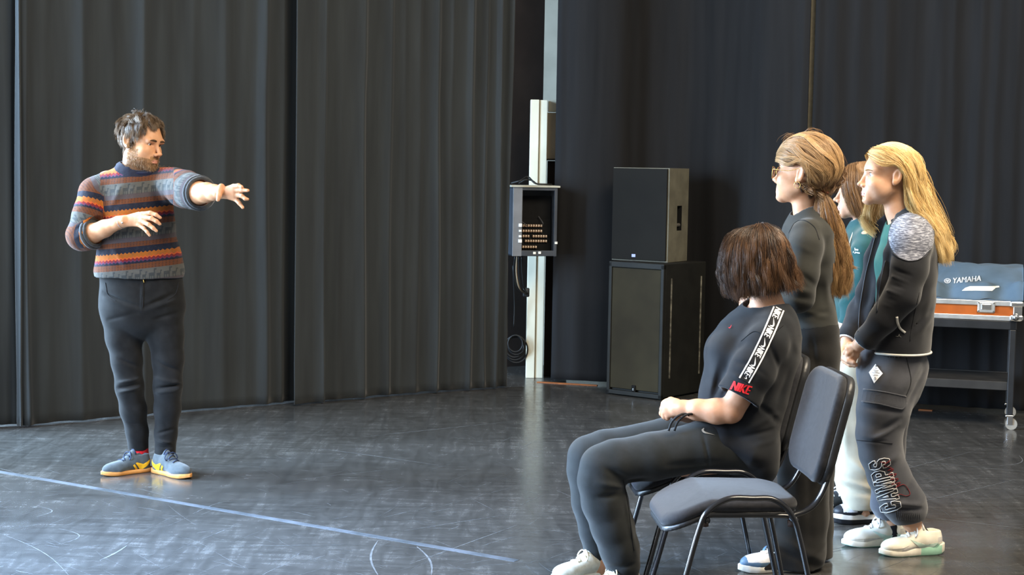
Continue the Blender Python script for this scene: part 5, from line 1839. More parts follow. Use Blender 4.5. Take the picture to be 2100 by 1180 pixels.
    for sgn in (-1, 1):
        q = np.array(path, float); T = np.gradient(q, axis=0); T /= np.linalg.norm(T, axis=1)[:, None]; N = np.stack([-T[:, 1], T[:, 0]], 1)
        strip_on(F, 'band_edge', bv, q + N * sgn * 10.5, 3.0, wh, o, 0.0024)
    qq = catmull(np.array(path, float), 12)
    acc = np.concatenate([[0], np.cumsum(np.linalg.norm(np.diff(qq, axis=0), axis=1))])
    for dpos, kind in ((10, 'w'), (30, 's'), (52, 'w'), (75, 's'), (97, 'w'), (119, 's'), (141, 'w'), (155, 's')):
        x = np.interp(dpos, acc, qq[:, 0]); y = np.interp(dpos, acc, qq[:, 1]); x2 = np.interp(dpos + 4, acc, qq[:, 0]); y2 = np.interp(dpos + 4, acc, qq[:, 1])
        an = math.degrees(math.atan2(y2 - y, x2 - x))
        if kind == 'w':
            word(bv, 'printed_letters', 'NIKE', x, y, an, 23, 13, wh, o, 0.05, 0.2, 0.0026)
        else:
            poly_decal(F, 'printed_tick', bv, SWOOSH, x, y, an + 180, 20 if dpos < 150 else 8, 18 if dpos < 150 else 12, wh, o, 0.0026)
    word(bv, 'printed_letters', 'NIKE', 1520, 796, 17, 42, 18, rd, o, 0.06, 0.25, 0.003)
    poly_decal(F, 'printed_tick', bv, SWOOSH, 1499, 671, -40, 9, 8, rd, o, 0.003)
    ring = []
    for a_ in np.linspace(0, 2 * math.pi, 33)[:-1]:
        ring.append(F.p((1577 + 41 * math.cos(a_), 640 + 4 * math.cos(a_) + 7 * math.sin(a_), -44 * math.sin(a_))))
    MB().tube(ring, 0.0075, 8, closed=True).build('collar', tm, o)
    tr = trace(F, 'sleeve_seam', bv, [(1606, 668), (1576, 690), (1548, 680), (1520, 700)], 0.0011, bk, o)

    # ---- joggers
    S = SDF()
    F.L(S, [(1518, 880, 0, 60, 94), (1520, 920, 0, 64, 100), (1522, 950, 0, 56, 98)], 20, 14)
    F.T(S, [(1520, 925, -56, 50), (1440, 918, -72, 51), (1337, 937, -87, 48), (1262, 948, -97, 45), (1235, 958, -99, 44), (1231, 985, -98, 45), (1240, 1030, -93, 46), (1256, 1080, -89, 43), (1270, 1125, -86, 39), (1277, 1158, -84, 35)], 9)
    F.T(S, [(1278, 1166, -84, 28), (1284, 1200, -82, 26)], 6)
    F.T(S, [(1515, 910, 60, 48), (1370, 904, 55, 47), (1240, 928, 50, 45), (1208, 938, 50, 44), (1205, 965, 50, 43), (1209, 1030, 49, 37), (1217, 1090, 48, 29), (1221, 1126, 48, 25)], 9)
    F.T(S, [(1221, 1132, 48, 21.5), (1224, 1160, 48, 21)], 5)
    S.cut(F.p((1284, 1200, -82)), (0, 0, -1), 0.002, F.p((1284, 1205, -82)), 0.09)
    S.cut(F.p((1224, 1161, 48)), (0, 0, -1), 0.002, F.p((1224, 1166, 48)), 0.06)
    for a, b, w, h in [((1290, 985, -130), (1240, 960, -140), 7, -2.2), ((1285, 1000, -130), (1225, 990, -140), 6, 2.2), ((1280, 1015, -130), (1225, 1020, -140), 6, -2), ((1276, 985, -110), (1330, 978, -110), 6, -2.5), ((1440, 880, -120), (1455, 960, -120), 3, -1.2), ((1270, 895, -130), (1290, 925, -140), 3, -1.0),
                       ((1282, 1020, -120), (1305, 1140, -110), 4, 1.6), ((1370, 955, -130), (1480, 950, -130), 6, -1.8), ((1245, 1165, -120), (1312, 1160, -120), 4, -1.5)]:
        F.ridge(S, a, b, w, h * 1.4)
    wrinkle(S, 0.0014, 24, (1, 1, 1), 7)
    jm = cloth('charcoal_jogger', '2b2d2d', '242625', rough=0.9, sheen=0.15, nscale=18, bscale=900)
    o, V, Q, bv = finish(F, 'joggers', S, jm, 0.0045, bvh=True)
    poly_decal(F, 'printed_tick', bv, SWOOSH, 1452, 889, 32, 28, 18, mat('grey_print', '8c8a83', 0.6), o, 0.003)
    trace(F, 'leg_seam', bv, [(1278, 985), (1288, 1040), (1300, 1130)], 0.0012, mat('dark_seam', '222326', 0.9), o)
    cd = MB()
    for dx in (0, 12):
        cd.tube(catmull([F.p((1425 + dx, 862, -70)), F.p((1408 + dx, 850, -100)), F.p((1392 + dx, 853, -112)), F.p((1378 + dx, 866, -112)), F.p((1371 + dx, 884, -112))], 6), 0.0042, 8)
    cd.build('drawstring', mat('black_cord', '1c1d20', 0.7), o)
    # ---- shoes
    mesh = mat('cream_mesh', 'ddd6c4', 0.8, 0.2, c2='cfc7b3', nscale=80)
    wsole = mat('white_rubber', 'e6e2d6', 0.5, 0.3)
    st = dict(mats=[mesh], lace=mat('cream_lace', 'e6dcc0', 0.7), sole_mats=[wsole], sole_idx=lambda a, x: 0, sole=0.03)
    for q in ((1228, 48), (1288, -82)):
        h = F.p((q[0], 1170, q[1])); dr = np.array([-0.86, -0.5, 0]); h[2] = 0
        shoe(F, h - dr * 0.05, h + dr * 0.2, 0.245, st)


build_seated()

# ================================================================== girl with the ponytail
def build_pony():
    F = Fig(6.16, 1650, 'standing girl with a long brown ponytail and sunglasses in a dark long-sleeved top')
    root = F.root
    H = Head(F.p((1650, 354, 0)), head_rot(-121, -4, 0), 1.05)
    B = SDF(); H.build(B)
    F.T(B, [(1655, 448, 2, 27), (1651, 425, 2, 23.5), (1648, 385, 2, 24)], 9)
    F.L(B, [(1656, 450, 0, 24, 32), (1657, 490, 0, 36, 62), (1655, 540, 0, 42, 68), (1655, 600, 0, 40, 66), (1656, 660, 0, 50, 76), (1657, 740, 0, 52, 76)], 12, 10)
    F.T(B, [(1656, 490, -72, 20), (1644, 612, -96, 20), (1590, 624, -60, 17), (1545, 622, -18, 12)], 8)
    F.T(B, [(1656, 490, 72, 20), (1644, 606, 96, 20), (1590, 620, 70, 17), (1545, 622, 24, 12)], 8)
    B.ell(F.p((1546, 622, -18)), F.p((1530, 620, -2)), (F.r(12), F.r(9)), (F.r(14), F.r(8)), (0, 0, 1), F.r(4))
    hand_fingers(F, B, [[(1532, 611, -4, 5.5), (1523, 613, 6, 5.2), (1520, 620, 14, 4)], [(1530, 617, -4, 5.5), (1521, 620, 6, 5.2), (1519, 627, 14, 4)],
                        [(1531, 624, -5, 5.2), (1523, 627, 5, 5), (1522, 632, 12, 4)], [(1534, 630, -6, 4.8), (1527, 633, 3, 4.5), (1527, 637, 10, 3.6)], [(1540, 610, -14, 6), (1531, 604, -8, 5.2), (1524, 604, 0, 4)],
                        [(1540, 618, 20, 9), (1530, 622, 14, 8), (1524, 628, 10, 6)]], 2)
    for q in ([(1652, 760, -38, 42), (1648, 960, -40, 26), (1640, 1130, -40, 18), (1634, 1165, -40, 17)], [(1662, 760, 38, 42), (1664, 960, 40, 26), (1660, 1120, 40, 18), (1656, 1150, 40, 17)]):
        F.T(B, q, 10)
    sk = skin('warm', 'd6a583', 'ca936e', 'd69a8e') + [mat('scalp_brown2', '6b4c30', 0.8)]
    o, V, Q, bv = finish(F, 'body', B, sk, 0.0048, [H.fine(0.0025), (F.p((1510, 595, -40)), F.p((1560, 645, 40)), 0.003)], lip_scalp(H, scalp_long), bvh=True)
    H.features(root, bv, '4a3626', '5a4028')
    hm = hairmat('hair_honey_brown', '452f1c', '816042', 'bf9a6c')
    cap = [[(1648, 388, -44), (1660, 396, -43), (1674, 397, -37), (1686, 396, -29)],
           [(1604, 331, 2), (1613, 337, -22), (1625, 337, -40), (1638, 331, -46), (1652, 338, -48), (1664, 372, -44), (1685, 394, -29)],
           [(1600, 322, 8), (1613, 314, -14), (1632, 324, -40), (1656, 342, -48), (1676, 370, -44), (1686, 392, -29)],
           [(1603, 311, 16), (1622, 303, -8), (1646, 308, -34), (1674, 330, -46), (1690, 362, -40), (1687, 391, -27)],
           [(1609, 301, 18), (1638, 291, 0), (1670, 299, -28), (1696, 325, -40), (1703, 362, -36), (1689, 391, -25)],
           [(1620, 290, 18), (1655, 281, 0), (1690, 297, -22), (1713, 332, -30), (1713, 368, -28), (1690, 392, -22)],
           [(1636, 282, 20), (1676, 277, 6), (1707, 300, -8), (1722, 338, -14), (1716, 374, -18), (1691, 394, -18)],
           [(1640, 282, 26), (1682, 281, 28), (1711, 305, 18), (1722, 342, 6), (1714, 376, -6), (1691, 395, -15)],
           [(1628, 292, 34), (1668, 292, 46), (1702, 318, 38), (1716, 352, 20), (1710, 380, 2), (1690, 396, -14)],
           [(1612, 312, 36), (1650, 318, 54), (1690, 345, 44), (1706, 372, 22), (1690, 396, -10)]]
    hair_sheets(F, [cap, cap], 'hair', hm, root, 10500, 0.0006, 1.6, 1.8, 7.0, 16, 21, 0.02, cyc=4.6, H=H, puff=(0.006, 0.020), ears=1)
    fly = [[(1630, 285, 10), (1622, 276, 6), (1612, 284, 0), (1600, 300, -2)], [(1650, 281, 5), (1655, 271, 0), (1672, 272, -4), (1690, 284, -6)], [(1690, 290, 0), (1712, 300, -8), (1728, 330, -10), (1734, 345, -10)]]
    tail = [[(1681, 396, -26), (1673, 425, -34), (1678, 470, -40), (1687, 530, -42), (1683, 575, -42), (1690, 602, -40)],
            [(1684, 395, -31), (1689, 430, -44), (1698, 480, -52), (1704, 540, -54), (1702, 588, -52), (1706, 613, -48)],
            [(1689, 396, -30), (1706, 430, -42), (1719, 480, -50), (1728, 540, -50), (1724, 590, -46), (1722, 614, -42)],
            [(1692, 397, -22), (1712, 432, -28), (1726, 480, -34), (1736, 530, -36), (1738, 575, -36), (1731, 602, -34)],
            [(1690, 398, -14), (1710, 435, -12), (1726, 485, -14), (1736, 535, -16), (1736, 580, -18), (1728, 606, -18)],
            [(1683, 398, -16), (1685, 435, -14), (1695, 490, -18), (1704, 540, -20), (1704, 590, -22)]]
    hm2 = hairmat('hair_copper_brown', '593f28', '8c6842', 'bd9a6a')
    hair_sheets(F, [tail, tail], 'ponytail', hm2, root, 8000, 0.0006, 1.5, 3.2, 5.0, 20, 31, 0.16, cyc=4.0)
    stray = [[(1720, 520, -34), (1732, 535, -34), (1745, 546, -34), (1760, 551, -34)], [(1722, 526, -34), (1735, 540, -34), (1748, 549, -34), (1757, 550, -34)]]
    hair_sheets(F, [stray], 'loose_lock', hm2, root, 90, 0.0008, 1.5, 1.5, 1.0, 10, 41, 0.3, under=False)
    hair_sheets(F, [[g] * 2 for g in fly], 'flyaway_hair', hm, root, 60, 0.0006, 3, 5, 3, 10, 43, 0.3, under=False)
    # hair tie
    c = F.p((1687, 393, -23)); ax = F.up((1690, 384, -23), (1684, 402, -23)); u = np.cross(ax, [0, 1.0, 0]); u /= np.linalg.norm(u); v = np.cross(ax, u)
    an = np.linspace(0, 2 * math.pi, 25)[:-1]
    MB().tube([c + F.r(11) * math.cos(a) * u + F.r(13) * math.sin(a) * v for a in an], 0.0055, 8, closed=True).build('hair_tie', cloth('rust_tie', '8a4a34', '74392a'), root)
    # hoop earring
    e = H.w((0.084, 0.010, -0.043)); fr = H.R @ np.array([0, -1.0, 0])
    MB().tube([e + 0.012 * (math.cos(a) * fr + math.sin(a) * np.array([0, 0, 1.0])) for a in an], 0.0011, 6, closed=True).build('earring', mat('gold', 'd8b36a', 0.25, 0.5, 0.9), root)
    # sunglasses
    gold = mat('gold', 'd8b36a', 0.25, 0.5, 0.9)
    fr_ = MB(); lens = MB()
    for x in (-1, 1):
        ring = [H.w((x * (0.034 + 0.028 * math.cos(a)), -0.108 + 0.012 * abs(math.cos(a)) * (1 if math.cos(a) > 0 else 0), -0.006 + (0.024 if math.sin(a) < 0 else 0.018) * math.sin(a))) for a in an]
        fr_.tube(ring, 0.0013, 6, closed=True)
        n = len(ring); c0 = np.mean(ring, 0)
        lens.add([c0] + ring, [(0, 1 + i, 1 + (i + 1) % n) for i in range(n)])
        fr_.tube(catmull([H.w((x * 0.061, -0.098, 0.004)), H.w((x * 0.074, -0.08, 0.004)), H.w((x * 0.0785, -0.03, 0.003)), H.w((x * 0.081, 0.012, 0.014)), H.w((x * 0.083, 0.03, -0.004))], 5), 0.0013, 6)
    fr_.tube(catmull([H.w((-0.007, -0.109, 0.0)), H.w((0, -0.111, 0.003)), H.w((0.007, -0.109, 0.0))], 4), 0.0013, 6)
    g = fr_.build('sunglasses', gold, root)
    lm = mat('pink_brown_lens', '9a6a66', 0.1, 0.5, c2='8a5a58', alpha=0.72)
    lens.build('lens', lm, g)

    # ---- long-sleeved top
    S = SDF()
    F.L(S, [(1655, 446, 0, 31, 40), (1656, 458, 0, 38, 56), (1657, 480, 0, 46, 80), (1655, 520, 0, 52, 83), (1654, 560, 0, 52, 80), (1655, 600, 0, 47, 72), (1656, 635, 0, 50, 76), (1657, 668, 0, 54, 82), (1657, 690, 0, 54, 82)], 12, 10)
    F.E(S, (1612, 540, -34), (24, 32, 28), 16); F.E(S, (1606, 540, 44), (24, 32, 28), 16)
    F.T(S, [(1654, 482, -64, 34), (1653, 505, -84, 33), (1648, 560, -97, 31), (1640, 610, -100, 29), (1610, 622, -80, 25), (1570, 622, -45, 19), (1545, 622, -22, 15)], 9)
    F.T(S, [(1656, 482, 66, 33), (1652, 540, 94, 29), (1642, 606, 98, 27), (1590, 622, 72, 22), (1545, 622, 28, 15)], 9)
    S.rc(F.p((1655, 452, 2)), F.p((1647, 400, 2)), F.r(27), F.r(36), F.r(3), 's')
    S.cut(F.p((1657, 668, 0)), (0.12, 0, -1))
    for a, b, w, h in [((1668, 600, -120), (1618, 590, -120), 6, 2.6), ((1665, 615, -120), (1610, 605, -120), 6, -2.6), ((1670, 585, -120), (1640, 560, -120), 6, -2), ((1690, 560, -70), (1700, 640, -60), 7, 2), ((1640, 640, -80), (1700, 650, -70), 6, 2.2), ((1640, 652, -80), (1700, 640, -70), 6, -2), ((1625, 500, -100), (1670, 520, -110), 6, 1.4)]:
        F.ridge(S, a, b, w, h)
    wrinkle(S, 0.0018, 26)
    tm = cloth('dark_grey_jersey', '33332f', '2b2b28', rough=0.8, sheen=0.2, nscale=10, bscale=900)
    o, V, Q, bv = finish(F, 'long_sleeved_top', S, tm, 0.0045, bvh=True)
    trace(F, 'shoulder_seam', bv, [(1618, 478), (1630, 458), (1648, 452), (1670, 466), (1680, 492)], 0.0011, mat('dark_seam', '222326', 0.9), o)
    # ---- wide trousers
    S = SDF()
    F.L(S, [(1657, 640, 0, 50, 78), (1658, 680, 0, 57, 84), (1658, 720, 0, 60, 86), (1658, 770, 0, 60, 84)], 12, 10)
    F.T(S, [(1652, 770, -38, 56), (1650, 860, -42, 54), (1648, 960, -42, 53), (1645, 1060, -42, 53), (1638, 1130, -42, 55), (1628, 1176, -42, 58)], 10)
    F.T(S, [(1662, 770, 38, 54), (1664, 960, 40, 47), (1664, 1080, 40, 46), (1662, 1172, 40, 48)], 10)
    F.T(S, [(1608, 1118, -52, 24), (1566, 1166, -76, 19)], 22)
    S.cut((0, 0, 0.010), (0, 0, -1)); S.cut(F.p((1657, 655, 0)), (0, 0, 1))
    for a, b, w, h in [((1640, 700, -80), (1632, 1000, -80), 9, 2.4), ((1660, 720, -90), (1660, 1100, -90), 9, -3), ((1682, 720, -70), (1690, 1100, -70), 9, 2.6), ((1610, 1110, -90), (1690, 1150, -80), 7, 3), ((1600, 1130, -90), (1690, 1168, -80), 7, -3), ((1630, 1150, -90), (1700, 1120, -80), 7, 2.4), ((1665, 690, -80), (1672, 760, -80), 5, -2)]:
        F.ridge(S, a, b, w, h)
    wrinkle(S, 0.003, 16, (1, 1, 0.5), 9)
    o, V, Q, bv = finish(F, 'trousers', S, cloth('black_twill', '222120', '1a1a19', rough=0.9, sheen=0.15, nscale=12), 0.005, bvh=True)
    # ---- shoes
    wl = mat('white_leather', 'e8e8ea', 0.45, 0.35); bl = mat('slate_blue_rubber', '5a7690', 0.5, 0.3); wr = mat('white_rubber', 'e6e2d6', 0.5, 0.3)

    def zones(x, y, z):
        return ((z < 0.020) | (x > 0.245)).astype(int)
    st = dict(mats=[wl, bl], zones=zones, lace=mat('white_lace', 'efefef', 0.7), sole_mats=[wr], sole_idx=lambda a, x: 0, sole=0.026)
    dr = np.array([-0.97, -0.2, 0]); dr /= np.linalg.norm(dr)
    tip = F.p((1517, 1150, -82)); tip[2] = 0
    shoe(F, tip - dr * 0.245, tip, 0.245, st)
    h = F.p((1660, 1150, 40)); h[2] = 0
    shoe(F, h + np.array([0.05, 0.01, 0]), h + np.array([-0.17, -0.04, 0]), 0.245, st)


build_pony()

# ================================================================== girl in the green hoodie
def build_third():
    F = Fig(6.95, 1765, 'girl in a teal green hoodie and cream trousers half hidden behind the blonde girl')
    root = F.root
    H = Head(F.p((1767, 392, 0)), head_rot(-96, 2, 0), 1.0)
    B = SDF(); H.build(B)
    F.T(B, [(1775, 465, 0, 25), (1776, 445, 0, 22), (1774, 415, 0, 22)], 8)
    F.L(B, [(1776, 462, 0, 24, 34), (1774, 490, 0, 34, 66), (1768, 560, 0, 36, 64), (1758, 640, 0, 38, 62), (1754, 700, 0, 42, 66)], -4, 10)
    F.T(B, [(1780, 490, -64, 22), (1768, 575, -80, 18), (1730, 690, -62, 13)], 8); F.T(B, [(1780, 490, 64, 22), (1768, 575, 80, 18), (1735, 680, 62, 13)], 8)
    for z in (-1, 1):
        B.ell(F.p((1728, 694, 62 * z)), F.p((1722, 716, 62 * z)), (F.r(9), F.r(6)), (F.r(11), F.r(6)), (1, 0, 0), F.r(4))
        hand_fingers(F, B, [[(1716 + 4 * k, 714, 62 * z, 4.6), (1712 + 4 * k, 728 + (k % 3), 60 * z, 4.2), (1714 + 4 * k, 740 - abs(k - 1.5) * 2, 54 * z, 3.4)] for k in range(4)] + [[(1718, 700, 60 * z, 5.5), (1711, 712, 52 * z, 4.8), (1711, 722, 48 * z, 4)]], 2)
    for q in ([(1752, 720, -32, 36), (1750, 880, -34, 22), (1766, 1020, -32, 15), (1770, 1050, -32, 15)], [(1752, 720, 32, 36), (1742, 880, 34, 22), (1742, 1010, 32, 15), (1744, 1030, 32, 15)]):
        F.T(B, q, 10)
    sk = skin('fair', 'd8ab8e', 'cc9a79', 'd89c94') + [mat('scalp_brown3', '5b4330', 0.8)]
    o, V, Q, bv = finish(F, 'body', B, sk, 0.005, [H.fine(0.0025)], lip_scalp(H, scalp_long), bvh=True)
    H.features(root, bv, '6a6e6a', '4a3626')
    hm = hairmat('hair_mid_brown', '4d3826', '7a5a3a', 'a88560')
    near = [[(1733, 348, -8), (1727, 362, -24), (1731, 392, -34), (1740, 420, -38), (1750, 440, -37)],
            [(1740, 341, -8), (1735, 362, -30), (1740, 400, -40), (1750, 432, -41), (1757, 448, -39)],
            [(1748, 337, -7), (1748, 362, -34), (1753, 402, -43), (1762, 436, -43), (1767, 451, -41)],
            [(1760, 334, -6), (1764, 362, -37), (1770, 404, -45), (1776, 438, -45), (1778, 453, -43)],
            [(1774, 334, -4), (1787, 362, -33), (1795, 402, -39), (1799, 438, -39), (1799, 453, -37)],
            [(1785, 337, 0), (1804, 364, -16), (1813, 402, -20), (1816, 438, -20), (1814, 452, -18)],
            [(1785, 337, 4), (1804, 364, 16), (1813, 402, 20), (1816, 438, 20), (1814, 452, 18)]]
    far = [[(x, y, -d) for x, y, d in g] for g in near[1:5]]
    hair_sheets(F, [near, near, far], 'hair', hm, root, 7000, 0.0006, 1.5, 2.0, 2.5, 12, 61, 0.08, H=H)
    # ---- hoodie
    S = SDF()
    F.L(S, [(1778, 462, 0, 30, 42), (1776, 480, 0, 40, 62), (1773, 505, 0, 42, 76), (1768, 560, 0, 44, 76), (1760, 610, 0, 46, 75), (1754, 645, 0, 49, 76), (1753, 662, 0, 45, 72)], -4, 10)
    F.E(S, (1736, 545, -30), (18, 26, 22), 14); F.E(S, (1736, 545, 30), (18, 26, 22), 14)
    F.T(S, [(1782, 494, -58, 30), (1778, 520, -78, 30), (1768, 575, -86, 27), (1750, 630, -78, 24), (1732, 686, -64, 19)], 9)
    F.T(S, [(1782, 494, 58, 30), (1768, 575, 86, 27), (1735, 682, 64, 19)], 9)
    F.T(S, [(1798, 468, -40, 15), (1818, 470, 0, 20), (1798, 468, 40, 15)], 12)
    S.rc(F.p((1776, 470, 0)), F.p((1772, 420, 0)), F.r(25), F.r(32), F.r(3), 's')
    S.cut(F.p((1753, 662, 0)), (-0.1, 0, -1))
    for a, b, w, h in [((1745, 600, -80), (1700, 640, -70), 6, 2.5), ((1730, 520, -70), (1760, 500, -80), 6, 2), ((1720, 650, -70), (1790, 652, -80), 4, -2.4), ((1756, 500, -90), (1748, 600, -90), 5, -2)]:
        F.ridge(S, a, b, w, h)
    wrinkle(S, 0.0028, 18)
    gm_ = cloth('teal_fleece', '1f4d4e', '1a4344', rough=0.92, sheen=0.3, nscale=12, bscale=700)
    o, V, Q, bv = finish(F, 'hoodie', S, gm_, 0.005, bvh=True)
    wp = mat('white_print', 'f0ece8', 0.6)
    word(bv, 'printed_letters', 'Save', 1757, 512, 8, 8.5, 5, wp, o, 0.02, 0, 0.003)
    word(bv, 'printed_letters', 'it green', 1757, 518.5, 10, 14, 5, wp, o, 0.02, 0, 0.003)
    MB().tube(catmull([F.p((1752, 470, -34)), F.p((1744, 492, -46)), F.p((1740, 510, -48))], 6), 0.0028, 6).build('drawstring', mat('grey_cord', 'b8bcb8', 0.7), o)
    ring = [F.p((1775 + 25 * math.cos(a_), 459 + 3 * math.cos(a_), -24 * math.sin(a_))) for a_ in np.linspace(0, 2 * math.pi, 25)[:-1]]
    MB().tube(ring, 0.010, 8, closed=True).build('shirt_collar', cloth('white_cotton', 'dcdde0', 'cfd0d4'), root)
    # ---- trousers
    S = SDF()
    F.L(S, [(1754, 650, 0, 46, 70), (1753, 700, 0, 49, 74), (1752, 760, 0, 50, 74)], -4, 10)
    F.T(S, [(1751, 760, -30, 46), (1750, 880, -32, 42), (1754, 960, -32, 41), (1764, 1010, -32, 39), (1768, 1030, -32, 33), (1770, 1042, -32, 26)], 10)
    F.T(S, [(1748, 760, 30, 44), (1742, 880, 32, 38), (1742, 970, 32, 34), (1744, 1010, 32, 28), (1744, 1022, 32, 22)], 10)
    S.cut(F.p((1754, 656, 0)), (0, 0, 1)); S.cut(F.p((1770, 1044, -32)), (0, 0, -1), 0.002, F.p((1770, 1052, -32)), 0.1)
    for a, b, w, h in [((1725, 985, -70), (1800, 1005, -70), 6, 3), ((1725, 1000, -70), (1800, 1020, -70), 6, -3), ((1740, 940, -70), (1790, 980, -70), 6, 2.5), ((1730, 800, -70), (1735, 950, -70), 8, 2)]:
        F.ridge(S, a, b, w, h)
    wrinkle(S, 0.0035, 17, (1, 1, 0.7), 11)
    finish(F, 'trousers', S, cloth('cream_cotton', 'c0b8a2', 'b2a993', rough=0.9, sheen=0.1, nscale=8), 0.005)
    # ---- shoes
    wl = mat('white_leather', 'e8e8ea', 0.45, 0.35); bl = mat('black_leather', '26282c', 0.45, 0.35); wr = mat('white_rubber', 'e6e2d6', 0.5, 0.3); br = mat('black_rubber', '17181b', 0.6, 0.3)

    def zones(x, y, z):
        return np.where((z < 0.016) | (x > 0.235) | ((x > 0.12) & (x < 0.17) & (z > 0.012)) | ((x < 0.06) & (z < 0.04)) | (x < 0.018), 1, 0)
    st = dict(mats=[wl, bl], zones=zones, lace=mat('white_lace', 'efefef', 0.7), sole_mats=[br, wr], sole_idx=lambda a, x: 1 if a >= 2 else 0, sole=0.044)
    t = F.p((1708, 1060, -42)); t[2] = 0
    shoe(F, t + np.array([0.245, 0.05, 0]), t, 0.25, st)
    t = F.p((1694, 1030, 24)); t[2] = 0
    shoe(F, t + np.array([0.16, 0.06, 0]), t, 0.25, st)


build_third()

# ================================================================== blonde girl with the zipped jacket
def build_blonde():
    F = Fig(6.42, 1835, 'girl with long blonde hair in a black jacket with grey shoulders and navy joggers')
    root = F.root
    H = Head(F.p((1821, 360, 0)), head_rot(-88, 0, 0), 1.01)
    B = SDF(); H.build(B)
    F.T(B, [(1850, 452, 0, 29), (1842, 432, 0, 25), (1834, 395, 0, 25)], 9)
    F.L(B, [(1854, 448, 0, 26, 36), (1862, 480, 0, 38, 72), (1860, 540, 0, 44, 72), (1852, 620, 0, 46, 64), (1836, 700, 0, 50, 72), (1828, 760, 0, 54, 74)], 2, 10)
    F.T(B, [(1868, 480, -70, 26), (1850, 608, -90, 20), (1770, 700, -56, 14), (1762, 707, -50, 13)], 8)
    F.T(B, [(1862, 480, 74, 26), (1800, 590, 96, 20), (1740, 690, 34, 14), (1737, 704, 26, 13)], 8)
    # folded hands
    B.ell(F.p((1764, 706, -50)), F.p((1746, 722, -36)), (F.r(12), F.r(8)), (F.r(15), F.r(8)), F.up((1740, 712, -40), (1756, 732, -40)), F.r(4))
    B.ell(F.p((1737, 704, 24)), F.p((1731, 722, 8)), (F.r(11), F.r(9)), (F.r(12), F.r(10)), (1, 0, 0), F.r(4))
    hand_fingers(F, B, [
        [(1750, 712, -40, 6.2), (1739, 716, -36, 5.8), (1733, 724, -26, 5.2), (1735, 730, -14, 4.2)],
        [(1750, 719, -42, 6.2), (1740, 725, -38, 5.8), (1737, 733, -28, 5.0), (1741, 737, -18, 4)],
        [(1752, 726, -42, 6), (1745, 733, -38, 5.4), (1744, 739, -28, 4.6)],
        [(1757, 730, -42, 5.4), (1752, 737, -38, 4.8), (1752, 742, -30, 4)],
        [(1752, 708, -42, 6), (1742, 707, -34, 5.6), (1736, 711, -22, 4.6)],
        [(1728, 722, -4, 7), (1729, 734, -20, 6.4), (1740, 741, -38, 5.8), (1751, 744, -48, 4.6)],
        [(1728, 726, 6, 7), (1732, 740, -10, 6.2), (1744, 748, -28, 5.6), (1755, 749, -38, 4.6)],
        [(1730, 728, 14, 6.5), (1738, 744, 4, 5.8), (1752, 750, -12, 5)], [(1733, 728, 22, 6), (1742, 744, 16, 5.2), (1754, 748, 2, 4.4)]], 2.2)
    for q in ([(1826, 770, -38, 42), (1808, 900, -42, 27), (1850, 1030, -38, 19), (1868, 1070, -36, 17.5), (1886, 1096, -36, 17)], [(1832, 770, 38, 42), (1820, 900, 40, 27), (1824, 1040, 38, 18), (1826, 1080, 38, 17)]):
        F.T(B, q, 10)
    sk = skin('rosy', 'd8a98a', 'cc9874', 'd89a8e') + [mat('scalp_blonde', 'a8834e', 0.8)]
    o, V, Q, bv = finish(F, 'body', B, sk, 0.0048, [H.fine(0.0024), (F.p((1720, 695, -70)), F.p((1775, 756, 40)), 0.003)], lip_scalp(H, scalp_long), bvh=True)
    H.features(root, bv, '5a6a72', '8a6c46', '4a3626')
    hm = hairmat('hair_blonde', 'b08c54', 'dcb878', 'f8e2ac')
    near = [[(1777, 323, -10), (1787, 334, -28), (1799, 341, -40), (1813, 343, -45), (1826, 337, -48), (1839, 341, -49), (1848, 358, -48), (1850, 390, -43), (1854, 418, -42), (1882, 446, -54), (1906, 485, -60), (1919, 532, -56)],
            [(1780, 313, -7), (1800, 313, -28), (1825, 326, -43), (1848, 350, -48), (1857, 390, -44), (1872, 428, -50), (1902, 468, -60), (1922, 500, -58), (1930, 538, -52)],
            [(1792, 305, -5), (1818, 305, -26), (1849, 325, -42), (1868, 360, -44), (1879, 400, -42), (1898, 440, -48), (1920, 480, -52), (1934, 540, -46)],
            [(1812, 300, -4), (1843, 303, -20), (1872, 325, -32), (1884, 360, -33), (1893, 400, -30), (1914, 440, -32), (1933, 485, -34), (1942, 538, -30)],
            [(1830, 298, -2), (1861, 306, -10), (1883, 330, -16), (1892, 362, -17), (1902, 405, -16), (1921, 445, -14), (1939, 490, -14), (1946, 535, -12)],
            [(1836, 298, 4), (1866, 307, 6), (1886, 332, 6), (1893, 364, 6), (1902, 406, 6), (1920, 446, 8), (1936, 490, 8), (1944, 532, 8)]]
    far = [[(1777, 319, 8), (1781, 331, 30), (1790, 352, 43), (1786, 390, 46), (1777, 420, 44), (1771, 450, 38), (1777, 470, 30), (1792, 486, 24)],
           [(1783, 310, 8), (1798, 322, 30), (1808, 352, 46), (1800, 400, 48), (1789, 432, 46), (1792, 460, 40), (1806, 478, 34)],
           [(1800, 303, 8), (1830, 310, 32), (1850, 350, 46), (1850, 400, 48), (1846, 440, 52), (1850, 480, 60)],
           [(1825, 299, 8), (1860, 312, 24), (1880, 350, 34), (1886, 400, 36), (1896, 450, 44), (1905, 500, 48)],
           [(1836, 298, 6), (1866, 308, 12), (1888, 345, 16), (1896, 400, 18), (1916, 450, 20), (1934, 500, 20)]]
    hair_sheets(F, [near, near, far], 'hair', hm, root, 12500, 0.0006, 1.6, 3.2, 6.5, 22, 71, 0.13, cyc=4.5, H=H, puff=(0.004, 0.005), ears=1)
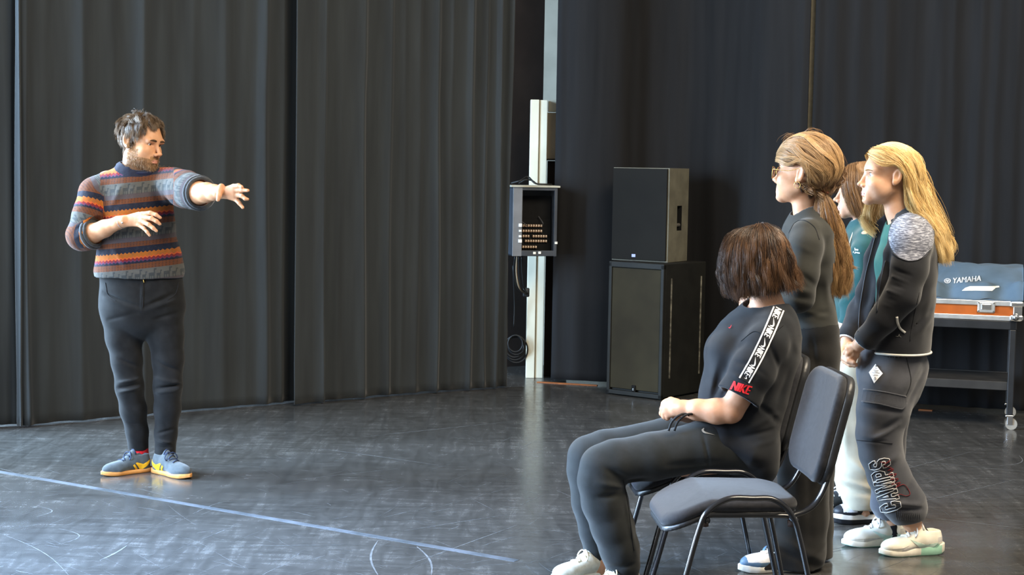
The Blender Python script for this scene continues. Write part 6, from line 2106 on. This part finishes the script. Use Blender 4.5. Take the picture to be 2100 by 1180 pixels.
    fly = [[(1790, 306, 0), (1780, 300, 0), (1772, 306, 0), (1771, 318, 0)], [(1800, 302, 0), (1796, 294, 0), (1780, 296, 0), (1774, 306, 0)], [(1880, 320, 0), (1900, 350, -6), (1908, 400, -8), (1930, 440, -8)], [(1900, 390, 0), (1930, 430, -6), (1945, 470, -8), (1952, 500, -8)]]
    hair_sheets(F, [fly[2:]], 'flyaway_hair', hm, root, 40, 0.0006, 2.5, 4, 3, 10, 81, 0.3, under=False)

    # ---- green t-shirt
    S = SDF()
    F.L(S, [(1852, 455, 0, 30, 42), (1856, 480, 0, 42, 66), (1848, 540, 0, 51, 70), (1846, 600, 0, 46, 64), (1838, 660, 0, 46, 66)], 2, 10)
    S.rc(F.p((1848, 462, 0)), F.p((1838, 410, 0)), F.r(27), F.r(38), F.r(3), 's')
    S.cut(F.p((1838, 625, 0)), (0, 0, -1))
    wrinkle(S, 0.002, 20)
    finish(F, 't_shirt', S, cloth('sea_green_cotton', '37695e', '305c52', nscale=12), 0.005)
    # ---- jacket
    S = SDF()
    st = [(1854, 440, 0, 31, 40), (1858, 455, 0, 42, 56), (1862, 478, 0, 52, 84), (1860, 520, 0, 58, 90), (1858, 560, 0, 60, 88), (1852, 610, 0, 62, 82), (1844, 660, 0, 66, 84), (1836, 700, 0, 68, 88), (1834, 735, 0, 66, 88)]
    F.L(S, st, 2, 10)
    # far front edge hanging open, near front edge
    F.T(S, [(1808, 462, 30, 12), (1790, 530, 42, 14), (1772, 600, 46, 14), (1764, 660, 46, 13), (1762, 705, 46, 12)], 18)
    F.T(S, [(1838, 466, -46, 11), (1824, 520, -60, 11), (1812, 580, -62, 11), (1802, 640, -60, 11), (1798, 700, -60, 11)], 18)
    # hollow, and open down the front between the two edges
    I = [(x, y, d, rx - 11, ry - 11) for x, y, d, rx, ry in st]
    a = math.radians(2)
    S.loft([(F.p(q[:3]), (F.r(q[3]), F.r(q[4]))) for q in I], (math.cos(a), math.sin(a), 0), F.r(6), 's')
    gap = [(1806, 448, -10, 28, 34), (1794, 500, -16, 30, 44), (1780, 560, -18, 32, 46), (1766, 640, -18, 36, 46), (1762, 745, -18, 38, 46)]
    S.loft([(F.p(q[:3]), (F.r(q[3]), F.r(q[4]))) for q in gap], (1, 0, 0), F.r(6), 's')
    ns = [(1868, 478, -62, 34), (1870, 500, -80, 38), (1866, 550, -94, 37), (1850, 605, -98, 34), (1812, 655, -84, 29), (1778, 694, -62, 23), (1768, 704, -54, 20)]
    A = SDF(); F.T(A, ns, 10)
    cN = F.p((1770, 702, -56)); aN = F.up((1812, 655, -84), (1766, 706, -54)); A.cut(cN, aN); A.rc(cN - aN * 0.03, cN + aN * 0.04, F.r(15.5), F.r(17), 0.003, 's')
    S.join(A, F.r(8))
    fs = [(1858, 482, 70, 36), (1826, 540, 96, 34), (1796, 592, 100, 31), (1764, 640, 70, 26), (1740, 690, 34, 21), (1738, 702, 26, 19)]
    A = SDF(); F.T(A, fs, 10)
    cF = F.p((1738, 698, 28)); aF = F.up((1764, 640, 70), (1737, 704, 26)); A.cut(cF, aF); A.rc(cF - aF * 0.03, cF + aF * 0.04, F.r(14.5), F.r(16), 0.003, 's')
    S.join(A, F.r(8))
    S.rc(F.p((1850, 458, 0)), F.p((1838, 405, 0)), F.r(29), F.r(40), F.r(3), 's')
    hemp = F.p((1835, 720, 0))
    S.cut(hemp, (0, 0, -1), 0.002, F.p((1850, 800, 0)), F.r(118))
    rd = []
    for k in range(11):
        t = k / 10; x = 1852 - 78 * t - 6 * t * t; y = 560 + 130 * t
        rd.append(((x - 30, y - 12, -110), (x + 16, y + 6, -130), 3.6, 2.6 if k % 2 else -2.6))
    rd += [((1900, 600, -60), (1860, 650, -90), 7, 2.4), ((1905, 640, -60), (1850, 690, -90), 7, -2.4), ((1908, 655, -60), (1870, 690, -80), 6, 3), ((1905, 580, -50), (1885, 700, -70), 8, 2)]
    for a, b, w, h in rd:
        F.ridge(S, a, b, w, h)
    wrinkle(S, 0.0022, 22)

    def patch(P):
        px = PX(P); x = px[:, 0]; y = px[:, 1]
        d = np.hypot((x - 1869) / 47.0, (y - 486) / 50.0) - 1.0
        c = F.p((1866, 495, -60))
        return np.where(P[:, 1] < F.Y - 0.03, d, 1.0)
    t = NT('black_fleece_grey_shoulder'); b = t.b
    tc = t.obj()
    n_ = t.noise(tc, 14, 3)
    blk = t.ramp(n_, [(0.35, lin('1c1d20')), (0.65, lin('232428'))])
    st_ = t.noise(t.vmap(tc, (26, 26, 190), (0, 0.12, 0)), 1.6, 4, 0.7, 0.3)
    gry = t.ramp(st_, [(0.38, lin('4b4d57')), (0.5, lin('6f717c')), (0.62, lin('b4b6c0'))])
    t.link(t.mix(t.math('LESS_THAN', t.attr('patch'), 0.0), blk, gry), b.inputs['Base Color'])
    b.inputs['Roughness'].default_value = 0.92; b.inputs['Sheen Weight'].default_value = 0.25; b.inputs['Specular IOR Level'].default_value = 0.12
    t.bump(t.noise(tc, 600, 2), 0.3, 0.0015)
    o, V, Q, bv = finish(F, 'jacket', S, t.m, 0.0045, None, None, {'patch': patch}, bvh=True)
    wt = mat('white_binding', 'dcd8ce', 0.7)
    an = np.linspace(0, 2 * math.pi, 33)[:-1]
    # white bindings: hem, cuffs, pocket, collar
    pts = [(1779, 727), (1795, 722), (1820, 718), (1850, 716.5), (1880, 718), (1899, 720)]
    P_ = []
    hc = F.p((1838, 717, 0))
    for a_ in np.linspace(-2.5, 2.5, 70):
        dr = Vector((math.cos(a_), math.sin(a_), 0))
        h = bv.ray_cast(Vector(hc) + dr * 0.45, -dr)
        if h[0] is not None and (h[0] - Vector(hc)).length > 0.06:
            P_.append(np.array(h[0] + dr * 0.002) - np.array([0, 0, F.r(2)]))
    MB().tube(P_, F.r(2.4), 8).build('hem_binding', wt, o)
    for c, ax, r in ((cN, aN, 18.5), (cF, aF, 17.5)):
        u = np.cross(ax, [0, 1.0, 0]); u /= np.linalg.norm(u); v = np.cross(ax, u)
        MB().tube([c + F.r(r) * (math.cos(q) * u + math.sin(q) * v) for q in an], F.r(2.6), 8, closed=True).build('cuff_binding', wt, o)
    trace(F, 'pocket_binding', bv, [(1839, 650), (1840, 662), (1846, 674), (1856, 683)], F.r(2.6), wt, o, 0.002, 8)
    trace(F, 'printed_mark', bv, [(1837, 690), (1842, 690.5), (1844, 686), (1845, 690), (1848, 692)], 0.0009, mat('grey_print', '8c8a83', 0.6), o, 0.001, 6)
    trace(F, 'shoulder_seam', bv, [(1830, 520), (1845, 530), (1866, 536), (1888, 531), (1908, 512)], 0.0012, mat('dark_seam', '222326', 0.9), o)
    trace(F, 'side_seam', bv, [(1866, 700), (1872, 660), (1885, 600)], 0.0012, mat('dark_seam', '222326', 0.9), o)
    col = []
    for a_ in np.linspace(-2.3, 2.3, 26):
        col.append(F.p((1853 + 34 * math.cos(a_), 447 - 6 * math.cos(a_) + (9 if abs(a_) > 1.6 else 0) * (abs(a_) - 1.6), 36 * math.sin(a_))))
    MB().tube(col, F.r(5.5), 10, flat=(0.7, 1.3)).build('collar', wt if False else mat('black_rib', '1b1c1f', 0.9), o)
    MB().tube([q + np.array([0, 0, F.r(5.5)]) for q in col[6:-6]], F.r(2.2), 8).build('collar_binding', wt, o)
    for q in ([(1797, 478), (1786, 520), (1774, 570), (1764, 630), (1760, 680)], [(1816, 535), (1806, 580), (1799, 640)]):
        trace(F, 'zip', bv, q, F.r(1.3), mat('black_zip', '2e3036', 0.5, 0.4), o, 0.001, 8)
    # ---- joggers
    S = SDF()
    F.L(S, [(1834, 700, 0, 58, 78), (1830, 730, 0, 63, 82), (1826, 765, 0, 67, 82), (1822, 800, 0, 60, 78)], 2, 12)
    F.T(S, [(1820, 790, -38, 58), (1812, 840, -42, 53), (1803, 890, -43, 46), (1807, 930, -42, 43), (1822, 975, -40, 42), (1842, 1015, -38, 42), (1856, 1036, -37, 43), (1861, 1046, -36, 38)], 10)
    F.T(S, [(1862, 1052, -36, 32), (1864, 1064, -36, 31)], 4)
    F.T(S, [(1830, 790, 38, 54), (1824, 850, 40, 40), (1821, 920, 40, 35), (1822, 985, 40, 36), (1822, 1036, 40, 36), (1824, 1044, 40, 30)], 10)
    F.T(S, [(1824, 1048, 40, 24), (1825, 1060, 40, 23)], 4)
    F.T(S, [(1880, 752, -20, 20), (1862, 800, -24, 20)], 20)
    S.cut(F.p((1834, 706, 0)), (0, 0, 1)); S.cut(F.p((1864, 1069, -36)), (0.25, 0, -1), 0.002, F.p((1864, 1075, -36)), 0.09); S.cut(F.p((1825, 1064, 40)), (0.1, 0, -1), 0.002, F.p((1825, 1070, 40)), 0.07)
    for a, b, w, h in [((1845, 860, -90), (1800, 892, -100), 6, -3), ((1842, 872, -90), (1790, 905, -100), 6, 2.6), ((1760, 902, -70), (1830, 908, -100), 3, -1.4), ((1850, 930, -80), (1800, 960, -90), 7, 2), ((1885, 740, -60), (1850, 800, -90), 8, 2.5), ((1895, 760, -50), (1860, 830, -80), 7, -2.5),
                       ((1800, 1030, -80), (1890, 1036, -80), 5, 3), ((1802, 1042, -80), (1893, 1046, -80), 4, -3), ((1800, 720, -80), (1790, 790, -90), 8, 1.6), ((1870, 990, -70), (1850, 1030, -90), 6, -2), ((1770, 835, -80), (1850, 845, -100), 6, -1.6)]:
        F.ridge(S, a, b, w, h * 1.3)
    wrinkle(S, 0.0020, 22, (1, 1, 1), 13)
    jm = cloth('navy_charcoal_jersey', '47484d', '3d3e43', rough=0.92, sheen=0.3, nscale=14, bscale=800)
    o, V, Q, bv = finish(F, 'joggers', S, jm, 0.0045, bvh=True)
    # ribbed cuff lines
    rib = MB()
    for k in range(14):
        x = 1838 + k * 3.7
        P2 = drape_px(bv, [(x - 1, 1048 + 0.02 * k), (x, 1058), (x + 1, 1067 + 0.25 * k - 1.5)], 0.0005)
        if P2 is not None: rib.tube(P2, 0.0014, 6)
    rib.build('cuff_ribs', jm, o)
    # cargo flap
    dk = mat('dark_seam', '222326', 0.9)
    fl_ = np.array([(1773, 799), (1812, 804), (1856, 813), (1857, 826), (1850, 838), (1838, 837), (1805, 829), (1769, 824)], float)
    cen = fl_.mean(0); dense = np.concatenate([fl_[i] * (1 - t) + fl_[(i + 1) % len(fl_)] * t for i in range(len(fl_)) for t in [np.linspace(0, 1, 8, endpoint=False)[:, None]]])
    lay = np.concatenate([cen + (dense - cen) * f for f in (1, .85, .7, .5, .3, .15)] + [cen[None]])
    P2 = drape_px(bv, lay, 0.006); n = len(dense)
    edge = drape_px(bv, dense, 0.0)
    V2 = np.concatenate([P2, edge])
    F2 = [(a_ * n + i, a_ * n + (i + 1) % n, (a_ + 1) * n + (i + 1) % n, (a_ + 1) * n + i) for a_ in range(5) for i in range(n)] + [(5 * n + i, 5 * n + (i + 1) % n, 6 * n) for i in range(n)] + [(6 * n + 1 + i, 6 * n + 1 + (i + 1) % n, (i + 1) % n, i) for i in range(n)]
    mesh_obj('pocket_flap', V2, F2, jm, o, smooth=False)
    trace(F, 'pocket_flap_edge', bv, [(1773, 799), (1812, 804), (1856, 813)], 0.003, jm, o, 0.005, 8)
    trace(F, 'pocket_flap_edge', bv, [(1769, 824), (1805, 829), (1838, 837), (1850, 838), (1857, 826)], 0.0028, jm, o, 0.005, 8)
    trace(F, 'knee_seam', bv, [(1757, 903), (1790, 906), (1830, 910)], 0.0013, dk, o)
    trace(F, 'side_seam', bv, [(1858, 730), (1868, 780), (1857, 815)], 0.0012, dk, o)
    # diamond badge
    wpt = mat('white_print', 'f0ece8', 0.6)
    poly_decal(F, 'diamond_badge', bv, [(-0.07, 1.0), (0.52, 0.4), (0.98, 0.0), (0.4, -0.45), (-0.28, -1.0), (-0.6, -0.5), (-1.0, 0.12), (-0.5, 0.55)], 1797, 767, 0, 14, 19.5, wpt, o, 0.003, True)
    gp = mat('dark_grey_print', '4a4a4c', 0.7)
    word(bv, 'badge_letters', 'CAMPS', 1796, 770.5, 7, 11, 3, gp, o, 0.0, 0, 0.004)
    for y, w in ((756.5, 4), (761, 10), (763.5, 8), (766, 16)):
        trace(F, 'badge_line', bv, [(1797 - w / 2, y - 0.6), (1797, y), (1797 + w / 2, y + 0.6)], 0.0006, gp, o, 0.0042, 5)
    trace(F, 'badge_line', bv, [(1795, 774), (1793, 779), (1797, 779), (1795, 774)], 0.0006, gp, o, 0.0042, 5)
    trace(F, 'badge_line', bv, [(1797, 750), (1799, 752), (1797, 753), (1796, 751)], 0.0009, gp, o, 0.0042, 5)
    # block letters reading up the shin, drawn as outlines
    G = {'C': [(0, 0.25), (0.25, 0), (0.75, 0), (1, 0.25), (1, 0.42), (0.68, 0.42), (0.68, 0.32), (0.60, 0.25), (0.40, 0.25), (0.32, 0.32), (0.32, 0.68), (0.40, 0.75), (0.60, 0.75), (0.68, 0.68), (0.68, 0.60), (1, 0.60), (1, 0.75), (0.75, 1), (0.25, 1), (0, 0.75)],
         'A': [(-0.05, 0), (0.38, 0), (0.38, 0.16), (0.31, 0.16), (0.36, 0.32), (0.64, 0.32), (0.69, 0.16), (0.62, 0.16), (0.62, 0), (1.05, 0), (1.05, 0.16), (0.96, 0.16), (0.68, 1), (0.32, 1), (0.04, 0.16), (-0.05, 0.16)],
         'M': [(-0.08, 0), (0.34, 0), (0.34, 0.16), (0.25, 0.16), (0.25, 0.66), (0.44, 0.05), (0.56, 0.05), (0.75, 0.66), (0.75, 0.16), (0.66, 0.16), (0.66, 0), (1.08, 0), (1.08, 0.16), (1.0, 0.16), (1.0, 0.84), (1.08, 0.84), (1.08, 1), (0.74, 1), (0.5, 0.38), (0.26, 1), (-0.08, 1), (-0.08, 0.84), (0, 0.84), (0, 0.16), (-0.08, 0.16)],
         'P': [(0, 0), (0.46, 0), (0.46, 0.16), (0.38, 0.16), (0.38, 0.36), (0.76, 0.36), (1, 0.56), (1, 0.82), (0.76, 1), (0, 1), (0, 0.84), (0.1, 0.84), (0.1, 0.16), (0, 0.16)],
         'S': [(0, 0.38), (0, 0.22), (0.22, 0), (0.78, 0), (1, 0.22), (1, 0.46), (0.80, 0.6), (0.36, 0.66), (0.32, 0.72), (0.40, 0.78), (0.62, 0.78), (0.68, 0.68), (0.98, 0.68), (0.98, 0.80), (0.78, 1), (0.22, 1), (0.02, 0.80), (0.02, 0.58), (0.22, 0.44), (0.64, 0.38), (0.68, 0.30), (0.62, 0.22), (0.38, 0.22), (0.32, 0.38)]}
    holes = {'A': [[(0.42, 0.48), (0.58, 0.48), (0.5, 0.74)]], 'P': [[(0.38, 0.56), (0.64, 0.56), (0.70, 0.62), (0.70, 0.76), (0.64, 0.80), (0.38, 0.80)]]}
    # base line runs from (1851, 1040) up to (1822, 936); letters stand to its left
    b0 = np.array([1850.0, 1046.0]); b1 = np.array([1822.0, 936.0]); along = (b1 - b0); Lg = np.linalg.norm(along); along /= Lg; upl = np.array([-0.93, 0.37]) ; upl = np.array([along[1], -along[0]]); upl = upl if upl[0] < 0 else -upl
    step = Lg / 5
    for i, ch in enumerate('CAMPS'):
        hgt = 43
        for poly in [G[ch]] + holes.get(ch, []):
            q = np.array([b0 + along * (step * (i + 0.08 + 0.84 * x)) + upl * hgt * y for x, y in poly])
            qd = np.concatenate([q[k] * (1 - t) + q[(k + 1) % len(q)] * t for k in range(len(q)) for t in [np.linspace(0, 1, 4, endpoint=False)[:, None]]])
            P2 = drape_px(bv, qd, 0.0016)
            MB().tube(P2, 0.0015, 6, closed=True).build('outlined_letter', wpt, o)
    sc_ = np.array([(1806, 948), (1818, 950), (1826, 944), (1814, 955), (1828, 960), (1820, 966), (1832, 962), (1822, 975), (1838, 972), (1826, 984), (1842, 982), (1828, 994), (1846, 990), (1836, 1000), (1852, 994), (1862, 1004), (1866, 1014), (1858, 1018), (1846, 1014), (1840, 1018)], float)
    trace(F, 'red_script', bv, sc_, 0.0013, mat('dark_red_thread', '7c1f24', 0.7), o, 0.002, 6, k=5)
    # ---- socks and shoes
    for q in ([(1884, 1094, -36, 19), (1893, 1108, -36, 20)], [(1827, 1082, 38, 18.5), (1829, 1094, 38, 19)]):
        S = SDF(); F.T(S, q, 3); finish(F, 'sock', S, cloth('black_sock', '1c1c1e', nscale=30), 0.004)
    cr = mat('cream_leather', 'e9e3d3', 0.55, 0.3, c2='ded7c4', nscale=30); lg = mat('light_grey_mesh', 'cfcac2', 0.8, 0.2, nscale=90); mint = mat('mint_rubber', 'a8d8bc', 0.45, 0.35); wr = mat('cream_rubber', 'ebe4d2', 0.5, 0.3)

    def zones(x, y, z):
        return np.where((z < 0.014) & (x > 0.10) & (x < 0.2), 1, np.where((x < 0.075) & (z < 0.022), 2, np.where((x < 0.04) & (z > 0.03) & (z < 0.05), 1, 0)))
    mk = [('side_tick', [(0.035, 0.030), (0.075, 0.022), (0.115, 0.026), (0.160, 0.045), (0.120, 0.012), (0.085, 0.006), (0.055, 0.014)], mat('pale_mint_leather', 'cfe6d6', 0.5, 0.3), (-1, 1)),
          ('toe_overlay', [(0.165, 0.024), (0.190, 0.030), (0.235, 0.022), (0.238, 0.010), (0.195, 0.014)], cr, (-1, 1))]
    st = dict(mats=[cr, lg, mint], zones=zones, lace=mat('white_lace', 'efefef', 0.7), sole_mats=[wr, mint], sole_idx=lambda a, x: 1 if (0.015 < x < 0.105 and a in (1, 2)) or a == 0 else 0, sole=0.024, prof=[0.022, 0.018, 0.006, 0.001, 0.003], heel_lift=0.012, marks=mk)
    tip = F.p((1798, 1100, -64)); tip[2] = 0; hl_ = F.p((1934, 1100, -30)); hl_[2] = 0
    shoe(F, hl_, tip, 0.262, st)
    tip = F.p((1725, 1100, 20)); tip[2] = 0; hl_ = F.p((1858, 1100, 44)); hl_[2] = 0
    shoe(F, hl_, tip, 0.262, st)


build_blonde()
